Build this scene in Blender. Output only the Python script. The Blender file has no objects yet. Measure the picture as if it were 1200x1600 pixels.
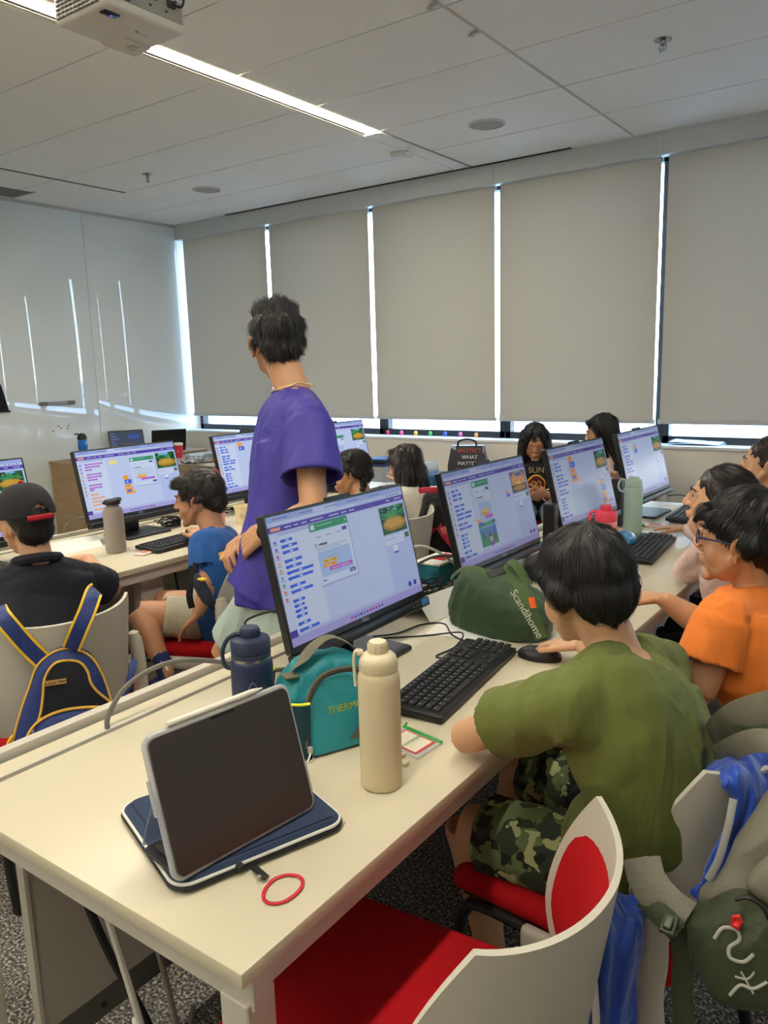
import bpy, bmesh, math, random
import numpy as np
from mathutils import Vector, Matrix, Euler, noise
PI = math.pi
S = bpy.context.scene
COL = S.collection
# ---------------------------------------------------------------- camera
cam = bpy.data.cameras.new('camera'); camo = bpy.data.objects.new('camera', cam); COL.objects.link(camo)
S.camera = camo
cam.sensor_fit = 'AUTO'; cam.sensor_width = 36.0; cam.lens = 27.524; cam.clip_start = 0.05; cam.clip_end = 900
def camrot(a, b, c):
    ca, sa, cb, sb, cc, sc = math.cos(a), math.sin(a), math.cos(b), math.sin(b), math.cos(c), math.sin(c)
    f = Vector((cb*ca, cb*sa, sb)); r = Vector((sa, -ca, 0)); u = r.cross(f)
    r2 = cc*r + sc*u; u2 = -sc*r + cc*u
    return Matrix((r2, u2, -f)).transposed()
camo.matrix_world = Matrix.Translation((0, 0, 1.44)) @ camrot(math.radians(125.751), math.radians(-10.344), math.radians(-1.574)).to_4x4()
# ---------------------------------------------------------------- colour management
S.view_settings.view_transform = 'Standard'; S.view_settings.look = 'None'
S.view_settings.exposure = 0.16; S.view_settings.gamma = 1.0; S.view_settings.use_curve_mapping = False
# ---------------------------------------------------------------- world
W = bpy.data.worlds.new('sky'); S.world = W; W.use_nodes = True
nt = W.node_tree; nt.nodes.clear()
tc = nt.nodes.new('ShaderNodeTexCoord'); sep = nt.nodes.new('ShaderNodeSeparateXYZ'); rp = nt.nodes.new('ShaderNodeValToRGB')
bgn = nt.nodes.new('ShaderNodeBackground'); wo = nt.nodes.new('ShaderNodeOutputWorld')
nt.links.new(tc.outputs['Generated'], sep.inputs[0]); nt.links.new(sep.outputs['Z'], rp.inputs[0])
rp.color_ramp.elements[0].position = 0.0; rp.color_ramp.elements[0].color = (1.0, 1.0, 1.0, 1)
rp.color_ramp.elements[1].position = 0.35; rp.color_ramp.elements[1].color = (0.36, 0.58, 1.0, 1)
e = rp.color_ramp.elements.new(0.07); e.color = (.72, .87, 1.0, 1)
nt.links.new(rp.outputs[0], bgn.inputs[0]); bgn.inputs[1].default_value = 11.0
nt.links.new(bgn.outputs[0], wo.inputs[0])
STRIP_POWER = 50.0

# ---------------------------------------------------------------- materials
def lin(c):
    return tuple(((x/255)/12.92 if x/255 <= .04045 else (((x/255)+.055)/1.055)**2.4) for x in c)
def mat(name, rgb, rough=.5, metal=0, bump=0, bscale=200, var=0, vscale=20, spec=None, sheen=0, alpha=None, trans=0, coat=0, ior=None, stretch=None, sss=0, wrinkle=0):
    m = bpy.data.materials.new(name); m.use_nodes = True; n = m.node_tree; p = n.nodes['Principled BSDF']
    c = (*lin(rgb), 1); p.inputs['Base Color'].default_value = c; p.inputs['Roughness'].default_value = rough; p.inputs['Metallic'].default_value = metal
    if spec is not None: p.inputs['Specular IOR Level'].default_value = spec
    if sheen: p.inputs['Sheen Weight'].default_value = sheen; p.inputs['Sheen Roughness'].default_value = .5
    if coat: p.inputs['Coat Weight'].default_value = coat; p.inputs['Coat Roughness'].default_value = .04
    if alpha is not None: p.inputs['Alpha'].default_value = alpha
    if trans: p.inputs['Transmission Weight'].default_value = trans
    if ior: p.inputs['IOR'].default_value = ior
    if sss: p.inputs['Subsurface Weight'].default_value = sss; p.inputs['Subsurface Radius'].default_value = (.012, .004, .002); p.inputs['Subsurface Scale'].default_value = 1.0
    co = n.nodes.new('ShaderNodeTexCoord'); mp = n.nodes.new('ShaderNodeMapping')
    n.links.new(co.outputs['Object'], mp.inputs[0])
    if stretch: mp.inputs['Scale'].default_value = stretch
    if var:
        t = n.nodes.new('ShaderNodeTexNoise'); t.inputs['Scale'].default_value = vscale; t.inputs['Detail'].default_value = 4
        n.links.new(mp.outputs[0], t.inputs[0])
        r = n.nodes.new('ShaderNodeMapRange'); r.inputs[3].default_value = 1-var; r.inputs[4].default_value = 1+var; r.inputs[1].default_value = .3; r.inputs[2].default_value = .7
        n.links.new(t.outputs[0], r.inputs[0])
        v = n.nodes.new('ShaderNodeVectorMath'); v.operation = 'SCALE'; v.inputs[0].default_value = c[:3]
        n.links.new(r.outputs[0], v.inputs['Scale']); n.links.new(v.outputs[0], p.inputs['Base Color'])
    if bump:
        t2 = n.nodes.new('ShaderNodeTexNoise'); t2.inputs['Scale'].default_value = bscale; t2.inputs['Detail'].default_value = 3
        b = n.nodes.new('ShaderNodeBump'); b.inputs['Strength'].default_value = bump; b.inputs['Distance'].default_value = .002
        n.links.new(mp.outputs[0], t2.inputs[0]); n.links.new(t2.outputs[0], b.inputs['Height']); n.links.new(b.outputs[0], p.inputs['Normal'])
        if wrinkle:
            t3 = n.nodes.new('ShaderNodeTexNoise'); t3.inputs['Scale'].default_value = 11; t3.inputs['Detail'].default_value = 3; t3.inputs['Distortion'].default_value = 1.6; t3.inputs['Roughness'].default_value = .45
            m3 = n.nodes.new('ShaderNodeMapping'); m3.inputs['Scale'].default_value = (1, 1, .45); m3.inputs['Rotation'].default_value = (.35, .3, 0); n.links.new(co.outputs['Object'], m3.inputs[0]); n.links.new(m3.outputs[0], t3.inputs[0])
            b3 = n.nodes.new('ShaderNodeBump'); b3.inputs['Strength'].default_value = wrinkle; b3.inputs['Distance'].default_value = .03; n.links.new(t3.outputs[0], b3.inputs['Height']); n.links.new(b3.outputs[0], b.inputs['Normal'])
    return m
def emis(name, rgb, s):
    m = bpy.data.materials.new(name); m.use_nodes = True; p = m.node_tree.nodes['Principled BSDF']
    p.inputs['Base Color'].default_value = (.02, .02, .02, 1); p.inputs['Emission Color'].default_value = (*lin(rgb), 1); p.inputs['Emission Strength'].default_value = s
    return m
def attrmat(name, emission=0, rough=.5, bump=0):
    m = bpy.data.materials.new(name); m.use_nodes = True; n = m.node_tree; p = n.nodes['Principled BSDF']
    a = n.nodes.new('ShaderNodeAttribute'); a.attribute_name = 'tint'
    if emission:
        p.inputs['Base Color'].default_value = (.01, .01, .012, 1); n.links.new(a.outputs['Color'], p.inputs['Emission Color']); p.inputs['Emission Strength'].default_value = emission; p.inputs['Specular IOR Level'].default_value = .22
    else: n.links.new(a.outputs['Color'], p.inputs['Base Color'])
    p.inputs['Roughness'].default_value = rough
    if bump:
        t2 = n.nodes.new('ShaderNodeTexNoise'); t2.inputs['Scale'].default_value = 300
        b = n.nodes.new('ShaderNodeBump'); b.inputs['Strength'].default_value = bump; b.inputs['Distance'].default_value = .001
        n.links.new(t2.outputs[0], b.inputs['Height']); n.links.new(b.outputs[0], p.inputs['Normal'])
    return m
SCREEN = attrmat('screen_pixels', .70, .35)
PRINT = attrmat('printed_surface', 0, .5)

# ---------------------------------------------------------------- mesh builder
class MB:
    def __init__(s): s.v = []; s.f = []; s.m = []; s.sm = []; s.c = []
    def add(s, vs, fs, mi=0, M=None, smooth=False, col=None):
        o = len(s.v)
        if M is not None: vs = [M @ Vector(v) for v in vs]
        s.v += [tuple(v) for v in vs]
        for f in fs: s.f.append(tuple(i+o for i in f)); s.m.append(mi); s.sm.append(smooth); s.c.append(col)
        return s
    def box(s, c, d, mi=0, M=None, col=None):
        x, y, z = c; a, b, e = d[0]/2, d[1]/2, d[2]/2
        vs = [(x+i*a, y+j*b, z+k*e) for i in (-1, 1) for j in (-1, 1) for k in (-1, 1)]
        return s.add(vs, [(0,1,3,2),(4,6,7,5),(0,4,5,1),(2,3,7,6),(0,2,6,4),(1,5,7,3)], mi, M, False, col)
    def rbox(s, c, d, r, mi=0, M=None, seg=3, smooth=True, col=None):
        bm = bmesh.new(); bmesh.ops.create_cube(bm, size=1)
        for v in bm.verts: v.co = Vector((v.co.x*d[0], v.co.y*d[1], v.co.z*d[2]))
        bmesh.ops.bevel(bm, geom=list(bm.edges), offset=min(r, .499*min(d)), segments=seg, affect='EDGES', profile=.5)
        vs = [(v.co.x+c[0], v.co.y+c[1], v.co.z+c[2]) for v in bm.verts]; bm.verts.index_update()
        fs = [[v.index for v in f.verts] for f in bm.faces]; bm.free()
        return s.add(vs, fs, mi, M, smooth, col)
    def slab(s, c, d, r, mi=0, M=None, seg=5, axis=2, col=None, e=.0):
        """plate with rounded corners in its plane; thickness along axis; e = small edge chamfer"""
        ax = [i for i in (0, 1, 2) if i != axis]; w, h, t = d[ax[0]]/2, d[ax[1]]/2, d[axis]/2
        ring = []
        for (sx, sy, a0) in ((1, 1, 0), (-1, 1, 90), (-1, -1, 180), (1, -1, 270)):
            for k in range(seg+1):
                a = math.radians(a0+90*k/seg); ring.append((sx*(w-r)+r*math.cos(a), sy*(h-r)+r*math.sin(a)))
        lay = [(-t, e), (-t+e, 0), (t-e, 0), (t, e)] if e else [(-t, 0), (t, 0)]
        vs = []
        for z, ins in lay:
            for (x, y) in ring:
                p = [0, 0, 0]; p[ax[0]] = x*(1-ins/w)+c[ax[0]]; p[ax[1]] = y*(1-ins/h)+c[ax[1]]; p[axis] = z+c[axis]; vs.append(p)
        n = len(ring); fs = []
        for l in range(len(lay)-1):
            for i in range(n): j = (i+1) % n; fs.append((l*n+i, l*n+j, (l+1)*n+j, (l+1)*n+i))
        fs.append(tuple(range(n))[::-1]); fs.append(tuple(range((len(lay)-1)*n, len(lay)*n)))
        return s.add(vs, fs, mi, M, False, col)
    def lathe(s, prof, c=(0, 0, 0), n=28, mi=0, M=None, smooth=True, col=None, sq=1):
        vs = []; fs = []
        for (r, z) in prof:
            for i in range(n): a = 2*PI*i/n; vs.append((c[0]+r*math.cos(a), c[1]+r*sq*math.sin(a), c[2]+z))
        for k in range(len(prof)-1):
            for i in range(n): j = (i+1) % n; fs.append((k*n+i, k*n+j, (k+1)*n+j, (k+1)*n+i))
        fs.append(tuple(range(n))[::-1]); fs.append(tuple((len(prof)-1)*n+i for i in range(n)))
        return s.add(vs, fs, mi, M, smooth, col)
    def tube(s, path, r, n=8, mi=0, M=None, smooth=True, closed=False, col=None, flat=1, up=None):
        P = [Vector(p) for p in path]; k = len(P); rr = r if isinstance(r, (list, tuple)) else [r]*k
        vs = []; fs = []; prev = None
        for i, p in enumerate(P):
            if closed: t = P[(i+1) % k]-P[i-1]
            else: t = P[min(i+1, k-1)]-P[max(i-1, 0)]
            if t.length < 1e-9: t = Vector((0, 0, 1))
            t.normalize()
            if up is not None: a = Vector(up)-t*t.dot(Vector(up))
            elif prev is None: a = t.orthogonal()
            else: a = prev-t*t.dot(prev)
            if a.length < 1e-6: a = t.orthogonal()
            a.normalize(); prev = a; b = t.cross(a)
            for q in range(n): g = 2*PI*q/n; vs.append(p+a*(math.cos(g)*rr[i]*flat)+b*(math.sin(g)*rr[i]))
        for i in range(k if closed else k-1):
            for q in range(n):
                j = (q+1) % n; i2 = (i+1) % k; fs.append((i*n+q, i*n+j, i2*n+j, i2*n+q))
        if not closed: fs.append(tuple(range(n))[::-1]); fs.append(tuple((k-1)*n+q for q in range(n)))
        return s.add(vs, fs, mi, M, smooth, col)
    def loft(s, rings, mi=0, M=None, smooth=True, caps=True, col=None, closed=True):
        n = len(rings[0]); vs = [p for r in rings for p in r]; fs = []
        for k in range(len(rings)-1):
            for i in range(n if closed else n-1): j = (i+1) % n; fs.append((k*n+i, k*n+j, (k+1)*n+j, (k+1)*n+i))
        if caps: fs.append(tuple(range(n))[::-1]); fs.append(tuple((len(rings)-1)*n+i for i in range(n)))
        return s.add(vs, fs, mi, M, smooth, col)
    def prism(s, pts, z0, z1, mi=0, M=None, col=None, smooth=False):
        n = len(pts); vs = [(p[0], p[1], z0) for p in pts]+[(p[0], p[1], z1) for p in pts]
        fs = [(i, (i+1) % n, n+(i+1) % n, n+i) for i in range(n)]+[tuple(range(n))[::-1], tuple(range(n, 2*n))]
        return s.add(vs, fs, mi, M, smooth, col)
    def sheet(s, grid, th, mi=0, M=None, smooth=True, col=None):
        """grid[i][j] of points, given thickness along averaged normals"""
        a = np.array([[tuple(p) for p in r] for r in grid], float); I, J = a.shape[:2]
        du = np.gradient(a, axis=0); dv = np.gradient(a, axis=1); n = np.cross(du, dv); n /= (np.linalg.norm(n, axis=2, keepdims=True)+1e-12)
        b = a-n*th; vs = [tuple(p) for p in a.reshape(-1, 3)]+[tuple(p) for p in b.reshape(-1, 3)]; N = I*J; fs = []
        for i in range(I-1):
            for j in range(J-1):
                q = (i*J+j, (i+1)*J+j, (i+1)*J+j+1, i*J+j+1); fs.append(q); fs.append(tuple(N+x for x in q[::-1]))
        bd = [(0, j) for j in range(J)]+[(i, J-1) for i in range(1, I)]+[(I-1, j) for j in range(J-2, -1, -1)]+[(i, 0) for i in range(I-2, 0, -1)]
        for k in range(len(bd)):
            p, q = bd[k], bd[(k+1) % len(bd)]; x, y = p[0]*J+p[1], q[0]*J+q[1]; fs.append((x, y, N+y, N+x))
        return s.add(vs, fs, mi, M, smooth, col)
    def text(s, body, size, M, depth=.0004, mi=0, col=None, bold=False, spacing=1.0):
        vs, fs = text_geo(body, spacing); 
        o = .012 if bold else 0
        for dx in ((0, o, -o) if bold else (0,)):
            s.add([((v[0]+dx)*size, v[1]*size, v[2]*depth) for v in vs], fs, mi, M, False, col)
        return s
_tc = {}
def text_geo(body, spacing=1.0):
    if (body, spacing) not in _tc:
        cu = bpy.data.curves.new('t', 'FONT'); cu.body = body; cu.size = 1; cu.extrude = .5; cu.resolution_u = 3; cu.align_x = 'CENTER'; cu.align_y = 'CENTER'; cu.space_character = spacing
        o = bpy.data.objects.new('t', cu); COL.objects.link(o); dg = bpy.context.evaluated_depsgraph_get(); me = bpy.data.meshes.new_from_object(o.evaluated_get(dg))
        _tc[(body, spacing)] = ([tuple(v.co) for v in me.vertices], [tuple(p.vertices) for p in me.polygons])
        bpy.data.objects.remove(o); bpy.data.curves.remove(cu); bpy.data.meshes.remove(me)
    return _tc[(body, spacing)]
TM = {}                                             # world matrix of every thing
def thing(name, label, cat, loc=(0, 0, 0), rz=0, group=None):
    o = bpy.data.objects.new(name, None); COL.objects.link(o); o.empty_display_size = .05
    o.location = loc; o.rotation_euler = (0, 0, rz); TM[o.name] = Matrix.Translation(loc) @ Matrix.Rotation(rz, 4, 'Z')
    o['label'] = label; o['category'] = cat
    if group: o['group'] = group
    return o
def obj(name, mb, mats, parent=None, world=False, label=None, cat=None, group=None, kind=None, autosm=None):
    me = bpy.data.meshes.new(name); me.from_pydata(mb.v, [], mb.f)
    if not isinstance(mats, (list, tuple)): mats = [mats]
    for m in mats: me.materials.append(m)
    me.polygons.foreach_set('material_index', mb.m); me.polygons.foreach_set('use_smooth', mb.sm)
    if any(c is not None for c in mb.c):
        a = me.attributes.new('tint', 'FLOAT_COLOR', 'FACE')
        for i, c in enumerate(mb.c):
            a.data[i].color = (*lin(c), 1) if c is not None else (.8, .8, .8, 1)
    return link(name, me, parent, world, label, cat, group, kind, autosm)
def link(name, me, parent=None, world=False, label=None, cat=None, group=None, kind=None, autosm=35):
    if autosm is None: autosm = 35
    me.validate(); me.update()
    try: me.set_sharp_from_angle(angle=math.radians(autosm))
    except Exception: pass
    o = bpy.data.objects.new(name, me); COL.objects.link(o)
    if parent is not None:
        o.parent = parent
        q = parent
        while q.name not in TM and q.parent is not None: q = q.parent
        if world and q.name in TM: me.transform(TM[q.name].inverted())
    if label: o['label'] = label
    if cat: o['category'] = cat
    if group: o['group'] = group
    if kind: o['kind'] = kind
    return o
def children(o): return [c for c in bpy.data.objects if c.parent == o]
def dup(root, loc, rz, label, group=None):
    r = root.copy(); COL.objects.link(r); r.location = loc; r.rotation_euler = (0, 0, rz); r['label'] = label
    if group: r['group'] = group
    TM[r.name] = Matrix.Translation(loc) @ Matrix.Rotation(rz, 4, 'Z')
    for ch in children(root):
        c = ch.copy(); COL.objects.link(c); c.parent = r
        for g in children(ch):
            q = g.copy(); COL.objects.link(q); q.parent = c
    return r
def V(*a): return Vector(a)
def T(x, y, z): return Matrix.Translation((x, y, z))
def RX(a): return Matrix.Rotation(math.radians(a), 4, 'X')
def RY(a): return Matrix.Rotation(math.radians(a), 4, 'Y')
def RZ(a): return Matrix.Rotation(math.radians(a), 4, 'Z')
def spl(pts, n=8, closed=False):
    """Catmull-Rom through pts"""
    P = [Vector(p) for p in pts]; out = []; k = len(P)
    for i in range(k if closed else k-1):
        if closed: a, b, c, d = P[i-1], P[i], P[(i+1) % k], P[(i+2) % k]
        else: a, b, c, d = P[max(i-1, 0)], P[i], P[i+1], P[min(i+2, k-1)]
        for j in range(n):
            t = j/n; out.append(.5*((2*b)+(-a+c)*t+(2*a-5*b+4*c-d)*t*t+(-a+3*b-3*c+d)*t**3))
    if not closed: out.append(P[-1])
    return out
# ================================================================ THE ROOM
XL, XR, YB, YF, ZC = -6.42, 2.6, -2.4, 5.46, 2.90
m_wall = mat('painted_wall', (228, 221, 208), .7, bump=.1, bscale=120)
m_tile = mat('ceiling_tile', (246, 244, 238), .85, bump=.25, bscale=350)
m_tback = mat('ceiling_groove', (104, 101, 94), .8)
m_glass_board = mat('glass_board', (240, 246, 244), .006, spec=.95, var=.025, vscale=1.5)
m_frame = mat('window_frame', (36, 40, 44), .4)
m_alu = mat('pale_aluminium', (196, 196, 190), .35, metal=.6)
m_val = mat('valance_metal', (206, 210, 211), .45)
def carpet():
    m = bpy.data.materials.new('carpet'); m.use_nodes = True; n = m.node_tree; p = n.nodes['Principled BSDF']; p.inputs['Roughness'].default_value = .95
    co = n.nodes.new('ShaderNodeTexCoord'); t = n.nodes.new('ShaderNodeTexNoise'); t.inputs['Scale'].default_value = 130; t.inputs['Detail'].default_value = 3
    n.links.new(co.outputs['Object'], t.inputs[0]); r = n.nodes.new('ShaderNodeValToRGB'); n.links.new(t.outputs[0], r.inputs[0])
    e = r.color_ramp.elements; e[0].position = .38; e[0].color = (*lin((50, 49, 50)), 1); e[1].position = .66; e[1].color = (*lin((188, 180, 162)), 1)
    x = e.new(.52); x.color = (*lin((100, 98, 94)), 1)
    n.links.new(r.outputs[0], p.inputs['Base Color'])
    b = n.nodes.new('ShaderNodeBump'); b.inputs['Strength'].default_value = .6; b.inputs['Distance'].default_value = .004; n.links.new(t.outputs[0], b.inputs['Height']); n.links.new(b.outputs[0], p.inputs['Normal'])
    return m
m_carpet = carpet()
def struct(name, mb, m, label=None): return obj(name, mb, m, kind='structure', label=label)
b = MB(); b.box(((XL+XR)/2, (YB+5.8)/2, -.05), (XR-XL+.4, 5.8-YB+.4, .1)); struct('floor', b, m_carpet)
# ceiling: one tiled surface with recessed grooves
xs = [XL, -5.56, -4.34, -3.165]; xs2 = [-3.02, -1.82, -.72]; xs3 = [-.58, .62, 1.82, XR]
ys = [YB]; y = 4.87
while y-.607 > YB: y -= .607; ys.append(y)
ys = sorted(ys)+[4.87, YF]
b = MB(); g = .005
for X in (xs, xs2, xs3):
    for i in range(len(X)-1):
        for j in range(len(ys)-1):
            x0, x1, y0, y1 = X[i]+g, X[i+1]-g, ys[j]+g, ys[j+1]-g
            if abs(X[i+1]+4.34) < .01: x1 += g*.7
            if abs(X[i]+4.34) < .01: x0 -= g*.7
            b.box(((x0+x1)/2, (y0+y1)/2, ZC+.01), (x1-x0, y1-y0, .02), 0)
b.box(((XL+XR)/2, (YB+YF)/2, ZC+.06), (XR-XL, YF-YB, .04), 1)
for x in (-5.56, ): b.box((x, 3.2, ZC-.0005), (.022, 2.12, .003), 2)
struct('ceiling', b, [m_tile, m_tback, mat('slot_black', (20, 20, 20), .6)])
# walls
b = MB(); b.box((XL-.06, (YB+5.8)/2, 1.5), (.12, 5.8-YB, 3.1)); struct('wall_left', b, m_wall)
b = MB(); b.box((XR+.06, (YB+5.8)/2, 1.5), (.12, 5.8-YB, 3.1)); struct('wall_right', b, mat('far_wall_white', (238, 236, 230), .7))
b = MB(); b.box(((XL+XR)/2, YB-.06, 1.5), (XR-XL+.24, .12, 3.1)); struct('wall_back', b, mat('rear_wall_white', (238, 236, 230), .7))
b = MB(); b.box(((XL+XR)/2, YF+.13, .425), (XR-XL, .26, .85)); b.box(((XL+XR)/2, YF+.155, 2.98), (XR-XL, .31, .16)); struct('wall_window_side', b, m_wall)
b = MB(); b.rbox(((XL+XR)/2, YF+.115, .862), (XR-XL, .25, .024), .006); struct('trim_1', b, mat('sill_white', (226, 226, 224), .35), 'white window sill')
# glass-faced board covering the left wall, in panels
for k, (y0, y1) in enumerate(((4.42-1.75*4, 4.42-1.75*3), (4.42-1.75*3, 4.42-1.75*2), (4.42-1.75*2, 4.42-1.75), (4.42-1.75, 4.42), (4.42, YF))):
    if y1 < YB: continue
    b = MB(); b.rbox((XL+.006, (max(y0, YB+.01)+y1)/2, 1.475), (.012, y1-max(y0, YB+.01)-.004, 2.83), .002, smooth=False); struct('wall_left_panel', b, m_glass_board)
b = MB(); b.box((XL+.012, (YB+YF)/2, ZC-.012), (.024, YF-YB, .024)); struct('trim_2', b, m_alu)
b = MB(); b.box((XL+.012, (YB+YF)/2, .03), (.02, YF-YB, .06)); struct('baseboard_left', b, mat('skirting_dark', (60, 60, 60), .5))
# blind valance along the window
b = MB(); n_ = 0; x = XL
gaps = [-6.385, -5.21, -4.035, -2.855, -1.634, -.45, .73, 1.9]
for x0, x1 in zip([XL]+gaps[1:], gaps[1:]+[XR]):
    b.box(((x0+x1)/2, YF+.012, 2.825), (x1-x0-.003, .024, .135))
b.box(((XL+XR)/2, YF+.006, 2.893), (XR-XL, .03, .014)); b.box(((XL+XR)/2, YF+.045, 2.762), (XR-XL, .07, .008))
struct('trim_3', b, m_val)
b = MB(); b.box((-3.95, YF-.018, 2.8965), (3.4, .03, .005)); 
struct('trim_4', b, mat('slot_dark', (25, 25, 25), .6))
# windows: frame + glass pane between mullions
m_pane = bpy.data.materials.new('window_pane'); m_pane.use_nodes = True; n = m_pane.node_tree; n.nodes.clear()
tr = n.nodes.new('ShaderNodeBsdfTransparent'); gl = n.nodes.new('ShaderNodeBsdfGlossy'); fr = n.nodes.new('ShaderNodeFresnel'); mx = n.nodes.new('ShaderNodeMixShader'); ou = n.nodes.new('ShaderNodeOutputMaterial')
tr.inputs[0].default_value = (.93, .96, .95, 1); gl.inputs['Roughness'].default_value = .01; fr.inputs[0].default_value = 1.45
ge = n.nodes.new('ShaderNodeNewGeometry'); mt = n.nodes.new('ShaderNodeMath'); mt.operation = 'MULTIPLY_ADD'; mt.inputs[1].default_value = -1; mt.inputs[2].default_value = 1; m2 = n.nodes.new('ShaderNodeMath'); m2.operation = 'MULTIPLY'
n.links.new(ge.outputs['Backfacing'], mt.inputs[0]); n.links.new(mt.outputs[0], m2.inputs[0]); n.links.new(fr.outputs[0], m2.inputs[1])
n.links.new(m2.outputs[0], mx.inputs[0]); n.links.new(tr.outputs[0], mx.inputs[1]); n.links.new(gl.outputs[0], mx.inputs[2]); n.links.new(mx.outputs[0], ou.inputs[0])
mull = [XL+.02]+[g_+.012 for g_ in gaps[1:]]+[XR]
for i in range(len(mull)-1):
    x0, x1 = mull[i], mull[i+1]; b = MB()
    for xx in (x0+.024, x1-.024): b.box((xx, YF+.20, 1.82), (.044, .07, 1.9))
    b.box(((x0+x1)/2, YF+.20, .8985), (x1-x0-.01, .07, .052)); b.box(((x0+x1)/2, YF+.20, 2.80), (x1-x0-.01, .07, .1))
    w = struct('window_%d' % (i+1), b, m_frame)
    p = MB(); p.box(((x0+x1)/2, YF+.205, 1.86), (x1-x0-.09, .006, 1.79)); q = obj('pane', p, m_pane, w)
# roller blinds
m_blind = mat('blind_fabric', (186, 180, 166), .85, bump=.3, bscale=900)
n = m_blind.node_tree; tl = n.nodes.new('ShaderNodeBsdfTranslucent'); tl.inputs[0].default_value = (.92, .80, .68, 1); mx = n.nodes.new('ShaderNodeMixShader'); mx.inputs[0].default_value = .17
n.links.new(n.nodes['Principled BSDF'].outputs[0], mx.inputs[1]); n.links.new(tl.outputs[0], mx.inputs[2]); n.links.new(mx.outputs[0], n.nodes['Material Output'].inputs[0])
m_blbar = mat('blind_bar', (188, 186, 182), .5)
GB = 'roller blinds along the windows'
bl = ['narrow grey roller blind beside the glass wall, farthest from the camera', 'grey roller blind behind the standing person in the purple shirt', 'grey roller blind above the printed shopping bag', 'grey roller blind above the girl in the black jersey', 'grey roller blind at the right edge above the white papers on the sill', 'grey roller blind beyond the right edge of the view', 'grey roller blind nearest the right wall']
for i in range(len(gaps)-1):
    x0, x1 = gaps[i]+.025, gaps[i+1]-.022
    t = thing('roller_blind', bl[i], 'blind', ((x0+x1)/2, YF+.06, 1.03), 0, GB)
    w = x1-x0; rows = []
    for k in range(13):
        z = 1.75*k/12; rows.append([(-w/2+w*j/24, .0022*math.sin(k*.9+i)*math.sin(j*.5+i*2)*(1-k/13), z) for j in range(25)])
    b = MB(); b.sheet(rows, .0012); obj('fabric', b, m_blind, t)
    b = MB(); b.rbox((0, 0, 0), (w-.004, .012, .028), .005); obj('bottom_bar', b, m_blbar, t)
    
    for s_ in (-1, 1): b = MB(); b.rbox((s_*(w/2+.004), 0, .0), (.018, .016, .03), .003); obj('end_cap', b, m_val, t)
    b = MB(); b.tube([(-w/2, .0, 1.755), (w/2, .0, 1.755)], .022, 16); obj('roller', b, m_blbar, t)
    b = MB(); b.tube([(w/2+.012, -.006, 1.74), (w/2+.012, -.006, 1.70)], .004, 8); b.box((w/2+.012, -.003, 1.752), (.02, .012, .01)); obj('bracket', b, m_val, t)
# ---------------------------------------------------------------- outside
m_asph = mat('asphalt', (226, 224, 218), .9, var=.2, vscale=.15); m_grass = mat('lawn', (120, 150, 80), .9, var=.2, vscale=.4)
b = MB(); b.box((0, 260, -9.1), (900, 505, .2)); struct('ground', b, m_asph)
for nm, c, d in (('lawn', (-40, 60, -8.98), (120, 22, .06)), ('lawn', (30, 150, -8.98), (260, 18, .06))):
    b = MB(); b.box(c, d); obj(nm, b, m_grass, kind='structure')
m_tree = mat('tree_leaves', (70, 98, 54), .9, var=.3, vscale=1)
def car(x, y, rz, rgb, label):
    t = thing('parked_car', label, 'car', (x, y, -9), rz, 'cars parked outside'); pm = mat('car_paint', rgb, .3, coat=.6)
    side = [(-2.2, .35), (-2.25, .75), (-1.5, .92), (-.75, 1.4), (.7, 1.42), (1.45, .98), (2.15, .85), (2.25, .4)]
    b = MB(); b.loft([[(px*(1 if abs(w_) < .85 else .98), w_, pz if pz < 1 else 1+(pz-1)*(1 if abs(w_) < .8 else .55)) for px, pz in side] for w_ in (-.88, -.6, .6, .88)]); obj('body', b, pm, t)
    b = MB(); b.add([(-1.4, -.9, .95), (-.72, -.86, 1.28), (.66, -.86, 1.3), (1.3, -.9, 1.0)], [(0, 1, 2, 3)]); b.add([(-1.4, .9, .95), (-.72, .86, 1.28), (.66, .86, 1.3), (1.3, .9, 1.0)], [(0, 1, 2, 3)]); obj('side_window', b, m_frame, t)
    for wx in (-1.4, 1.4):
        for wy in (-.85, .85): b = MB(); b.tube([(wx, wy-.1, .33), (wx, wy+.1, .33)], .33, 20); obj('wheel', b, m_frame, t)
for k, (x, y, c, l) in enumerate(((-14, 92, (240, 240, 240), 'white car parked on the far lot, seen in the glass wall'), (-22, 94, (190, 195, 200), 'silver car parked left of the white one outside'), (-34, 93, (60, 62, 70), 'dark car parked outside beside the lawn'), (22, 96, (150, 30, 30), 'red car parked outside to the right'))):
    car(x, y, .1*k, c, l)
# ---------------------------------------------------------------- strip lights
m_leds = [emis('led_diffuser', (255, 247, 228), STRIP_POWER*f) for f in (1.10, .82, .50)]
m_trim = mat('light_trim', (210, 205, 190), .4)
for m_led, (x0, x1, y1, lab) in zip(m_leds, ((-3.165, -3.02, 4.26, 'long recessed linear ceiling light ending above the blinds'), (-.72, -.58, 2.2, 'recessed linear ceiling light running above the front desk'), (1.75, 1.89, 4.26, 'recessed linear ceiling light nearest the right wall'))):
    L = y1-(YB+.1); t = thing('linear_ceiling_light', lab, 'ceiling light', ((x0+x1)/2, (y1+YB+.1)/2, ZC))
    b = MB(); b.box((.019, 0, .010), (.100, L, .012)); obj('diffuser', b, m_led, t)
    b = MB(); b.box((-.040, 0, .006), (.016, L, .012)); obj('shadow_gap', b, mat('gap_grey', (84, 82, 76), .7), t)
    b = MB(); b.box((-.056, 0, .002), (.014, L, .012)); b.box((-.0695, 0, .0), (.004, L, .012)); b.box((.0715, 0, .003), (.003, L, .012)); obj('trim_rail', b, m_trim, t)
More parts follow.
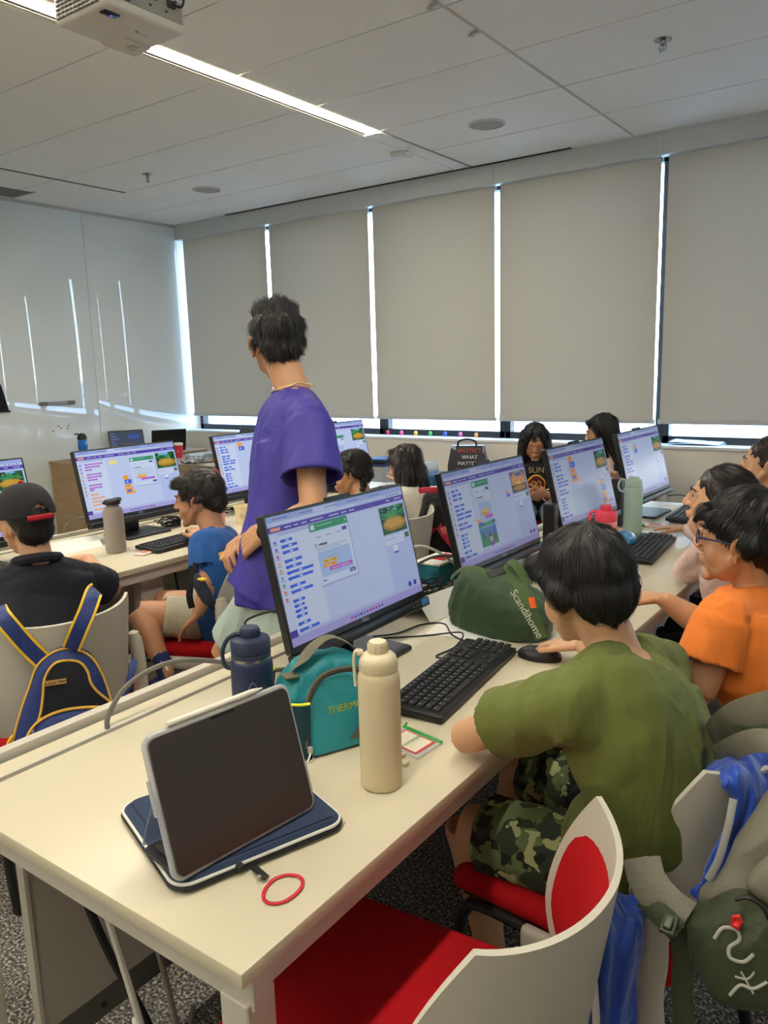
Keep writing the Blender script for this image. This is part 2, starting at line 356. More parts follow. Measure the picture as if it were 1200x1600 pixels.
b = MB(); b.box((-3.105, 4.87, ZC+.006), (.12, 1.16, .012)); b.box((-3.04, 4.87, ZC-.001), (.012, 1.16, .006)); b.box((-3.162, 4.87, ZC+.002), (.006, 1.16, .012)); obj('trim_5', b, [m_tile], kind='structure')
b = MB(); b.box((-.65, 3.85, ZC+.006), (.13, 3.2, .012)); obj('trim_6', b, [m_tile], kind='structure')
# T-bar across the room, slightly proud
b = MB(); b.box((-1.82, (YB+YF)/2, ZC-.002), (.012, YF-YB, .006)); obj('trim_7', b, mat('tbar', (196, 190, 176), .4), kind='structure')
for yy, l in ((3.0, 'small metal clip on the ceiling bar, nearer the camera'), (3.34, 'small metal clip on the ceiling bar, nearer the window')):
    b = MB(); b.rbox((-1.835, yy, ZC-.01), (.045, .02, .014), .003); b.rbox((-1.86, yy, ZC-.016), (.014, .03, .012), .003); obj('ceiling_clip', b, m_alu, label=l, cat='clip')
for (x, y, l) in ((-2.442, 4.585, 'round grey ceiling speaker near the middle of the blinds'), (-4.997, 4.623, 'round grey ceiling speaker near the glass wall')):
    t = thing('ceiling_speaker', l, 'ceiling speaker', (x, y, ZC)); b = MB(); b.lathe([(.115, 0), (.115, -.004), (.10, -.008), (.098, -.004), (.098, 0)], n=40); obj('rim', b, mat('speaker_rim', (206, 203, 194), .5), t)
    b = MB(); b.lathe([(.098, -.002), (.06, -.0065), (.0, -.008)], n=40); obj('grille', b, mat('speaker_grille', (176, 173, 164), .7, bump=.8, bscale=900), t)
m_chr = mat('sprinkler_chrome', (150, 150, 148), .25, metal=1)
for (x, y, l) in ((-1.208, 3.984, 'chrome ceiling sprinkler at the upper right'), (-4.942, 3.997, 'chrome ceiling sprinkler towards the glass wall')):
    t = thing('fire_sprinkler', l, 'sprinkler', (x, y, ZC)); b = MB(); b.lathe([(.04, 0), (.038, -.004), (.014, -.006), (.011, -.022), (.004, -.026)], n=24); obj('escutcheon', b, m_chr, t)
    b = MB(); b.tube([(-.012, 0, -.02), (-.016, 0, -.035), (-.004, 0, -.052)], .0028, 6); b.tube([(.012, 0, -.02), (.016, 0, -.035), (.004, 0, -.052)], .0028, 6); b.tube([(0, 0, -.02), (0, 0, -.05)], .002, 6); obj('yoke', b, m_chr, t)
    b = MB(); b.lathe([(.006, -.05), (.018, -.053), (.018, -.055), (.003, -.056)], n=16); obj('deflector', b, m_chr, t)
t = thing('motion_sensor', 'small white sensor box on the ceiling near the light strip', 'sensor', (-3.2, 4.74, ZC), .3)
b = MB(); b.rbox((0, 0, -.014), (.13, .04, .028), .006); obj('body', b, m_val, t); b = MB(); b.rbox((.07, 0, -.024), (.03, .05, .03), .005); obj('lens', b, mat('sensor_white', (222, 222, 216), .4), t)
t = thing('ceiling_vent', 'grey ceiling air vent at the far left', 'vent', (-6.2, 3.5, ZC)); b = MB()
for k in range(7): b.box((-.12+.04*k, 0, -.004), (.012, .5, .01))
obj('slat', b, mat('vent_grey', (128, 128, 124), .5), t); b = MB(); b.box((0, .26, -.004), (.32, .02, .012)); b.box((0, -.26, -.004), (.32, .02, .012)); obj('frame', b, m_val, t)
# projector
t = thing('ceiling_projector', 'white projector hanging from the ceiling beside the light strip', 'projector', (-2.21, 1.73, 2.5), math.radians(0))
m_pj = mat('projector_shell', (208, 203, 190), .4); m_pjd = mat('projector_recess', (62, 62, 60), .6)
b = MB(); b.rbox((0, 0, .055), (.262, .30, .10), .018, seg=4); b.loft([[(-.13, -.04, .04), (.0, -.04, .04), (.0, .145, .04), (-.13, .145, .04)], [(-.12, .02, -.002), (-.02, .03, -.002), (-.03, .13, -.004), (-.115, .135, -.004)]]); obj('housing', b, m_pj, t)
b = MB()
for k in range(7):
    for q in range(10): b.rbox((-.1+.021*q, -.152, .02+.012*k), (.016, .004, .0065), .001, 0, seg=1)
obj('vent_grille', b, m_pjd, t)
b = MB(); b.rbox((.1315, 0, .062), (.004, .27, .062), .001, 0); 
for k in range(12): b.rbox((.134, -.11+.02*k, .05+.02*((k*7) % 3)), (.004, .009, .006), .001, 1, seg=1)
b.rbox((.136, .09, .075), (.01, .03, .02), .002, 1); b.rbox((.136, -.08, .04), (.01, .024, .014), .002, 1)
obj('connector_panel', b, [mat('panel_grey', (150, 147, 138), .5), m_pjd], t)
b = MB(); b.rbox((.08, -.1, .003), (.03, .055, .006), .003, 0, RZ(0)); b.lathe([(.003, 0), (.003, -.0012)], (.08, -.095, .0), 10, 1); obj('control_strip', b, [mat('black_gloss', (22, 24, 32), .15), emis('blue_led', (60, 80, 255), 3)], t)
b = MB(); b.slab((-.06, .085, -.0042), (.035, .028, .004), .006); obj('foot_latch', b, mat('latch', (188, 182, 168), .4), t)
b = MB(); b.box((.03, .06, .0048), (.002, .05, .0006)); b.lathe([(.006, .0045), (.006, .0052)], (.036, .03, 0), 12); obj('logo', b, mat('logo_grey', (120, 118, 116), .5), t)
b = MB(); b.rbox((0, .0, .12), (.12, .12, .03), .006); b.tube([(0, 0, .12), (0, 0, .4)], .02, 16); b.lathe([(.07, .385), (.07, .4)], n=24); obj('ceiling_mount', b, m_pj, t)
b = MB(); b.tube(spl([(.138, .09, .075), (.18, .1, .07), (.17, .1, .2), (.05, .05, .38), (.02, .02, .4)]), .004, 6); b.tube(spl([(.138, -.08, .04), (.19, -.06, .05), (.19, .03, .15), (.06, .06, .3), (.02, .02, .4)]), .003, 6); obj('cable', b, mat('cable_dark', (28, 30, 40), .5), t)
# ================================================================ DESKS
m_lam = mat('desk_laminate', (206, 196, 170), .32, bump=.04, bscale=400)
m_edge = mat('desk_edge', (206, 196, 176), .45)
m_met = mat('white_metal', (196, 190, 176), .4)
m_grv = mat('groove_grey', (96, 92, 86), .5)
m_pan = mat('modesty_panel', (178, 172, 156), .6)
m_blk = mat('black_plastic', (22, 22, 23), .45); m_blks = mat('black_satin', (30, 31, 33), .35); m_cab = mat('black_cable', (18, 18, 20), .5)
def desk(label, loc, y1, legs):
    t = thing('bench_desk', label, 'desk', loc, 0, 'long white bench desks')
    L = y1; 
    b = MB(); b.rbox((-.348, L/2, .719), (.696, L, .022), .002, 0, seg=2, smooth=False)
    o = obj('desk_top', b, m_lam, t)
    b = MB(); b.box((-.7005, L/2, .716), (.009, L, .016), 1); b.box((-.709, L/2, .7235), (.008, L, .017), 2); b.box((-.7145, L/2, .722), (.003, L, .012), 1); b.rbox((-.738, L/2, .7195), (.044, L, .021), .001, 0, seg=1, smooth=False); b.box((-.764, L/2, .716), (.009, L, .016), 1); obj('cable_flap', b, [m_lam, m_grv, m_met], t)
    b = MB(); b.rbox((-.7745, L/2, .726), (.011, L, .04), .001, seg=1, smooth=False); b.rbox((-.786, L/2, .7385), (.026, L, .012), .003, smooth=False); b.box((-.794, L/2, .70), (.008, L, .08)); obj('screen_rail', b, m_met, t)
    b = MB(); b.box((-.40, .04, .68), (.79, .035, .045)); b.box((-.40, L-.04, .68), (.79, .035, .045)); b.box((-.03, L/2, .685), (.03, L-.1, .035)); b.box((-.70, L/2, .67), (.12, L-.1, .02)); obj('frame_beam', b, m_met, t)
    for y in legs:
        for x in ((-.035, -.765) if y in (legs[0], legs[-1]) else (-.09, -.71)):
            b = MB(); b.rbox((x, y, .335), (.05, .05 if y in (legs[0], legs[-1]) else .11, .665), .002, seg=1, smooth=False); b.lathe([(.016, 0), (.016, .006)], (x, y, 0), 12); obj('leg', b, m_met, t)
    b = MB(); b.box((-.728, L/2+.02, .37), (.018, L-.2, .50), 0); b.box((-.7185, L/2+.02, .135), (.003, L-.2, .06), 1); b.box((-.728, .119, .37), (.024, .008, .51), 2)
    for k in range(4): b.tube([(-.716, .25+k*1.1, .135), (-.713, .25+k*1.1, .135)], .006, 10, 3)
    obj('modesty_panel', b, [m_pan, mat('panel_kick', (92, 88, 80), .6), m_met, m_blk], t)
    return t
desk('long white bench desk in the foreground holding the tablet and the beige bottle', (-.633, .56, 0), 3.5, (.04, 1.75, 3.46))
desk('long white bench desk on the left with the grey metal bottle', (-2.433, .56, 0), 3.45, (.04, 1.33, 3.41))
# ================================================================ CHAIRS (facing -X)
m_shell = mat('chair_shell', (196, 190, 174), .5, bump=.15, bscale=700)
m_red = mat('red_upholstery', (180, 17, 24), .9, bump=.5, bscale=1200, spec=.2)
m_leg = mat('chair_black_steel', (20, 20, 22), .35)
def shell_pt(u, v, off=0, inset=1.0):
    A = 1.12-.30*((v-.35)/.65)**2 if v > .35 else 1.12-.24*((.35-v)/.35)**2
    ang = u*A*inset; R0 = .262-off
    x = .265+.05*v - .262 + R0*math.cos(ang) - .0; y = (R0)*math.sin(ang)
    z = .49+.305*v + .016*abs(u)**3*v + .035*(1-abs(u)**2)*(v < 0)
    return (x, y, z)
def make_chair(label, loc, rz):
    t = thing('classroom_chair', label, 'chair', loc, rz)
    b = MB(); b.rbox((-.02, 0, .442), (.46, .45, .052), .024, seg=4)
    vs = []
    for v in b.v:
        x, y, z = v; r = max(0, abs(x+.02)-.13)/.1; yy = y*(1-.10*min(1, max(0, -x-.02)/.23)**2); z2 = z - .018*max(0, (-x-.12)/.12)**2 + .006*(abs(y)/.22)**2
        vs.append((x, yy, z2))
    b.v = vs; obj('seat', b, m_red, t)
    b = MB(); b.box((-.02, 0, .412), (.40, .39, .014)); obj('seat_pan', b, m_leg, t)
    N, K = 28, 14
    b = MB(); b.sheet([[shell_pt(-1+2*j/N, i/K) for j in range(N+1)] for i in range(K+1)], -.009); obj('backrest', b, m_shell, t)
    g = []
    for i in range(K+1):
        v = i/K; r = []
        for j in range(N+1):
            u = -1+2*j/N; bul = (1-abs(u)**4)*(1-abs(2*v-1)**4)
            vv = .05+.80*v; ins = .80+.06*v if True else 1
            r.append(shell_pt(u*.985*(1-.10*abs(2*v-1)**5), vv, .003+.015*bul))
        g.append(r)
    b = MB(); b.sheet(g, -.004); obj('back_pad', b, m_red, t)
    for s in (-1, 1):
        pts = [(.165, s*.226, .665), (.172, s*.232, .60), (.178, s*.232, .50), (.172, s*.23, .42), (.185, s*.228, .30), (.195, s*.228, .215)]
        pts = [(x-.0, s*(abs(y)+.014), z) for x, y, z in pts]; b = MB(); b.tube(spl(pts, 6), [.006]+[.02]*2+[.026]*(len(spl(pts, 6))-3), 14, up=(0, 1, 0), flat=.75); b.rbox((.06, s*.228, .405), (.26, .026, .05), .012); obj('side_upright', b, m_shell, t)
        b = MB(); b.tube(spl([(.192, s*.228, .24), (.205, s*.228, .10), (.225, s*.23, .008)], 4), .0135, 10); obj('leg', b, m_leg, t)
        b = MB(); b.tube(spl([(.14, s*.205, .40), (-.15, s*.205, .405), (-.205, s*.208, .385), (-.225, s*.21, .30), (-.245, s*.215, .008)], 6), .0125, 10); obj('leg', b, m_leg, t)
    return t
ch = make_chair('empty red-seated chair in the foreground with its white-edged back to the camera', (-.60, .85, 0), 0)
dup(ch, (-.475, 1.40, 0), math.radians(-4), 'chair the boy in the olive shirt sits on, with blue cloth over its pale back')
dup(ch, (-.36, 2.06, 0), math.radians(8), 'chair of the boy in the orange shirt, mostly hidden at the right edge')
dup(ch, (-.42, 2.72, 0), 0, 'chair under the girl in the pale pink top')
dup(ch, (-.42, 3.50, 0), math.radians(6), 'chair under the girl at the far right edge')
dup(ch, (-2.17, 1.19, 0), math.radians(-2), 'pale-backed red chair of the boy in the black cap, carrying the blue and yellow backpack')
dup(ch, (-2.27, 1.98, 0), math.radians(22), 'pale-backed red chair the boy in the blue t-shirt sits on')
dup(ch, (-2.15, 2.86, 0), 0, 'chair under the girl with dark braids')
dup(ch, (-2.22, 3.62, 0), math.radians(-14), 'grey-backed chair behind the girl with long loose hair')
dup(ch, (-2.10, 4.62, 0), math.radians(100), 'chair the girl in the black jersey sits on by the window')
dup(ch, (-1.72, 4.98, 0), math.radians(60), 'chair by the window under the girl with long black hair and glasses')
# ================================================================ MONITORS (screen faces +X)
Wm, Hs = .538, .292
def R_(q, u0, v0, u1, v1, c, l=1): q.append((u0, v0, u1, v1, c, l))
def jungle(q, u0, v0, u1, v1, rnd, kind):
    w, h = u1-u0, v1-v0
    def P(pts, c, l): q.append(([(u0+w*a, v0+h*b_) for a, b_ in pts], c, l))
    def ell(cx, cy, rx, ry, c, l, n=14, j=0): P([(min(1, max(0, cx+rx*math.cos(2*PI*i/n)*(1+rnd.uniform(-j, j)))), min(1, max(0, cy+ry*math.sin(2*PI*i/n)*(1+rnd.uniform(-j, j))))) for i in range(n)], c, l)
    if kind == 'jungle':
        R_(q, u0, v0, u1, v1, (30, 92, 52), 4); ell(.45, .88, .3, .2, (120, 190, 230), 5, j=.3); ell(.4, .7, .42, .16, (60, 150, 110), 6, j=.3)
        for i in range(26): ell(rnd.random(), rnd.uniform(.52, .98), rnd.uniform(.05, .13), rnd.uniform(.03, .09), rnd.choice([(20, 84, 40), (36, 118, 52), (64, 150, 70), (14, 62, 34), (80, 170, 110)]), 7, 8, .4)
        ell(.52, .34, .48, .26, (176, 134, 36), 8, 18, .05); ell(.5, .38, .4, .17, (206, 164, 56), 9, 16, .08)
        for i in range(22):
            a = rnd.random(); c = rnd.choice([(20, 74, 30), (44, 110, 34), (80, 140, 40), (16, 54, 26)]); bx = a; 
            P([(max(0, bx-.02), 0), (min(1, bx+.02), 0), (min(1, max(0, bx+rnd.uniform(-.12, .12))), rnd.uniform(.1, .24))], c, 10)
        for sx in (0, 1):
            for i in range(9):
                y0 = rnd.uniform(.45, 1); P([(sx, y0), (sx, min(1, y0+.06)), (abs(sx-rnd.uniform(.15, .3)), max(.1, y0-rnd.uniform(-.02, .2)))], rnd.choice([(10, 50, 24), (24, 84, 34)]), 11)
    else:
        R_(q, u0, v0, u1, v1, (96, 96, 130), 4); ell(.5, .6, .5, .4, (214, 130, 90), 5, 16, .1); ell(.5, .55, .4, .28, (236, 160, 90), 6, 16, .15)
        for i in range(12): a = PI*i/11; P([(.5, .42), (.5+.7*math.cos(a)*.7, min(1, .42+.6*math.sin(a))), (.5+.7*math.cos(a+.09)*.7, min(1, .42+.6*math.sin(a+.09)))], (240, 190, 110), 7)
        ell(.5, .44, .12, .09, (255, 225, 120), 8); R_(q, u0, v0, u1, v0+h*.36, (78, 66, 60), 9); ell(.5, .2, .42, .13, (196, 140, 50), 10, 14, .1); R_(q, u0+w*.35, v0+h*.76, u0+w*.75, v0+h*.92, (80, 110, 190), 11)
def blocks(q, rnd, u, vs, c, lens, dot=True):
    for v, l in zip(vs, lens):
        R_(q, u, v, u+l, v+.022, c, 4); R_(q, u+.006, v-.004, u+.02, v, c, 4)
        if dot: R_(q, u+l*.45, v+.005, u+l*.45+.02, v+.017, (240, 240, 255), 5)
        else: R_(q, u+.012, v+.008, u+l-.02, v+.013, (220, 190, 235), 5)
def ui(var):
    rnd = random.Random(var['seed']); q = []
    R_(q, 0, 0, 1, 1, (212, 214, 244), 0); R_(q, 0, .955, 1, 1, (176, 190, 236), 1); R_(q, .3, .955, .46, .995, (222, 226, 250), 2)
    for k in range(5): R_(q, .04+.17*k, .972, .13+.17*k, .979, (110, 110, 170), 3)
    R_(q, .02, .93, .6, .945, (232, 234, 252), 2); 
    for k in range(4): R_(q, .86+.03*k, .932, .872+.03*k, .944, (110, 110, 150), 3)
    R_(q, 0, .875, 1, .92, (86, 62, 176), 2); R_(q, .015, .885, .075, .91, (250, 170, 130), 3)
    for a, l in ((.1, .045), (.16, .03), (.21, .035), (.27, .09), (.40, .07), (.49, .04), (.55, .04), (.85, .03), (.92, .06)): R_(q, a, .893, a+l, .902, (228, 222, 250), 3)
    R_(q, 0, .09, .05, .865, (232, 232, 250), 2); R_(q, .05, .09, .26, .84, (238, 238, 252), 2); R_(q, .05, .845, .25, .865, (200, 204, 238), 2)
    for k, c in enumerate(((76, 96, 250), (130, 80, 240), (190, 70, 190), (235, 190, 40), (240, 160, 40), (80, 180, 230), (60, 170, 90), (240, 110, 60), (250, 80, 100))):
        R_(q, .018, .79-.055*k, .032, .81-.055*k, c, 3); R_(q, .012, .778-.055*k, .038, .783-.055*k, (130, 130, 150), 3)
    if var['pal'] == 'blue':
        blocks(q, rnd, .058, [.79, .745, .70, .63, .585, .54, .495, .435, .39, .32, .28, .24, .20, .14, .09], (50, 100, 235), [.075, .1, .1, .11, .1, .17, .16, .1, .14, .075, .065, .075, .07, .08, .13])
    else:
        blocks(q, rnd, .065, [.79, .75, .71, .64, .60, .56, .48, .44, .41], (184, 90, 214), [.17, .14, .06, .14, .14, .09, .12, .12, .04], False)
        blocks(q, rnd, .065, [.34, .285, .235, .185, .12], (250, 172, 50), [.07, .12, .09, .2, .12], False)
    R_(q, .26, .09, .77, .865, (222, 226, 250), 1)
    R_(q, 0, .0, 1, .065, (196, 180, 232), 2); R_(q, 0, .065, .045, .12, (84, 56, 170), 4)
    for k in range(11): R_(q, .40+.024*k, .02, .414+.024*k, .04, rnd.choice([(40, 120, 220), (200, 60, 60), (60, 60, 80), (150, 70, 160), (50, 90, 200)]), 3)
    R_(q, .77, .09, 1, .865, (208, 214, 246), 1)
    if var['pic']: 
        jungle(q, .775, .60, .985, .845, rnd, var['pic'])
    R_(q, .775, .50, .94, .585, (234, 236, 254), 3); R_(q, .785, .55, .87, .556, (150, 150, 180), 4); R_(q, .95, .53, .985, .575, (70, 110, 60), 4); R_(q, .83, .42, .87, .49, (250, 250, 255), 4); R_(q, .83, .42, .87, .435, (90, 70, 200), 5)
    for k in range(2): q.append(([(.905+.045*k+.014*math.cos(2*PI*i/12), .105+.025*math.sin(2*PI*i/12)) for i in range(12)], (84, 62, 186), 4))
    d = var.get('dlg')
    if d:
        a, v0, w, h = d
        R_(q, a+.006, v0-.012, a+w+.006, v0+h-.01, (184, 188, 216), 2); R_(q, a, v0, a+w, v0+h, (238, 240, 254), 3); R_(q, a, v0+h*.87, a+w, v0+h, (40, 152, 104), 4); R_(q, a+.01, v0+h*.895, a+.035, v0+h*.975, (240, 250, 245), 5)
        R_(q, a+.05, v0+h*.94, a+.16, v0+h*.95, (210, 240, 225), 5); R_(q, a+w-.02, v0+h*.92, a+w-.01, v0+h*.94, (230, 250, 240), 5); R_(q, a+w-.05, v0+h*.77, a+w-.015, v0+h*.83, (84, 62, 186), 5)
        for k in range(3): R_(q, a+.03+.07*k, v0+h*.76, a+.07+.07*k, v0+h*.77, (120, 120, 130), 5)
        R_(q, a+.04, v0+h*.63, a+.10, v0+h*.655, (90, 90, 100), 5); R_(q, a+.012, v0+h*.62, a+.03, v0+h*.67, (190, 190, 210), 5)
        for k in range(2): R_(q, a+.015, v0+h*(.585-.03*k), a+w-.03-.05*k, v0+h*(.592-.03*k), (140, 140, 155), 5)
        R_(q, a+.02, v0+h*.12, a+w-.02, v0+h*.53, (192, 212, 244) if var['pal'] == 'blue' else (222, 230, 250), 5)
        R_(q, a+.05, v0+h*.42, a+.17, v0+h*.425, (150, 120, 60), 6); R_(q, a+.045, v0+h*.33, a+.145, v0+h*.385, (246, 200, 50), 6); R_(q, a+.045, v0+h*.26, a+.135, v0+h*.315, (250, 150, 50), 6); R_(q, a+.08, v0+h*.185, a+w-.025, v0+h*.25, (190, 86, 210), 7)
        R_(q, a+w-.055, v0+h*.06, a+w-.012, v0+h*.12, (84, 62, 186), 7); R_(q, a+.02, v0+h*.06, a+.045, v0+h*.07, (90, 90, 100), 5)
    if var.get('cat'):
        a, v = .27, .13; R_(q, a, v+.03, a+.2, v+.24, (70, 140, 190), 3); R_(q, a, v, a+.2, v+.1, (50, 150, 90), 4); R_(q, a, v+.22, a+.2, v+.26, (60, 170, 100), 4); R_(q, a+.1, v-.01, a+.14, v+.05, (150, 70, 170), 5)
        for x_, y_ in ((.03, .13), (.16, .09)): q.append(([(a+x_-.02, v+y_-.05), (a+x_+.03, v+y_-.05), (a+x_+.005, v+y_+.05)], (40, 110, 80), 5))
        q.append(([(a+.155, v+.12), (a+.195, v+.12), (a+.18, v+.22)], (40, 80, 230), 5)); R_(q, a+.1, v+.04, a+.135, v+.1, (220, 190, 200), 6); R_(q, a+.095, v+.09, a+.13, v+.13, (110, 60, 50), 6); R_(q, a+.0, v+.27, a+.06, v+.31, (250, 170, 50), 4); R_(q, a+.01, v+.24, a+.07, v+.275, (60, 90, 240), 4)
    for (a, v, s, kind) in var.get('scr', ()):
        R_(q, a, v, a+.04*s, v+.05*s, (250, 172, 50), 3); R_(q, a+.005*s, v-.05*s, a+.06*s, v, (70, 110, 235), 4); R_(q, a+.02*s, v-.035*s, a+.03*s, v-.015*s, (240, 240, 255), 5)
        if kind: 
            for k in range(3): R_(q, a, v-(.09+.04*k)*s, a+(.05+.01*k)*s, v-(.055+.04*k)*s, (250, 165, 50), 3)
            R_(q, a+.01*s, v-.145*s, a+.045*s, v-.12*s, (70, 110, 235), 5)
    if var.get('note'): R_(q, .30, .76, .375, .82, (250, 238, 140), 3)
    return q
def screen_mesh(var, W_, H_):
    b = MB(); 
    for it in ui(var):
        if len(it) == 6: u0, v0, u1, v1, c, l = it; pts = [(u0, v0), (u1, v0), (u1, v1), (u0, v1)]
        else: pts, c, l = it
        x = .0001*l
        if min(c) > 175: c = (c[0]*.90, c[1]*.95, min(255, c[2]*1.01))
        b.add([(x, (u-.5)*W_, v*H_) for u, v in pts], [tuple(range(len(pts)))], 0, None, False, c)
    # text that can be made out
    def tx(s_, u, v, size, c, l): b.text(s_, size, Matrix(((0, 0, 1, .0001*l+.0001), (1, 0, 0, (u-.5)*W_), (0, 1, 0, v*H_), (0, 0, 0, 1))), .0001, 0, c)
    if var.get('text'):
        a, v0, w, h = var['dlg']; tx('Stage', a+.075, v0+h*.642, .0105, (60, 60, 70), 8); tx('when       clicked', a+.095, v0+h*.357, .0065, (60, 50, 10), 8); tx('forever', a+.08, v0+h*.287, .0065, (255, 255, 255), 8); tx('play sound   Jungle Music', a+.16, v0+h*.218, .0065, (255, 255, 255), 8); tx('Next', a+w-.033, v0+h*.09, .006, (255, 255, 255), 8); tx('Back', a+.033, v0+h*.065, .006, (40, 40, 60), 8)
    return b
m_bez = mat('monitor_bezel', (26, 27, 29), .38); m_mbk = mat('monitor_back', (46, 48, 52), .5); m_sil = mat('logo_silver', (190, 190, 190), .3, metal=.8)
SCREEN1 = attrmat('screen_pixels_soft', .46, .35); SCREEN2 = attrmat('screen_pixels_dim', .32, .35); SCREEN3 = attrmat('screen_pixels_dimmer', .30, .30); SCREEN4 = attrmat('screen_pixels_far', .42, .30)
def make_monitor(label, loc, rz, tilt, var, brand=True, scr=SCREEN):
    t = thing('desktop_monitor', label, 'monitor', loc, rz, None)
    M = T(0, 0, .07) @ RY(-tilt)
    b = MB(); b.slab((-.004, 0, .1825), (.022, Wm, .315), .006, 0, M, axis=0, e=.002); b.rbox((-.022, 0, .16), (.03, .34, .2), .012, 1, M); o = obj('display_housing', b, [m_bez, m_mbk], t)
    b = MB(); b.rbox((.004, 0, .012), (.032, Wm+.001, .025), .005, 0, M)
    for k in range(40): b.box((.0205, -.22+.011*k, .006), (.0006, .006, .0015), 1, M)
    for k in range(3): b.lathe([(.0022, 0), (.0022, .0006)], (0, 0, 0), 8, 2, M @ T(.0202, .19+.016*k, .013) @ RY(90))
    obj('speaker_bar', b, [m_bez, m_blk, m_sil], t)
    b = MB(); b.slab((.0075, .245, .014), (.001, .03, .016), .002, 0, M @ T(.013, 0, 0), axis=0); obj('energy_sticker', b, mat('sticker_blue', (60, 130, 190), .4), o)
    if brand:
        b = MB(); b.text('DELL', .0125, M @ T(.0078, 0, .033) @ Matrix(((0, 0, 1, 0), (1, 0, 0, 0), (0, 1, 0, 0), (0, 0, 0, 1))), .0006, bold=True); obj('logo', b, m_sil, o)
    s = screen_mesh(var, .524, Hs); s.v = [tuple((M @ T(.0072, 0, .0415)) @ Vector(v)) for v in s.v]; obj('screen', s, scr, t)
    b = MB(); b.rbox((-.002, 0, .342), (.014, .085, .012), .003, 0, M); b.lathe([(.003, 0), (.003, .001)], (0, 0, 0), 12, 1, M @ T(.0052, 0, .342) @ RY(90)); obj('webcam', b, [m_bez, m_blk], o)
    b = MB(); b.rbox((-.085, 0, .13), (.04, .07, .25), .008, 0); b.rbox((-.06, 0, .20), (.05, .06, .06), .008, 0); obj('stand_column', b, m_blks, t)
    b = MB(); b.slab((-.035, 0, .006), (.19, .24, .012), .012, 0, e=.003); obj('stand_base', b, m_blks, t)
    return t
D_ = .73
GM = 'monitors on the foreground desk'; 
make_monitor('large monitor nearest the camera, showing block code with a green-topped dialog and a jungle clearing', (-1.125, 1.473, D_), 0, 13, dict(seed=1, pal='blue', pic='jungle', dlg=(.25, .37, .27, .50), text=True), scr=SCREEN1)
make_monitor('second monitor on the foreground desk, showing a sunset picture and a small cartoon scene', (-1.135, 2.245, D_), math.radians(-1), 14, dict(seed=2, pal='blue', pic='sunset', dlg=(.29, .33, .2, .52), cat=True, scr=((.68, .62, .8, 0),)), scr=SCREEN2)
make_monitor('third monitor on the foreground desk, beside the pink bottle', (-1.12, 2.98, D_), math.radians(-2), 14, dict(seed=3, pal='blue', pic='jungle', scr=((.3, .78, 1.6, 1), (.78, .36, 1.6, 1))), scr=SCREEN3)
make_monitor('fourth monitor on the foreground desk, farthest, pale with glare behind the mint bottle', (-1.10, 3.69, D_), math.radians(-2), 14, dict(seed=4, pal='blue', pic='jungle', scr=((.3, .72, 1.2, 0),)), scr=SCREEN4)
XM = -2.93
make_monitor('monitor cut off at the left edge behind the boy in the black cap', (XM, 1.43, D_), 0, 13, dict(seed=5, pal='blue', pic='jungle', dlg=(.5, .3, .27, .5)))
make_monitor('large left-desk monitor with purple blocks and a white dialog, behind the grey bottle', (XM, 2.19, D_), 0, 13, dict(seed=6, pal='purple', pic='jungle', dlg=(.5, .38, .25, .44), note=True, scr=((.4, .50, 1.3, 1),)))
make_monitor('monitor on the left desk half hidden by the standing person, showing blue blocks', (XM, 2.965, D_), math.radians(1), 13, dict(seed=7, pal='blue', pic=None, scr=((.30, .78, 1.4, 0),)))
make_monitor('monitor just right of the standing person, in front of the girl with braids', (XM, 3.66, D_), math.radians(-4), 13, dict(seed=8, pal='blue', pic='jungle', dlg=(.38, .3, .25, .44)))
# ================================================================ KEYBOARDS
def make_keyboard(label, loc, rz, tone=None):
    t = thing('keyboard', label, 'keyboard', loc, rz, 'black keyboards')
    M = RY(3.0)
    b = MB(); b.rbox((0, 0, .013), (.136, .442, .016), .004, 0, M); b.box((-.055, .14, .004), (.01, .04, .012)); b.box((-.055, -.14, .004), (.01, .04, .012)); obj('keyboard_body', b, m_blk, t)
    b = MB(); rnd = random.Random(3)
    def key(x, y, w, d=.0155, lab=True):
        q = .0014
        b.loft([[(x-d/2, y-w/2, .021), (x+d/2, y-w/2, .021), (x+d/2, y+w/2, .021), (x-d/2, y+w/2, .021)], [(x-d/2+q, y-w/2+q, .0255), (x+d/2-q, y-w/2+q, .0255), (x+d/2-q, y+w/2-q, .0255), (x-d/2+q, y+w/2-q, .0255)]], 0, M, False)
        if lab: b.box((x-.003, y-w*.12, .0256), (.0035, .0025, .0003), 1, M)
    p = .0188; y0 = -.207
    rows = [[1]*15, [1]*13+[2], [1.5]+[1]*12+[1.5], [1.75]+[1]*11+[2.25], [2.25]+[1]*10+[2.75], [1.4, 1.2, 1.3, 6, 1.3, 1.2, 1.2, 1.4]]
    for r, row in enumerate(rows):
        x = -.051+r*.0188+(.002 if r else 0); y = y0
        sc = 15*p/(sum(row)*p)
        for w in row: key(x, y+w*p*sc/2, w*p*sc-.0028, .0155 if r else .012, w < 3); y += w*p*sc
    yb = y0+15*p+.012
    for k in range(3):
        for r in (0, 1, 2): key(-.051+r*.0188+(.002 if r else 0), yb+p*(k+.5), p-.0028)
    for k, r in ((1, 4), (0, 5), (1, 5), (2, 5)): key(-.051+r*.0188+.002, yb+p*(k+.5), p-.0028)
    yc = yb+3*p+.010
    for r in range(1, 6):
        for k in range(4):
            if r == 5 and k == 1: continue
            key(-.049+r*.0188, yc+p*(k+.5) if not (r == 5 and k == 0) else yc+p, (p if not (r == 5 and k == 0) else 2*p)-.0028)
    obj('keycaps', b, [mat('keycap', (30, 30, 31), .5), mat('key_legend', (170, 170, 170), .6)], t)
    return t
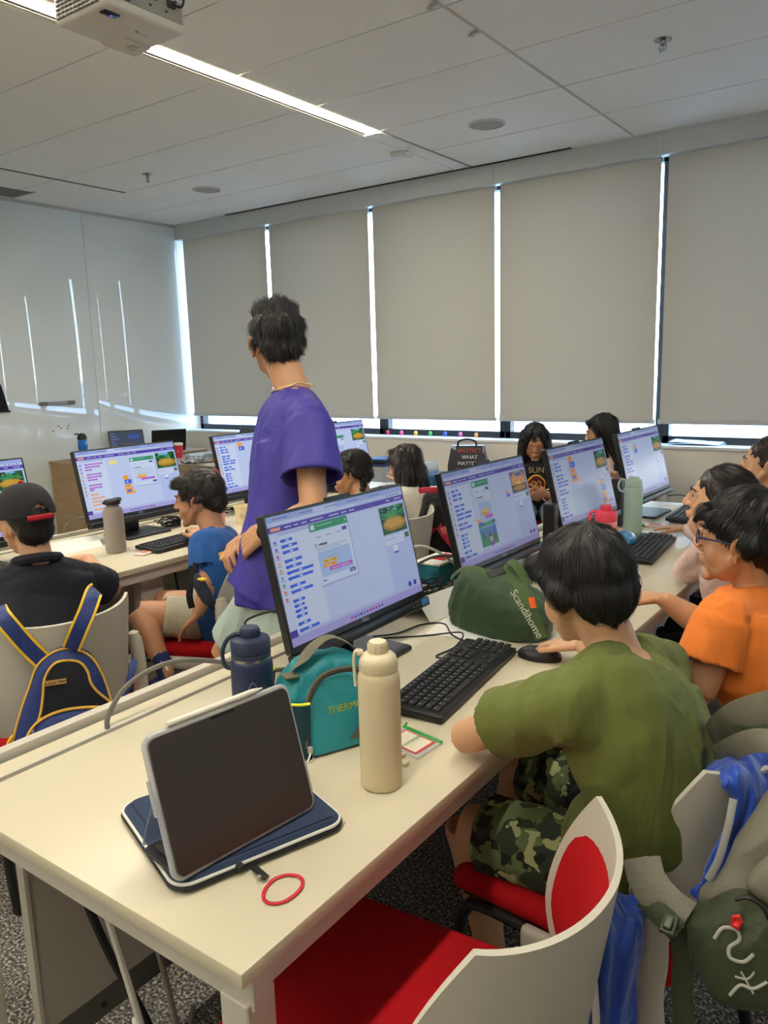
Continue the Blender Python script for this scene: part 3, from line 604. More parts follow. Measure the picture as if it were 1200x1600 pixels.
kb = make_keyboard('black keyboard on the foreground desk beside the beige bottle', (-.869, 1.469, D_), math.radians(6.4))
dup(kb, (-.892, 2.945, D_), math.radians(5), 'dark keyboard between the mint bottle and the boy in the orange shirt')
dup(kb, (-2.625, 2.18, D_), math.radians(4), 'black keyboard in front of the boy in the blue t-shirt')
dup(kb, (-2.66, 1.38, D_), math.radians(2), 'black keyboard half out of view at the left edge')
dup(kb, (-.93, 3.74, D_), math.radians(3), 'keyboard in front of the girl resting her chin on her hand')
dup(kb, (-2.64, 3.6, D_), math.radians(3), 'keyboard in front of the girl with dark braids')
def cable(label, pts, r=.0022, m=None, group=None, name='cable', cat='cable'):
    b = MB(); b.tube(spl(pts, 8), r, 7); return obj(name, b, m or m_cab, label=label, cat=cat, group=group)
m_gcab = mat('grey_cable', (112, 108, 102), .5); m_wcab = mat('white_cable', (222, 218, 206), .45)
cable('black keyboard cable curling over the desk left of the near keyboard', [(-.95, 1.55, D_+.012), (-.985, 1.575, D_+.004), (-.98, 1.66, D_+.003), (-1.02, 1.76, D_+.003), (-1.09, 1.69, D_+.003), (-1.19, 1.60, D_+.003), (-1.25, 1.52, D_+.003), (-1.30, 1.5, D_+.004)])
cable('black mouse cable running past the green bag to the mouse', [(-.80, 1.70, D_+.012), (-.86, 1.69, D_+.003), (-.95, 1.70, D_+.003), (-1.03, 1.73, D_+.003), (-1.10, 1.80, D_+.003), (-1.15, 1.76, D_+.003), (-1.17, 1.66, D_+.003), (-1.24, 1.58, D_+.003)])
cable('grey braided cable arching over the desk behind the tablet', [(-1.345, .88, D_-.01), (-1.345, .885, D_+.03), (-1.33, .93, D_+.085), (-1.31, 1.02, D_+.105), (-1.28, 1.12, D_+.08), (-1.26, 1.22, D_+.03), (-1.25, 1.30, D_+.006), (-1.22, 1.36, D_+.005)], .0055, m_gcab)
cable('black cable looping behind the nearest monitor', [(-1.36, 1.35, D_+.01), (-1.38, 1.33, D_+.06), (-1.34, 1.28, D_+.12), (-1.24, 1.30, D_+.16), (-1.18, 1.36, D_+.16)], .003)
cable('grey cable lying beside the navy bottle', [(-1.15, 1.15, D_+.004), (-1.12, 1.22, D_+.004), (-1.17, 1.30, D_+.004), (-1.2, 1.38, D_+.015)], .003, m_gcab)
cable('white cable arching between the first two monitors', [(-1.36, 1.90, D_+.0), (-1.37, 1.93, D_+.10), (-1.36, 2.03, D_+.145), (-1.33, 2.13, D_+.12), (-1.28, 2.25, D_+.02)], .005, m_wcab)
cable('grey cable arching between the first two monitors', [(-1.34, 1.86, D_+.0), (-1.34, 1.93, D_+.07), (-1.31, 2.08, D_+.11), (-1.26, 2.2, D_+.09), (-1.2, 2.25, D_+.1)], .0045, m_gcab)
def nest(label, c, n, rx, ry, h, seed, r=.0022, group=None):
    rnd = random.Random(seed); b = MB()
    for k in range(n):
        p = []; a0 = rnd.uniform(0, 6)
        for i in range(9): a = a0+i*rnd.uniform(.5, 1.1); q = rnd.uniform(.45, 1); p.append((c[0]+rx*q*math.cos(a), c[1]+ry*q*math.sin(a), c[2]+r+rnd.uniform(0, h)*(1 if i % 2 else .3)))
        b.tube(spl(p, 6), r, 6)
    return obj('cable_nest', b, m_cab, label=label, cat='cables', kind='stuff')
nest('tangle of thin black cables between the first two monitors', (-1.28, 1.93, D_), 9, .07, .20, .05, 4)
nest('tangle of black cables beside the second monitor', (-1.27, 2.62, D_), 8, .06, .14, .10, 5, .003)
nest('pile of coiled black cables at the foot of the left desk monitor', (-2.98, 2.48, D_), 9, .09, .17, .045, 6)
nest('black cables behind the cream paper cup', (-3.0, 2.80, D_), 4, .07, .1, .03, 7)
cable('thin black cable over the desk under the farthest monitor', [(-1.1, 3.95, D_+.05), (-1.05, 4.0, D_+.05), (-.98, 4.0, D_+.03), (-.95, 3.9, D_+.006), (-1.0, 3.8, D_+.004)], .0025)
cable('black cable behind the far keyboard', [(-.97, 2.98, D_+.01), (-1.02, 3.02, D_+.005), (-1.02, 3.12, D_+.004), (-1.09, 3.06, D_+.004), (-1.12, 2.98, D_+.004)], .0025)
cable('grey cable hoop beside the left desk monitor', [(-3.22, 1.98, D_+.0), (-3.21, 1.99, D_+.05), (-3.12, 2.02, D_+.09), (-3.0, 2.06, D_+.03), (-2.96, 2.08, D_+.01)], .005, m_gcab)
cable('black cable draped on the left desk by the boy in the cap', [(-2.95, 1.35, D_+.01), (-2.85, 1.45, D_+.03), (-2.8, 1.55, D_+.004), (-2.72, 1.5, D_+.004)], .003)
# ================================================================ PEOPLE: tools
from mathutils.bvhtree import BVHTree
_R = camo.matrix_world.to_3x3(); EYE = Vector((0, 0, 1.44))
def at(px, py, dep): return EYE + _R @ (Vector(((px-600)/1223.27, (800-py)/1223.27, -1))*dep)
def atz(px, py, z):
    v = _R @ Vector(((px-600)/1223.27, (800-py)/1223.27, -1)); return EYE+v*((z-1.44)/v.z)
def rc(mb, a, b, ra, rb, n=14):
    a, b = Vector(a), Vector(b); d = b-a; L = max(d.length, 1e-5); u = d/L; P = []; Rr = []
    for k in range(5): t = PI/2*(1-k/4); P.append(a-u*ra*math.sin(t)); Rr.append(max(ra*math.cos(t), 1e-4))
    for k in range(1, 6): t = PI/2*(k-1)/4; P.append(b+u*rb*math.sin(t)); Rr.append(max(rb*math.cos(t), 1e-4))
    mb.tube(P, Rr, n)
def el(mb, c, r, M=None, n=16, rot=None):
    vs = []; fs = []; K = 10; c = Vector(c)
    for k in range(1, K):
        t = PI*k/K
        for i in range(n):
            a = 2*PI*i/n; p = Vector((r[0]*math.sin(t)*math.cos(a), r[1]*math.sin(t)*math.sin(a), r[2]*math.cos(t)))
            if rot is not None: p = rot @ p
            vs.append(c+p)
    z = Vector((0, 0, r[2])); z = rot @ z if rot is not None else z
    vs += [c+z, c-z]; o = len(vs)
    for k in range(K-2):
        for i in range(n): j = (i+1) % n; fs.append((k*n+i, (k+1)*n+i, (k+1)*n+j, k*n+j))
    for i in range(n): j = (i+1) % n; fs.append((o-2, i, j)); fs.append((o-1, (K-2)*n+j, (K-2)*n+i))
    mb.add(vs, fs, 0, M)
def cone(mb, pts, radii, n=18, side=None, flat=1):
    mb.tube(spl(pts, 5), [radii[int(i/5)]+(radii[min(int(i/5)+1, len(radii)-1)]-radii[int(i/5)])*((i % 5)/5) for i in range((len(pts)-1)*5+1)], n, up=side, flat=flat)
def clay(name, mb, m, parent, voxel=.005, it=4, disp=None, fac=.5, **kw):
    me = bpy.data.meshes.new('t'); me.from_pydata([tuple(v) for v in mb.v], [], mb.f); o = bpy.data.objects.new('t', me); COL.objects.link(o)
    r = o.modifiers.new('r', 'REMESH'); r.mode = 'VOXEL'; r.voxel_size = voxel; r.use_smooth_shade = True
    if it: s = o.modifiers.new('s', 'SMOOTH'); s.iterations = it; s.factor = fac
    dg = bpy.context.evaluated_depsgraph_get(); out = bpy.data.meshes.new_from_object(o.evaluated_get(dg)); bpy.data.objects.remove(o); bpy.data.meshes.remove(me)
    if disp is not None:
        n = len(out.vertices); co = np.empty(n*3); no = np.empty(n*3); out.vertices.foreach_get('co', co); out.vertices.foreach_get('normal', no); co = co.reshape(-1, 3); no = no.reshape(-1, 3)
        d = disp(co, no); out.vertices.foreach_set('co', (co+no*d[:, None] if d.ndim == 1 else co+d).ravel())
    out.name = name; out.materials.clear(); out.materials.append(m)
    out.polygons.foreach_set('use_smooth', [True]*len(out.polygons))
    return link(name, out, parent, True, autosm=180, **kw)
def nz(co, sc, seed=0):
    s = Vector((seed*13.7, seed*5.1, seed*9.3)); return np.array([noise.noise(Vector((p[0]*sc[0], p[1]*sc[1], p[2]*sc[2]))+s) for p in co])
def folds(amp, ax=(0, 0, 1), sc=26, st=.22, seed=0, curves=()):
    """cloth wrinkles: ridged noise stretched along ax, plus explicit fold lines (points, width, height)"""
    ax = Vector(ax).normalized(); q = ax.to_track_quat('Z', 'Y').to_matrix().transposed(); A = np.array(q)
    def f(co, no):
        c = co @ A.T; n1 = nz(c, (sc, sc, sc*st), seed); n2 = nz(c, (sc*2.3, sc*2.3, sc*st*2), seed+3); d = amp*(1-2*np.abs(n1))*.7+amp*.35*n2
        d -= d.mean()
        for pts, w, h in curves:
            P = np.array([tuple(p) for p in spl(pts, 8)]); best = np.full(len(co), 9.)
            for k in range(len(P)-1):
                a, b_ = P[k], P[k+1]; ab = b_-a; t = np.clip(((co-a) @ ab)/(ab @ ab), 0, 1); dd = np.linalg.norm(co-(a+t[:, None]*ab), axis=1); best = np.minimum(best, dd)
            d += h*np.exp(-(best/w)**2)
        return d
    return f
def hollowed(disp, ends):
    """sink the closed end of each sleeve or trouser leg so that it reads as an opening"""
    def f(co, no):
        d = disp(co, no) if disp is not None else np.zeros(len(co)); v = no*d[:, None]
        for e_, ax, r, dep in ends:
            e_ = np.array(e_); ax = np.array(ax); ax = ax/np.linalg.norm(ax); q = co-e_; t = q @ ax; rad = np.linalg.norm(q-t[:, None]*ax, axis=1)
            m = (t > -.014) & (t < .02) & (rad < r*.86) & ((no @ ax) > .3); k = np.clip((r*.86-rad)/(r*.12), 0, 1); v[m] = -(ax*dep)[None]*k[m][:, None]
        return v
    return f
def ring(c, side, fwd, rw, rd, n=28, p=2.5, front=1.0):
    o = []
    for i in range(n):
        a = 2*PI*i/n; ca, sa = math.cos(a), math.sin(a)
        x = rw*math.copysign(abs(ca)**(2/p), ca); y = rd*math.copysign(abs(sa)**(2/p), sa)*(front if sa > 0 else 1)
        o.append(Vector(c)+side*x+fwd*y)
    return o
def torso(mb, secs, n=28, p=2.5):
    """secs: (centre, side vector, half width, half depth); smoothed along the spine"""
    C_ = [Vector(s[0]) for s in secs]; k = len(C_); m = 4; rs = []
    cs = spl(C_, m); sd = spl([Vector(s[1]).normalized() for s in secs], m); ws = spl([Vector((s[2], s[3], 0)) for s in secs], m)
    for i in range(len(cs)):
        t = (cs[min(i+1, len(cs)-1)]-cs[max(i-1, 0)]).normalized(); s = (sd[i]-t*sd[i].dot(t)).normalized(); f = t.cross(s)
        rs.append(ring(cs[i], s, f, max(ws[i].x, .005), max(ws[i].y, .005), n, p))
    mb.loft(rs)
def frame(F, U=(0, 0, 1)):
    F = Vector(F).normalized(); R = F.cross(Vector(U)).normalized(); U = R.cross(F); return Matrix((R, F, U)).transposed()
def head_prims(mb, c, F, U, s, wide=1.0):
    M = Matrix.Translation(c) @ frame(F, U).to_4x4() @ Matrix.Scale(s, 4)
    def E(p, r, rot=None): el(mb, p, r, M, rot=rot)
    def C_(a, b, ra, rb): q = MB(); rc(q, a, b, ra, rb, 10); mb.add(q.v, q.f, 0, M)
    E((0, -.012, .036), (.076, .096, .087)); E((0, .026, .0), (.065, .064, .085)); E((0, .03, -.052), (.054*wide, .052, .046)); E((0, .024, -.034), (.062*wide, .058, .055)); C_((-.012, .07, -.086), (.012, .07, -.086), .016, .016)
    E((-.032, .050, -.026), (.031*wide, .028, .036)); E((.032, .050, -.026), (.031*wide, .028, .036))
    C_((-.034, .079, .034), (-.008, .088, .03), .0085, .008); C_((.034, .079, .034), (.008, .088, .03), .0085, .008)
    C_((0, .088, .024), (0, .106, -.014), .0075, .0105); E((-.011, .099, -.019), (.008, .009, .007)); E((.011, .099, -.019), (.008, .009, .007))
    C_((-.02, .086, -.05), (0, .094, -.046), .005, .0065); C_((.02, .086, -.05), (0, .094, -.046), .005, .0065); C_((-.015, .087, -.059), (.015, .087, -.059), .0068, .0068)
    for x in (-1, 1):
        C_((x*.015, .082, .022), (x*.045, .074, .021), .0065, .0055); C_((x*.018, .081, .006), (x*.042, .076, .006), .004, .004)
        for a in range(9):
            t0 = math.radians(-60+a*28); t1 = t0+math.radians(28); pe = lambda t: (x*(.078+.011*math.cos(t-2.6)*1), -.014-.017*math.cos(t), -.002+.029*math.sin(t))
            C_(pe(t0), pe(t1), .0048, .0048)
        E((x*.078, -.009, .0), (.005, .014, .022)); C_((x*.078, .001, -.022), (x*.079, -.006, -.03), .0065, .0055)
        C_((x*.058, .0, -.025), (x*.040, .035, -.062), .014, .018)
    return M
def hand_prims(mb, w, d, n, t, s=1.0, curl=(20, 25, 20), thumb=(35, 10), spread=4, curls=None):
    """w wrist, d hand direction, n palm normal, t side of the thumb"""
    w, d, n, t = Vector(w), Vector(d).normalized(), Vector(n), Vector(t); n = (n-d*n.dot(d)).normalized(); t = (t-d*t.dot(d)-n*t.dot(n)).normalized()
    wd = .078*s; L = .088*s
    for k in range(4):
        o = t*wd*(.36-.24*k); rc(mb, w+o*.45, w+d*(L-.004*abs(k-1))+o, .0145*s, .0115*s, 10)
    rc(mb, w+t*.018*s+d*.02*s, w+d*.06*s+t*.03*s+n*.006*s, .014*s, .013*s, 10)
    Ls = [(.040, .026, .020), (.044, .029, .021), (.041, .027, .020), (.032, .021, .018)]
    for k in range(4):
        o = t*wd*(.36-.24*k); p = w+d*(L-.004*abs(k-1)*s)+o; a = 0; sp = math.radians(spread*(1.5-k)); c = curls[k] if curls else curl; r = .0092*s*(1, 1.03, 1, .88)[k]
        for j in range(3):
            a += math.radians(c[j]); q = d*math.cos(a)+n*math.sin(a)+t*math.sin(sp)*math.cos(a); q.normalize(); p2 = p+q*Ls[k][j]*s; rc(mb, p, p2, r, r*.9, 10); p = p2; r *= .9
    p = w+d*.022*s+t*.026*s; a0 = math.radians(thumb[0])
    for j, (l, r) in enumerate(((.040, .0125), (.032, .0105), (.024, .0095))):
        a = a0-math.radians(12*j); q = (d*math.cos(a)+t*math.sin(a)+n*(.25+.2*j)*math.radians(thumb[1])*3).normalized(); p2 = p+q*l*s; rc(mb, p, p2, r*s, r*.92*s, 10); p = p2
def skin(name, rgb): 
    m = mat(name, rgb, .48, bump=.08, bscale=500, var=.05, vscale=30, sss=.12); return m
def hairmat(name, rgb, rough=.38): return mat(name, rgb, rough, spec=.5)
m_eye = mat('eye_white', (225, 220, 212), .2); m_iris = mat('iris_dark', (28, 18, 14), .15)
def eyes(t, M, brow, look=(0, 0)):
    for x in (-1, 1):
        b = MB(); el(b, (x*.03, .0725, .0135), (.0122, .0122, .0105), M, 14); 
        for i in range(len(b.f)): b.sm[i] = True
        e = obj('eye', b, m_eye, t, True)
        b = MB(); el(b, (x*.03+look[0], .0815, .0135+look[1]), (.0062, .0052, .0062), M, 12); b.sm = [True]*len(b.f); obj('iris', b, m_iris, e, True)
        b = MB(); q = [(x*.012, .093, .031), (x*.025, .0925, .036), (x*.04, .083, .036), (x*.048, .075, .031)]; b.tube([M @ Vector(p) for p in spl(q, 4)], [.0024, .003, .003, .003, .003, .003, .0028, .0026, .0024, .0022, .002, .0015, .001], 6); obj('eyebrow', b, brow, t, True)
def legs(mb, P, s, side):
    for q in ('L', 'R'):
        h, k, a = [Vector(P[j+q]) for j in ('hip', 'kn', 'an')]
        cone(mb, [h, h.lerp(k, .5), k], [.078*s, .068*s, .052*s]); rc(mb, k, k, .053*s, .053*s)
        sh = (a-k).normalized(); bk = -Vector(P['F']); bk = (bk-sh*bk.dot(sh)).normalized()
        cone(mb, [k, k.lerp(a, .3)+bk*.012*s, k.lerp(a, .65), a], [.050*s, .052*s, .040*s, .030*s])
def arms(mb, P, s, hands=True):
    for q in ('L', 'R'):
        sh, e_, w = [Vector(P[j+q]) for j in ('sh', 'el', 'wr')]
        rc(mb, sh, sh, .05*s, .05*s); cone(mb, [sh, sh.lerp(e_, .5), e_], [.046*s, .041*s, .035*s]); rc(mb, e_, e_, .035*s, .035*s); cone(mb, [e_, e_.lerp(w, .3), e_.lerp(w, .7), w], [.036*s, .037*s, .029*s, .022*s], flat=1)
        h = P.get('hand'+q)
        if h: hand_prims(mb, w, h['d'], h['n'], h['t'], h.get('s', s*.95), h.get('curl', (25, 30, 20)), h.get('thumb', (35, 10)), h.get('spread', 4), h.get('curls'))
        else: hand_prims(mb, w, (w-e_).normalized(), (0, 0, -1), Vector(P['F']) if abs((w-e_).normalized().dot(Vector(P['F']))) < .8 else Vector((0, 1, 0)), s*.95)
SC = dict
def figure(label, P, s, skinm, voxel=.0045, hs=None, loc=None, shirt=None, sleeve=.55, shorts=None, shorts_len=.75, long_sleeve=False, brow=None, shoe=None, look=(0, 0), wide=1.0, shirt_disp=None, shorts_disp=None, shirt_pts=None, sl_r=(.062, .064, .062), sleeve_name='t_shirt', pants_name='shorts', build=1.0, collar=True, hem=0.0, face=True, sock=None):
    """one person from joints; returns (thing, head matrix)"""
    pel, ch_, nb, hd = Vector(P['pel']), Vector(P['chest']), Vector(P['neck']), Vector(P['head']); hs = hs or s
    F = Vector(P['F']).normalized(); P['F'] = F; L = Vector((0, 0, 1)).cross(F).normalized(); sl = (Vector(P['shL'])-Vector(P['shR'])).normalized()
    if 'hipL' not in P: P['hipL'] = pel+L*.085*s+F*.03; P['hipR'] = pel-L*.085*s+F*.03
    if 'knL' not in P:
        P['knL'] = P['hipL']+F*.40*s+L*.05; P['knR'] = P['hipR']+F*.40*s-L*.05; P['knL'].z = P['knR'].z = .49*(.5+.5*s)
    if 'anL' not in P:
        P['anL'] = P['knL']+F*.03; P['anR'] = P['knR']+F*.03; P['anL'].z = P['anR'].z = .085
    g = Vector((pel.x, pel.y, 0)); t = thing('person', label, 'person', g, 0)
    b = MB(); M = head_prims(b, hd, P['hF'], P.get('hU', (0, 0, 1)), hs, wide)
    nk = M @ Vector((0, -.02, -.03)); rc(b, nb-(nk-nb).normalized()*.02, nk, .052*s, .052*hs); rc(b, nb, M @ Vector((0, .0, -.05)), .045*s, .04*hs)
    W1, D1 = .155*s*build, .095*s*build; mid = ch_.lerp(pel, .55)+Vector(P.get('slouch', (0, 0, 0)))
    secs = [(pel-(ch_-pel).normalized()*.08*s, L, .13*s*build, .095*s*build), (pel, L, .155*s*build, .105*s*build), (mid, (L+sl)*.5, .135*s*build, .092*s*build), (ch_, sl, W1, D1), (ch_.lerp(nb, .6), sl, .145*s*build, .08*s), (nb, sl, .06*s, .052*s)]
    torso(b, secs); 
    for q in ('L', 'R'): rc(b, ch_.lerp(nb, .75)+sl*(.05 if q == 'L' else -.05)*s, P['sh'+q], .06*s, .05*s)
    arms(b, P, s); legs(b, P, s, L)
    for q in ('L', 'R'):
        a = Vector(P['an'+q]); tf = Vector(P.get('toe', F)); rc(b, a, a-Vector((0, 0, .03)), .03*s, .03*s); rc(b, a-Vector((0, 0, .045)), a+tf*.12*s-Vector((0, 0, .055)), .028*s, .024*s)
    clay('body', b, skinm, t, voxel, 3)
    if face: eyes(t, M, brow, look)
    if shirt:
        o = .013*s; b = MB(); h2 = pel+(pel-ch_).normalized()*hem
        ss = [(h2-(ch_-pel).normalized()*.06*s, L, .150*s*build+o, .112*s*build+o), (pel+(ch_-pel)*.08, L, .158*s*build+o, .115*s*build+o), (mid, (L+sl)*.5, .150*s*build+o, .102*s*build+o), (ch_, sl, W1+o*1.3, D1+o*1.2), (ch_.lerp(nb, .6), sl, .145*s*build+o, .08*s+o), (nb.lerp(ch_, .08), sl, .072*s, .062*s)]
        torso(b, ss, 32)
        for q in ('L', 'R'):
            sh, e_, w = [Vector(P[j+q]) for j in ('sh', 'el', 'wr')]
            rc(b, ch_.lerp(nb, .72)+sl*(.045 if q == 'L' else -.045)*s, sh, .068*s, .062*s); rc(b, ch_+sl*(.09 if q == 'L' else -.09)*s, sh-Vector((0, 0, .02*s)), .08*s, .064*s)
            if long_sleeve: cone(b, [sh, sh.lerp(e_, .5), e_], [.060*s, .056*s, .052*s]); rc(b, e_, e_, .051*s, .051*s); cone(b, [e_, e_.lerp(w, .5), e_.lerp(w, .93)], [.051*s, .045*s, .034*s])
            else: cone(b, [sh, sh.lerp(e_, sleeve*.5), sh.lerp(e_, sleeve)], [x*s for x in sl_r])
        if shirt_pts: shirt_pts(b)
        if collar: b.tube(spl([nb.lerp(ch_, .05)+Vector((0, 0, 0))+sl*.066*s*math.cos(a*PI/6)+sl.cross((nb-ch_).normalized())*.058*s*math.sin(a*PI/6)+(nb-ch_).normalized()*(.004) for a in range(12)], 3, True), .006, 8, closed=True)
        ends = [] if long_sleeve else [(Vector(P['sh'+q]).lerp(P['el'+q], sleeve), Vector(P['el'+q])-Vector(P['sh'+q]), sl_r[2]*s, .05) for q in ('L', 'R')]
        clay(sleeve_name, b, shirt, t, max(voxel, .005), 3, hollowed(shirt_disp, ends))
    if shorts:
        b = MB(); torso(b, [(pel-(ch_-pel).normalized()*.09*s, L, .12*s*build, .10*s), (pel-(ch_-pel).normalized()*.03*s, L, .165*s*build, .118*s), (pel+(ch_-pel)*.15, L, .160*s*build, .112*s)])
        for q in ('L', 'R'):
            h, k, a = [Vector(P[j+q]) for j in ('hip', 'kn', 'an')]
            if shorts_len > 1: cone(b, [h, h.lerp(k, .5), k], [.092*s, .082*s, .068*s]); rc(b, k, k, .067*s, .067*s); cone(b, [k, k.lerp(a, .5), k.lerp(a, .92)], [.066*s, .058*s, .05*s])
            else: cone(b, [h, h.lerp(k, shorts_len*.5), h.lerp(k, shorts_len)], [.094*s, .092*s, .088*s]); rc(b, h, h, .09*s, .09*s)
        ends = [] if shorts_len > 1 else [(Vector(P['hip'+q]).lerp(P['kn'+q], shorts_len), Vector(P['kn'+q])-Vector(P['hip'+q]), .088*s, .06) for q in ('L', 'R')]
        clay(pants_name, b, shorts, t, max(voxel, .0055), 3, hollowed(shorts_disp, ends))
    for q in ('L', 'R'):
        a = Vector(P['an'+q]); tf = Vector(P.get('toe', F)).normalized(); 
        if sock: b = MB(); kk = Vector(P['kn'+q]); cone(b, [a-Vector((0, 0, .03)), a.lerp(kk, .15), a.lerp(kk, .3)], [.036*s, .036*s, .04*s]); rc(b, a-Vector((0, 0, .04)), a-Vector((0, 0, .04))+tf*.04, .034*s, .03*s); clay('sock', b, sock, t, .006, 3)
        b = MB(); base = Vector((a.x, a.y, .0)); lat = tf.cross(Vector((0, 0, 1))); zz = a.z-.085
        rs = []
        for u, wd, hh in ((-.075, .024, .07), (-.06, .034, .085), (-.02, .038, .088), (.03, .040, .07), (.09, .045, .05), (.14, .043, .042), (.17, .030, .032)):
            rs.append([base+tf*u*s+lat*wd*s*x+Vector((0, 0, max(0, zz)+z*hh)) for x, z in ((-1, .02), (-1.02, .35), (-.85, .8), (-.4, 1), (.4, 1), (.85, .8), (1.02, .35), (1, .02))])
        b.loft(rs); clay('shoe', b, shoe or m_blks, t, .006, 3)
    return t, M
# ---------------------------------------------------------------- hair
def strands(mb, base, M, flow, n, length, w, seed, segs=4, lift=.15, mask=None, jit=.3, wav=0):
    """ribbons combed over the hair volume"""
    rnd = random.Random(seed); me = base.data; inv = TM.get(base.parent.name) if base.parent else Matrix()
    vs = [inv @ v.co for v in me.vertices]; bvh = BVHTree.FromPolygons(vs, [tuple(p.vertices) for p in me.polygons]); Mi = M.inverted(); N = len(vs)
    nr = [v.normal.copy() for v in me.vertices]; cnt = 0; tries = 0
    while cnt < n and tries < n*6:
        tries += 1; i = rnd.randrange(N); p = vs[i].copy(); no = nr[i]; lp = Mi @ p
        if mask and not mask(lp): continue
        cnt += 1; L = length*rnd.uniform(.6, 1.15); pts = []; ns = []; j = Vector((rnd.gauss(0, 1), rnd.gauss(0, 1), rnd.gauss(0, 1)))*jit; lf = lift*rnd.uniform(.2, 1.3); ph = rnd.uniform(0, 6)
        for k in range(segs+1):
            pts.append(p.copy()); ns.append(no.copy()); f = (M.to_3x3() @ (Vector(flow(Mi @ p))+j)).normalized(); f = f-no*f.dot(no)
            if f.length < 1e-4: break
            f.normalize(); p = p+f*(L/segs)+no*lf*(L/segs)*(.2+1.0*k/segs)
            if wav: p += f.cross(no)*wav*math.sin(k*1.7+ph)
            q = bvh.find_nearest(p)
            if q[0] is not None:
                no = q[1]; hgt = (p-q[0]).dot(no)
                if hgt < .001: p = q[0]+no*.0015
        if len(pts) < 3: continue
        v = []; K = len(pts)
        for k in range(K):
            t_ = (pts[min(k+1, K-1)]-pts[max(k-1, 0)]); sd = t_.cross(ns[k])
            if sd.length < 1e-7: sd = Vector((1, 0, 0))
            sd.normalize(); ww = w*(1-.9*(k/(K-1))**1.6)*.5; v += [pts[k]-sd*ww, pts[k]+ns[k]*ww*.5, pts[k]+sd*ww]
        mb.add(v, [f for k in range(K-1) for f in ((3*k, 3*k+1, 3*k+4, 3*k+3), (3*k+1, 3*k+2, 3*k+5, 3*k+4))], 0, None, True)
def do_hair(t, M, hm, prims, flow, n=1800, length=.05, w=.0026, seed=1, voxel=.005, it=3, lift=.18, mask=None, jit=.3, bump=.004, bsc=(60, 60, 25), segs=4, wav=0):
    b = MB()
    for p in prims:
        if p[0] == 'e': el(b, p[1], p[2], M, rot=p[3] if len(p) > 3 else None)
        elif p[0] == 'c': q = MB(); rc(q, p[1], p[2], p[3], p[4]); b.add(q.v, q.f, 0, M)
        else: q = MB(); p[1](q); b.add(q.v, q.f, 0, M)
    Mi = np.array(M.inverted())
    def dsp(co, no):
        loc = co @ Mi[:3, :3].T + Mi[:3, 3]; return bump*nz(loc, bsc, seed)
    h = clay('hair', b, hm, t, voxel, it, dsp)
    s = MB(); strands(s, h, M, flow, n, length, w, seed, segs, lift, mask, jit, wav)
    o = obj('hair_strands', s, hm, t, True)
    # merge strands into the hair mesh so it stays one part
    me = bpy.data.meshes.new('hair'); bm = bmesh.new(); bm.from_mesh(h.data); bm.from_mesh(o.data); bm.to_mesh(me); bm.free(); me.materials.append(hm)
    old = h.data; h.data = me; bpy.data.meshes.remove(old); bpy.data.objects.remove(o)
    return h
def fl_crown(crown=(0, -.05, .12), down=.6, fwd=0):
    c = Vector(crown)
    def f(p): d = p-c; d = d/max(d.length, .01); return d+Vector((0, fwd, -down))
    return f
SHORT = [('e', (0, -.018, .046), (.083, .098, .088)), ('e', (0, -.062, .0), (.066, .05, .062)), ('c', (-.068, -.005, .035), (-.069, -.03, .02), .016, .018), ('c', (.068, -.005, .035), (.069, -.03, .02), .016, .018)]
# ================================================================ PEOPLE
sk_tan = skin('skin_tan', (196, 146, 108)); sk_lt = skin('skin_light', (206, 158, 122)); sk_br = skin('skin_brown', (182, 130, 98)); sk_md = skin('skin_medium', (186, 134, 98))
h_blk = hairmat('hair_black', (15, 12, 12), .48); h_brn = hairmat('hair_dark_brown', (30, 21, 17)); 
def cloth(name, rgb, **k): return mat(name, rgb, k.pop('rough', .85), bump=k.pop('bump', .25), bscale=k.pop('bscale', 900), sheen=k.pop('sheen', .04), wrinkle=k.pop('wrinkle', .45), **k)
m_olive = cloth('olive_cotton', (98, 106, 44)); m_orange = cloth('orange_cotton', (236, 128, 44)); m_purple = mat('purple_jersey', (60, 50, 150), .62, bump=.15, bscale=900, wrinkle=.4); m_blue = cloth('blue_cotton', (28, 84, 152))
m_navy = cloth('navy_pique', (12, 17, 30)); m_mint = cloth('pale_grey_green_cotton', (172, 186, 176)); m_cream = cloth('cream_cotton', (214, 206, 186)); m_pink = cloth('pale_pink_fleece', (224, 192, 182)); m_black = cloth('black_cotton', (20, 19, 21)); m_khaki = cloth('khaki_cotton', (178, 172, 148)); m_denim = cloth('pale_denim', (150, 172, 192)); m_dkden = cloth('dark_denim', (36, 44, 62))
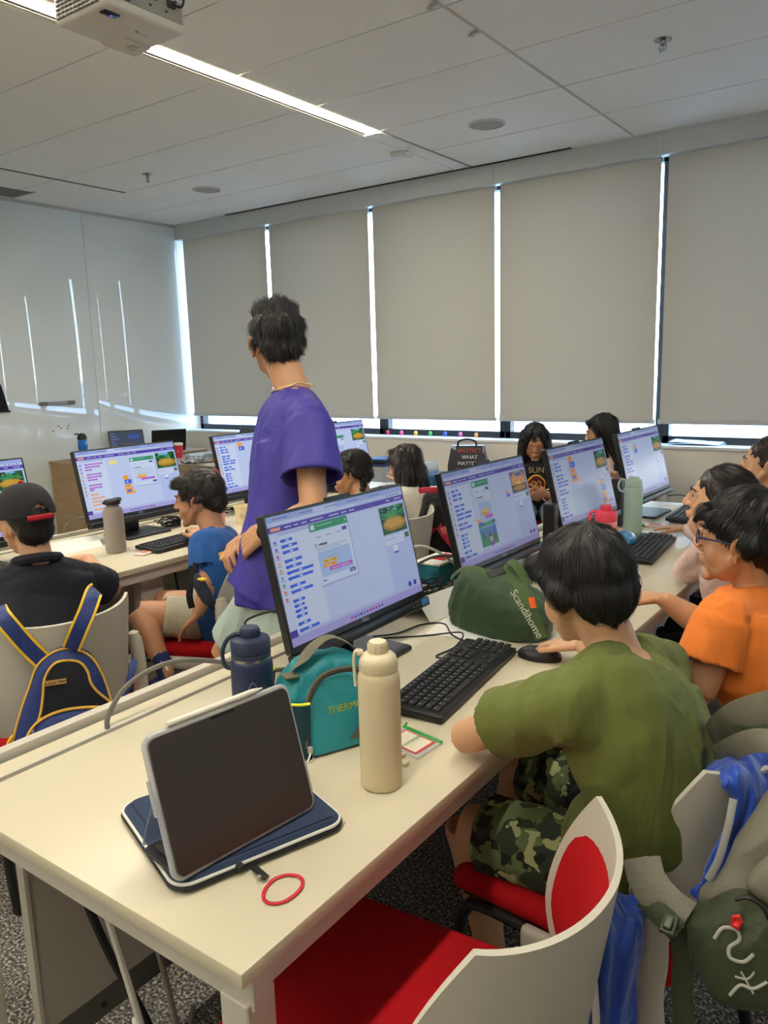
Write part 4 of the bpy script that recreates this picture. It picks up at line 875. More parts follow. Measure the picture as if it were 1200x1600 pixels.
def camo_mat():
    m = bpy.data.materials.new('camouflage_cotton'); m.use_nodes = True; n = m.node_tree; p = n.nodes['Principled BSDF']; p.inputs['Roughness'].default_value = .85
    co = n.nodes.new('ShaderNodeTexCoord'); prev = None
    for k, (col, th, sc) in enumerate((((40, 52, 34), .0, 1), ((92, 108, 66), .50, 17), ((18, 22, 18), .56, 21), ((158, 164, 112), .60, 24))):
        if k == 0:
            prev = n.nodes.new('ShaderNodeRGB'); prev.outputs[0].default_value = (*lin(col), 1); prev = prev.outputs[0]; continue
        mp = n.nodes.new('ShaderNodeMapping'); mp.inputs['Location'].default_value = (k*3.1, k*1.7, k); n.links.new(co.outputs['Object'], mp.inputs[0])
        t = n.nodes.new('ShaderNodeTexNoise'); t.inputs['Scale'].default_value = sc; t.inputs['Detail'].default_value = 2; n.links.new(mp.outputs[0], t.inputs[0])
        g = n.nodes.new('ShaderNodeMath'); g.operation = 'GREATER_THAN'; g.inputs[1].default_value = th; n.links.new(t.outputs[0], g.inputs[0])
        mx = n.nodes.new('ShaderNodeMix'); mx.data_type = 'RGBA'; n.links.new(g.outputs[0], mx.inputs[0]); n.links.new(prev, mx.inputs[6]); mx.inputs[7].default_value = (*lin(col), 1); prev = mx.outputs[2]
    n.links.new(prev, p.inputs['Base Color']); return m
m_camo = camo_mat()
Z3 = Vector((0, 0, 1))
# ---- boy in the olive shirt
P = SC(head=at(915, 925, 1.42), hF=(-.86, .50, -.22), hU=(-.1, -.05, 1), F=(-.93, .22, 0), neck=at(962, 1020, 1.40), chest=at(985, 1115, 1.36), pel=Vector((-.40, 1.345, .545)),
       shL=at(893, 1098, 1.26), elL=Vector((-.676, 1.165, .770)), wrL=Vector((-.55, 1.30, .80)), shR=at(1035, 1040, 1.56), elR=Vector((-.58, 1.62, .80)), wrR=Vector((-.655, 1.70, .785)),
       handR=dict(d=(-.95, .12, -.12), n=(0, 0, -1), t=(0, -1, 0), curl=(12, 28, 22), thumb=(30, 5)), handL=dict(d=(-.5, .8, -.1), n=(0, 0, -1), t=(1, .3, 0)),
       hipL=Vector((-.41, 1.29, .52)), hipR=Vector((-.43, 1.46, .52)), knL=Vector((-.735, 1.275, .515)), knR=Vector((-.75, 1.56, .52)), anL=Vector((-.70, 1.36, .09)), anR=Vector((-.93, 1.77, .09)), toe=Vector((-.9, .4, 0)), slouch=(.045, -.01, 0))
def olive_x(b):
    cone(b, [Vector(P['shL']), Vector(P['shL']).lerp(P['elL'], .32), Vector(P['shL']).lerp(P['elL'], .60)], [.05, .058, .062])
t, M = figure('boy in an olive green t-shirt and camouflage shorts using the mouse at the foreground desk', P, .86, sk_lt, .004, .93, shirt=m_olive, sleeve=.62, shorts=m_camo, shorts_len=.86, brow=h_blk, shoe=mat('shoe_pattern', (120, 150, 150), .6, var=.9, vscale=40), face=True, build=1.10, sl_r=(.066, .070, .072), hem=.03,
    shirt_disp=folds(.010, (0, .2, 1), 13, .3, 2, [([at(905, 1075, 1.22), at(880, 1100, 1.19), at(850, 1105, 1.2)], .008, .005), ([at(895, 1120, 1.19), at(905, 1180, 1.2), at(930, 1260, 1.25)], .012, -.007), ([at(1090, 1170, 1.3), at(1040, 1260, 1.27), at(960, 1330, 1.27)], .012, .006), ([at(1060, 1120, 1.3), at(980, 1230, 1.22), at(930, 1290, 1.22)], .014, -.004)]), shorts_disp=folds(.004, (1, 0, 0), 22, .4, 5))
BOWL = [('e', (0, -.014, .050), (.084, .101, .086)), ('e', (0, -.058, .006), (.071, .052, .062)), ('c', (-.070, .015, .045), (-.071, -.03, .012), .014, .026), ('c', (.070, .015, .045), (.071, -.03, .012), .014, .026), ('c', (-.045, .076, .070), (.045, .076, .070), .018, .018), ('c', (-.062, .05, .06), (-.072, .0, .045), .018, .016), ('c', (.062, .05, .06), (.072, .0, .045), .018, .016)]
do_hair(t, M, h_blk, BOWL, fl_crown((0, -.045, .13), .5), 3800, .045, .0024, 11, .004, 2, .05, mask=lambda p: p.z > .02 or p.y < -.015, jit=.13, bump=.006, bsc=(45, 45, 18))
# ---- boy in the orange shirt
P = SC(head=at(1162, 848, 1.70), hF=(-.965, .06, .03), F=(-.95, .15, 0), neck=at(1185, 930, 1.72), chest=at(1180, 1010, 1.72), pel=Vector((-.245, 1.93, .545)),
       shL=at(1132, 968, 1.62), elL=at(1092, 1085, 1.62), wrL=Vector((-.56, 1.78, .70)), shR=at(1190, 945, 1.86), elR=at(1095, 975, 1.92), wrR=at(1035, 935, 1.93),
       handR=dict(d=(-.95, .15, -.1), n=(0, 0, -1), t=(0, -1, 0), curl=(14, 22, 18)), slouch=(.04, 0, 0), hipL=Vector((-.30, 1.85, .52)), hipR=Vector((-.30, 2.02, .52)), knL=Vector((-.66, 1.84, .50)), knR=Vector((-.67, 2.08, .50)))
t, M = figure('boy in an orange t-shirt and blue-framed glasses watching the third monitor', P, .90, sk_tan, .004, .93, shirt=m_orange, sleeve=.58, shorts=m_black, shorts_len=.85, brow=h_blk, wide=1.06, build=1.08, sl_r=(.068, .074, .076), hem=.02, shirt_disp=folds(.010, (0, .3, 1), 14, .3, 7, [([at(1100, 1000, 1.55), at(1070, 990, 1.58), at(1045, 1000, 1.6)], .008, .005)]))
do_hair(t, M, h_blk, BOWL, fl_crown((0, -.045, .13), .4, .1), 3400, .045, .0024, 12, .004, 2, .05, jit=.12, bump=.006, bsc=(45, 45, 18), mask=lambda p: p.z > .02 or p.y < -.015)
m_gls = mat('glasses_blue', (24, 30, 84), .3); b = MB()
for x in (-1, 1):
    b.tube([M @ Vector((x*.032+.0205*math.cos(a*PI/8), .1-abs(x*.032+.0205*math.cos(a*PI/8))*.16, .008+.016*math.sin(a*PI/8))) for a in range(16)], .0017, 6, closed=True); b.tube([M @ Vector(q) for q in ((x*.052, .092, .014), (x*.07, .08, .014), (x*.081, .02, .012), (x*.083, -.02, .008), (x*.082, -.032, -.012))], [.0026, .0026, .002, .002, .0026], 6)
b.tube([M @ Vector(q) for q in ((-.012, .099, .01), (0, .105, .012), (.012, .099, .01))], .0015, 6); g = obj('glasses', b, m_gls, t, True, label='blue-framed glasses')
b = MB()
for x in (-1, 1): b.add([M @ Vector((x*.032+.019*math.cos(a*PI/8), .1-abs(x*.032+.019*math.cos(a*PI/8))*.16, .008+.0145*math.sin(a*PI/8))) for a in range(16)], [tuple(range(16))])
obj('lens', b, mat('lens_clear', (250, 250, 250), .02, alpha=.12), t, True)
# ---- girl in pale pink resting her chin on her hand
P = SC(head=at(1122, 785, 2.42), hF=(-.93, -.25, .12), hU=(-.15, .0, 1), F=(-.95, .1, 0), neck=at(1150, 850, 2.42), chest=at(1145, 915, 2.40), pel=Vector((-.42, 2.72, .545)),
       shL=at(1128, 872, 2.30), elL=atz(1072, 893, .775), wrL=at(1103, 850, 2.28), shR=at(1165, 868, 2.58), elR=at(1120, 850, 2.72), wrR=atz(1075, 826, .765),
       handL=dict(d=(-.55, .05, .65), n=(.5, .1, .5), t=(-.1, -.8, .3), curl=(50, 60, 40), thumb=(25, 10), s=.72), handR=dict(d=(-.9, .2, -.05), n=(0, 0, -1), t=(0, -1, 0), curl=(5, 10, 8)), hipL=Vector((-.44, 2.63, .52)), hipR=Vector((-.44, 2.80, .52)))
t, M = figure('girl in a pale pink long-sleeved top resting her chin on her hand', P, .84, sk_lt, .0045, .90, shirt=m_pink, long_sleeve=True, sleeve_name='sweater', shorts=m_dkden, shorts_len=2, pants_name='trousers', brow=h_brn, build=.95, shirt_disp=folds(.0035, (0, 0, 1), 30, 1.2, 9))
GIRL = [('e', (0, -.02, .045), (.084, .100, .090)), ('e', (0, -.065, .0), (.068, .052, .065)), ('c', (-.072, .03, .05), (-.074, -.03, .005), .018, .024), ('c', (.072, .03, .05), (.074, -.03, .005), .018, .024), ('c', (-.035, .07, .088), (.035, .07, .088), .018, .018), ('c', (-.05, -.06, -.02), (-.05, -.08, -.11), .035, .028), ('c', (.05, -.06, -.02), (.05, -.08, -.11), .035, .028), ('c', (0, -.08, -.02), (0, -.09, -.14), .045, .03)]
do_hair(t, M, h_brn, [('e', (0, -.020, .046), (.084, .099, .089))]+[GIRL[1], ('c', (-.072, .01, .045), (-.074, -.03, .005), .014, .022), ('c', (.072, .01, .045), (.074, -.03, .005), .014, .022)]+GIRL[5:], lambda p: Vector((p.x*2, -1.2, -.9)), 2200, .07, .0024, 13, .005, 2, .04, jit=.08, mask=lambda p: p.y < .04)
# ---- girl at the far right edge
P = SC(head=at(1197, 728, 3.12), hF=(-.95, -.12, .03), F=(-.95, .05, 0), neck=at(1212, 778, 3.12), chest=at(1218, 840, 3.1), pel=Vector((-.40, 3.50, .545)), shL=at(1195, 800, 3.0), elL=at(1180, 880, 2.95), wrL=Vector((-.68, 3.35, .76)), shR=at(1225, 795, 3.28), elR=at(1200, 860, 3.3), wrR=Vector((-.70, 3.62, .76)))
t, M = figure('girl in a navy top with tied-back hair at the far right edge', P, .86, sk_lt, .005, .90, shirt=m_navy, shorts=m_dkden, shorts_len=2, pants_name='trousers', brow=h_brn)
do_hair(t, M, h_brn, [('e', (0, -.02, .045), (.082, .098, .088)), ('e', (0, -.065, .0), (.064, .046, .06)), ('c', (0, -.11, .03), (0, -.14, -.02), .03, .026), ('c', (0, -.14, -.02), (0, -.14, -.14), .028, .014)], lambda p: Vector((-p.x*1.5, -1.5, -.3)), 1300, .07, .0022, 14, .005, 2, .04, jit=.08, mask=lambda p: p.y < .04)
# ---- standing teenager in purple
P = SC(head=at(434, 540, 2.36), hF=(-.80, .60, -.02), hU=(-.03, 0, 1), F=(-.80, -.58, 0), neck=at(458, 612, 2.33), chest=at(455, 705, 2.32), pel=at(440, 905, 2.30),
       shL=at(482, 662, 2.14), elL=at(490, 800, 2.06), wrL=at(412, 832, 2.10), shR=at(442, 655, 2.46), elR=at(425, 780, 2.55), wrR=at(395, 828, 2.30),
       handL=dict(d=at(368, 862, 2.17)-at(412, 832, 2.10), n=(.25, .75, -.35), t=(-.5, -.2, .85), curl=(35, 45, 30), thumb=(20, 12), s=.98), handR=dict(d=at(366, 850, 2.24)-at(395, 828, 2.30), n=(.2, -.6, -.6), t=(-.5, 0, .85), curl=(30, 35, 25), s=.98),
       hipL=at(452, 925, 2.24), hipR=at(428, 925, 2.38), knL=at(412, 1035, 2.22), knR=at(352, 1030, 2.42))
for q in 'LR': P['an'+q] = Vector((P['kn'+q].x+.07, P['kn'+q].y-.02, .09))
def purple_x(b):
    torso(b, [(at(408, 928, 2.29), (.58, -.8, 0), .165, .105), (at(430, 880, 2.29), (.58, -.8, 0), .165, .112), (at(450, 780, 2.31), (.58, -.8, 0), .150, .108), (at(455, 700, 2.32), (.58, -.8, 0), .15, .105)])
t, M = figure('standing person in a purple t-shirt and pale shorts, seen from behind with hands clasped', P, 1.0, sk_tan, .0042, .98, shirt=m_purple, sleeve=.62, shorts=m_mint, shorts_len=.80, brow=h_blk, shirt_pts=purple_x, sl_r=(.068, .078, .086), hem=.02, build=1.0,
    shirt_disp=folds(.009, (0, 0, 1), 11, .35, 4, [([at(470, 640, 2.15), at(450, 700, 2.15), at(440, 760, 2.16)], .012, .006), ([at(498, 690, 2.12), at(505, 780, 2.15), at(505, 850, 2.2)], .012, -.006), ([at(420, 870, 2.15), at(450, 920, 2.13), at(470, 950, 2.15)], .014, .006)]), shorts_disp=folds(.006, (.2, 0, 1), 12, .3, 6), sock=mat('white_sock', (230, 230, 228), .9))
do_hair(t, M, h_blk, [('e', (0, -.02, .050), (.0795, .097, .086)), ('e', (0, -.062, .0), (.064, .042, .056)), ('c', (-.070, -.0, .03), (-.070, -.03, .01), .012, .014), ('c', (.070, -.0, .03), (.070, -.03, .01), .012, .014), ('c', (-.03, .05, .10), (.03, .05, .10), .032, .032)], lambda p: Vector((p.x*6, p.y*4.0+.3, 1.1)) if p.z > .085 else Vector((p.x*2, -.3, -1.0)), 3800, .034, .0024, 15, .004, 1, .75, mask=lambda p: p.z > .06 or random.random() < .35, jit=.3, bump=.005, bsc=(50, 50, 30))
w_ = Vector(P['wrL']); wd = (Vector(P['elL'])-w_).normalized(); b = MB(); u_ = wd.orthogonal().normalized(); v_ = wd.cross(u_); c_ = w_+wd*.018
b.tube([c_+u_*.0285*math.cos(a*PI/10)+v_*.0285*math.sin(a*PI/10) for a in range(20)], .011, 8, closed=True, up=tuple(wd), flat=1.0); sw = obj('watch_strap', b, mat('watch_black', (16, 16, 18), .4), t, True, label='black smartwatch strap')
nn = (EYE-c_).normalized(); nn = (nn-wd*nn.dot(wd)).normalized(); nn = (nn+wd.cross(nn)*.0).normalized(); Mw = Matrix.Translation(c_+nn*.028) @ frame(wd, nn).to_4x4(); b = MB(); b.lathe([(.021, 0), (.0225, .004), (.0215, .010), (.0185, .011), (.0, .0112)], n=28, M=Mw); obj('watch_face', b, mat('watch_glass', (8, 8, 10), .08), sw, True); b = MB(); b.lathe([(.0232, .003), (.0232, .006)], n=28, M=Mw); obj('watch_case', b, mat('watch_steel', (150, 140, 120), .3, metal=1), sw, True)
nk = Vector(P['neck']); nd = (nk-Vector(P['chest'])).normalized(); sl = (Vector(P['shL'])-Vector(P['shR'])).normalized(); ff = nd.cross(sl).normalized(); b = MB(); b.tube(spl([nk+nd*.026+sl*.064*math.cos(a*PI/8)+ff*.064*math.sin(a*PI/8)-nd*(.03*max(0, -math.sin(a*PI/8)) if ff.dot(Vector(P['F'])) < 0 else .03*max(0, math.sin(a*PI/8))) for a in range(16)], 3, True), .0024, 6, closed=True); obj('necklace', b, mat('necklace_gold', (226, 196, 140), .3, metal=.7), t, True, label='thin pale gold necklace')
# ---- boy in the blue t-shirt
P = SC(head=at(312, 783, 2.98), hF=(-.86, -.46, -.10), F=(-.93, -.1, 0), neck=at(335, 832, 2.95), chest=at(345, 880, 2.9), pel=Vector((-2.17, 1.98, .545)),
       shL=at(318, 850, 2.82), elL=at(325, 915, 2.78), wrL=at(308, 962, 2.76), shR=at(352, 842, 3.08), elR=at(330, 880, 3.15), wrR=Vector((-2.5, 2.15, .76)),
       handL=dict(d=(-.6, -.1, -.5), n=(-.1, .2, -.8), t=(-.3, .9, .2), curl=(10, 15, 10)), hipL=Vector((-2.22, 1.90, .53)), hipR=Vector((-2.20, 2.06, .53)), knL=at(216, 958, 2.88), knR=at(245, 940, 3.05), anL=at(262, 1052, 2.82), anR=Vector((-2.5, 2.15, .09)), toe=(-.6, -.4, 0), slouch=(.03, 0, 0))
t, M = figure('boy in a blue t-shirt sitting at the left desk with a hand on his seat', P, .86, sk_md, .0045, .92, shirt=m_blue, sleeve=.55, shorts=m_khaki, shorts_len=.62, brow=h_brn, shoe=m_blk, sock=mat('blue_sock', (24, 44, 92), .9), shirt_disp=folds(.003, (0, 0, 1), 22, .3, 8), sl_r=(.062, .070, .074))
do_hair(t, M, h_brn, SHORT+[('c', (-.04, .065, .085), (.04, .065, .085), .024, .024), ('c', (-.074, .0, .03), (-.077, .0, .005), .013, .008), ('c', (.074, .0, .03), (.077, .0, .005), .013, .008)], fl_crown((0, -.05, .12), .1, .45), 2600, .035, .0024, 16, .0045, 2, .22, mask=lambda p: p.z > .0 or p.y < -.02, jit=.35, bump=.006, bsc=(50, 50, 30))
b = MB(); c_ = P['anL'].lerp(P['knL'], .12); F2 = (EYE-c_).normalized(); Msw = Matrix.Translation(c_+F2*.036) @ frame(Vector((-.5, -.8, .5)), F2).to_4x4(); b.prism([(-.012, -.02), (.0, -.014), (.014, .022), (-.001, -.004), (-.010, -.010)], 0, .002, M=Msw); obj('swoosh', b, mat('swoosh_white', (235, 235, 235), .6), t, True)
# ---- boy in the black cap
P = SC(head=at(42, 820, 2.50), hF=(-.985, .10, -.08), F=(-.97, .1, 0), neck=at(60, 880, 2.50), chest=at(68, 945, 2.52), pel=Vector((-2.24, 1.12, .545)),
       shL=at(-14, 925, 2.44), elL=at(-60, 1010, 2.35), wrL=Vector((-2.62, 1.12, .765)), shR=at(136, 905, 2.60), elR=at(176, 922, 2.70), wrR=atz(160, 880, .765)+Vector((-.12, .02, 0)), slouch=(.0, 0, 0),
       handR=dict(d=(-.9, .0, -.05), n=(0, 0, -1), t=(0, -1, 0), curl=(10, 20, 15)))
t, M = figure('boy in a black cap and navy polo shirt sitting with his back to the camera', P, .90, sk_lt, .0045, .94, shirt=m_navy, sleeve=.72, shorts=m_dkden, shorts_len=.8, brow=h_blk, sleeve_name='polo_shirt', build=1.08, shirt_disp=folds(.003, (0, .4, 1), 18, .3, 3), sl_r=(.066, .072, .072))
do_hair(t, M, h_blk, [('e', (0, -.02, .03), (.079, .094, .07)), ('e', (0, -.062, -.015), (.062, .042, .055))], fl_crown((0, -.05, .12), .8), 900, .03, .002, 17, .0045, 3, .1)
nb = Vector(P['neck']); b = MB(); sl = (P['shL']-P['shR']).normalized(); up = (Vector(P['head'])-nb).normalized(); ff = sl.cross(up)
b.tube(spl([nb+up*.012+sl*.064*math.cos(a*PI/8)+ff*.062*math.sin(a*PI/8)-up*.02*max(0, math.sin(a*PI/8)*(1 if ff.dot(P['F']) > 0 else -1)) for a in range(16)], 3, True), .016, 8, closed=True, up=tuple(up), flat=1.0); obj('collar', b, m_navy, t, True)
# cap (rests on the head: part of his clothing)
cm = mat('cap_black', (26, 26, 28), .85, bump=.4, bscale=600); vs = []; b = MB(); n_, K = 48, 12; rings = []
for k in range(K+1):
    ph = (PI/2)*(1-k/K)*1.0; r = []
    for i in range(n_):
        a = 2*PI*i/n_; z = .115*math.sin(ph); q = math.cos(ph)**.75 if k < K else 1
        x, y = .091*q*math.cos(a), .109*q*math.sin(a); seam = .0018*math.exp(-((a % (PI/3)-PI/6)/.04)**2) if k else 0
        zz = z-.0; 
        if k > K-4 and abs(a-1.5*PI) < .42: zz += .04*math.cos((a-1.5*PI)/.42*PI/2)*(k-(K-4))/4
        r.append((x*(1+seam*6), y*(1+seam*6)-.008, .028+zz))
    rings.append(r)
rings = rings[1:]; Mc = M @ RX(-4)
b.loft([[Mc @ Vector(p) for p in r] for r in rings], caps=False); b.add([Mc @ Vector(p) for p in rings[0]], [tuple(range(n_))], smooth=True); cap = obj('cap', b, cm, t, True)
b = MB(); b.lathe([(.009, 0), (.0085, .004), (.004, .007), (0, .0075)], n=14, M=Mc @ T(0, -.008, .1425)); obj('cap_button', b, m_red, t, True, label='red cap button')
b = MB(); b.tube([Mc @ Vector((.093*math.cos(a), .111*math.sin(a)-.008, .021)) for a in np.linspace(1.5*PI-.45, 1.5*PI+.45, 13)], .009, 6, up=tuple(Mc.to_3x3() @ Vector((0, 0, 1))), flat=1.0); obj('cap_strap', b, mat('strap_red', (170, 24, 34), .8), t, True, label='red strap at the back of the cap')
b = MB(); b.sheet([[Mc @ Vector(((.06+.012*u)*math.sin(x)*1.2, .088+.062*u*math.cos(x)*.95, .034-.006*u-.014*abs(math.sin(x))**2)) for x in np.linspace(-1.25, 1.25, 13)] for u in (0, .5, 1)], .003); obj('cap_brim', b, cm, t, True)
# ---- girl with braids
P = SC(head=at(549, 742, 3.75), hF=(-.80, -.56, -.15), F=(-.95, -.1, 0), neck=at(568, 778, 3.72), chest=at(578, 810, 3.68), pel=Vector((-2.12, 2.86, .545)), shL=at(556, 790, 3.60), elL=at(545, 830, 3.55), wrL=Vector((-2.5, 2.75, .77)), shR=at(590, 785, 3.85), elR=at(560, 800, 3.95), wrR=Vector((-2.52, 3.05, .77)))
t, M = figure('girl with dark braids and a cream top looking at a monitor beyond the standing person', P, .86, sk_md, .005, .92, shirt=m_cream, shorts=m_dkden, shorts_len=2, pants_name='trousers', brow=h_brn, shirt_disp=folds(.003, (0, 0, 1), 22, .3, 12))
def braid(q):
    for sx in (-1, 1):
        pts = spl([(sx*.055, -.065, -.02), (sx*.075, -.04, -.09), (sx*.085, .0, -.16), (sx*.085, .02, -.24)], 6)
        for i, p in enumerate(pts): rr = .021*(1-.35*i/len(pts)); el(q, (p.x+.007*(-1)**i, p.y, p.z), (rr*.9, rr*.8, rr*.75))
    for i in range(9): a = i/8*PI; el(q, (.07*math.cos(a), -.005-.02*math.sin(a)+.0, .085+.035*math.sin(a)), (.017, .017, .013))
do_hair(t, M, h_blk, [('e', (0, -.02, .045), (.083, .100, .089)), ('e', (0, -.065, .0), (.066, .05, .062)), ('c', (-.072, .0, .05), (-.074, -.03, .01), .018, .024), ('c', (.072, .0, .05), (.074, -.03, .01), .018, .024), ('f', braid)], lambda p: Vector((p.x*2, -1, -.6)) if p.z > -.05 else Vector((0, .2, -1)), 1500, .045, .0024, 18, .0045, 2, .06, jit=.2, bump=.004)
# ---- girl with long loose hair
P = SC(head=at(632, 728, 4.3), hF=(-.90, .10, -.05), F=(-.95, .1, 0), neck=at(640, 765, 4.25), chest=at(642, 800, 4.2), pel=Vector((-2.2, 3.55, .545)), shL=at(615, 785, 4.15), elL=at(600, 820, 4.1), wrL=Vector((-2.6, 3.35, .77)), shR=at(668, 780, 4.35), elR=at(660, 810, 4.5), wrR=Vector((-2.6, 3.8, .77)))
t, M = figure('girl with long loose dark hair seen from behind at the left desk', P, .86, sk_lt, .006, .92, shirt=m_cream, shorts=m_dkden, shorts_len=2, pants_name='trousers', brow=h_brn)
def curtain(w0, w1, ln, y0=-.085, y1=-.10, wide=.045):
    def f(q):
        for i in range(9): u = -1+2*i/8; a = u*1.5; rc(q, (.072*math.sin(a), -.02-.066*math.cos(a), .03), (w1*u, y1+.03*abs(u)**2-.01*math.sin(i*2), -ln*(1-.12*abs(math.sin(i*1.7)))), .030, .018, 10)
        for i in range(7): u = -1+2*i/6; rc(q, (w0*u*.9, y0+.02*abs(u), -.02), (w1*u*.9, y1, -ln*.95), .034, .022, 10)
    return f
do_hair(t, M, h_brn, GIRL[:5]+[('f', curtain(.07, .13, .30))], lambda p: Vector((p.x*1.2+.3*math.sin(p.z*60), -.25, -1)) , 3200, .11, .003, 19, .006, 2, .1, jit=.12, bump=.009, bsc=(40, 40, 9), segs=5, wav=.004)
# ---- girl in the black jersey by the window
P = SC(head=at(836, 692, 4.85), hF=(.42, -.84, -.36), hU=(.1, -.2, 1), F=(.40, -.88, 0), neck=at(838, 722, 4.90), chest=at(838, 755, 4.92), pel=Vector((-2.10, 4.62, .545)), shL=at(868, 742, 4.86), elL=at(872, 778, 4.72), wrL=at(848, 772, 4.62), shR=at(806, 740, 4.92), elR=at(808, 775, 4.78), wrR=at(828, 776, 4.64),
       handL=dict(d=(-.7, -.5, .1), n=(-.2, .6, .5), t=(.2, -.3, .9), curl=(40, 40, 30)), handR=dict(d=(.7, -.5, .1), n=(.3, .5, .5), t=(-.1, -.3, .9), curl=(40, 40, 30)))
P['chest'] = Vector((P['chest'].x, P['chest'].y, max(P['chest'].z, .78)))
t, M = figure('girl with long black hair and a black jersey looking down by the window', P, .90, sk_br, .0055, .93, face=False, shirt=m_black, sleeve=.7, shorts=m_denim, shorts_len=.85, pants_name='shorts', brow=h_blk, shirt_disp=folds(.003, (0, 0, 1), 22, .3, 13), sleeve_name='jersey')
def front_hair(q):
    for sx in (-1, 1):
        for i in range(6): rc(q, (sx*(.03+.009*i), .05-.018*i, .10-.008*i), (sx*(.074+.004*i), .055-.02*i, -.02), .018, .016, 8); rc(q, (sx*(.074+.004*i), .055-.02*i, -.02), (sx*(.07+.008*i), .07-.025*i, -.26-.01*i), .016, .010, 8)
do_hair(t, M, h_blk, GIRL[:4]+[('f', front_hair), ('f', curtain(.07, .10, .26))], lambda p: Vector((p.x*1.0, .1 if p.y > 0 else -.2, -1)), 2400, .10, .0026, 20, .0055, 2, .05, jit=.08, bump=.006, bsc=(50, 50, 8), segs=5)
cf = Vector(P['chest']); fw = Vector(P['F']); 
Mj = Matrix.Translation(cf+fw*.118-Vector((0, 0, .01))) @ Matrix((Vector((0, 0, 1)).cross(fw).normalized(), Vector((0, 0, 1)), fw)).transposed().to_4x4() @ RX(8)
b = MB(); b.prism([(.052*math.cos(a)*(1+.1*abs(math.cos(2*a))), -.05+.052*math.sin(a)*(1+.1*abs(math.cos(2*a)))) for a in np.linspace(0, 2*PI, 17)[:-1]], -.03, .002, M=Mj, col=(228, 170, 50)); b.prism([(.046*math.cos(a)*(1+.1*abs(math.cos(2*a))), -.05+.046*math.sin(a)*(1+.1*abs(math.cos(2*a)))) for a in np.linspace(0, 2*PI, 17)[:-1]], .0, .003, M=Mj, col=(98, 22, 50)); b.text('00', .062, Mj @ T(0, -.052, .0045), .002, 0, (232, 190, 60), True); b.text('SUN', .05, Mj @ T(0, .036, .0), .002, 0, (206, 186, 140), True); obj('jersey_print', b, PRINT, t, True)
b = MB(); c_ = Vector(P['wrL'])+(Vector(P['elL'])-Vector(P['wrL'])).normalized()*.05; wd = (Vector(P['elL'])-c_).normalized(); u_ = wd.orthogonal(); v_ = wd.cross(u_); b.tube([c_+u_*.028*math.cos(a*PI/8)+v_*.028*math.sin(a*PI/8) for a in range(16)], .004, 6, closed=True); obj('bracelet', b, mat('bracelet_pale', (222, 200, 160), .4), t, True, label='pale bracelet')
# ---- girl with glasses by the window
P = SC(head=at(940, 677, 4.95), hF=(-.90, -.38, -.22), F=(-.35, -.9, 0), neck=at(952, 712, 4.98), chest=at(956, 745, 5.0), pel=Vector((-1.80, 4.95, .545)), shL=at(945, 735, 4.88), elL=at(962, 775, 4.82), wrL=at(948, 748, 4.7), shR=at(972, 728, 5.1), elR=at(975, 765, 5.0), wrR=at(962, 745, 4.85))
t, M = figure('girl with long straight black hair and glasses beside the window behind the monitors', P, .90, sk_lt, .006, .94, shirt=m_pink, long_sleeve=True, sleeve_name='top', shorts=m_black, shorts_len=2, pants_name='trousers', brow=h_blk)
b = MB(); c0, n0, p0_ = Vector(P['chest']), Vector(P['neck']), Vector(P['pel']); sl = (P['shL']-P['shR']).normalized(); torso(b, [(p0_, sl, .17, .13), (c0.lerp(p0_, .5), sl, .165, .12), (c0, sl, .17, .125), (c0.lerp(n0, .6), sl, .13, .10)]); clay('vest', b, m_black, t, .008, 4)
do_hair(t, M, h_blk, GIRL[:5]+[('f', curtain(.068, .10, .30)), ('c', (.075, .02, .03), (.08, .02, -.2), .02, .012), ('c', (-.075, .02, .03), (-.08, .0, -.25), .02, .012)], lambda p: Vector((p.x*.6, -.2, -1)), 2200, .12, .0028, 21, .006, 2, .04, jit=.05, bump=.005, bsc=(50, 50, 6), segs=5)
b = MB()
for x in (-1, 1):
    b.tube([M @ Vector((x*.032+.021*math.cos(a*PI/6), .099-abs(x*.032)*.16, .006+.019*math.sin(a*PI/6))) for a in range(12)], .0013, 5, closed=True); b.tube([M @ Vector(q) for q in ((x*.054, .092, .01), (x*.078, .02, .01), (x*.08, -.02, .006))], .0012, 5)
obj('glasses', b, mat('glasses_wire', (170, 150, 130), .3, metal=.8), t, True, label='thin wire-framed glasses')
# ================================================================ THINGS ON THE FOREGROUND DESK
DZ = .7302
def lath(t, name, prof, m, c=(0, 0, 0), n=40, **k): b = MB(); b.lathe(prof, c, n); return obj(name, b, m, t, **k)
# tablet on its folded case
m_glassblk = mat('tablet_glass', (48, 40, 37), .22, spec=.6); m_clear = mat('clear_case', (206, 208, 212), .25, alpha=.62); m_navyf = cloth('navy_neoprene', (34, 52, 82), bscale=1400, bump=.35, wrinkle=0)
t = thing('tablet', 'tablet in a clear case propped upright on the navy sleeve', 'tablet', (-.787, .735, .7525), math.radians(-8))
Mt = RY(-16.9)
b = MB(); b.slab((-.006, 0, .103), (.010, .258, .206), .016, 0, Mt, 7, 0, e=.002); obj('clear_case', b, m_clear, t)
b = MB(); b.slab((-.002, 0, .103), (.007, .247, .195), .012, 0, Mt, 7, 0, e=.0015); obj('tablet_body', b, mat('tablet_body', (70, 66, 62), .4), t)
b = MB(); b.slab((.0020, 0, .103), (.0012, .245, .193), .0115, 0, Mt, 7, 0); obj('display', b, m_glassblk, t)
b = MB(); b.slab((.0028, .0, .197), (.0006, .042, .004), .0018, 0, Mt, 4, 0); obj('camera_notch', b, mat('notch_black', (5, 5, 5), .2), t)
b = MB(); b.box((-.008, -.13, .12), (.008, .003, .05), M=Mt); b.box((-.008, .13, .05), (.008, .003, .05), M=Mt); obj('side_buttons', b, m_clear, t)
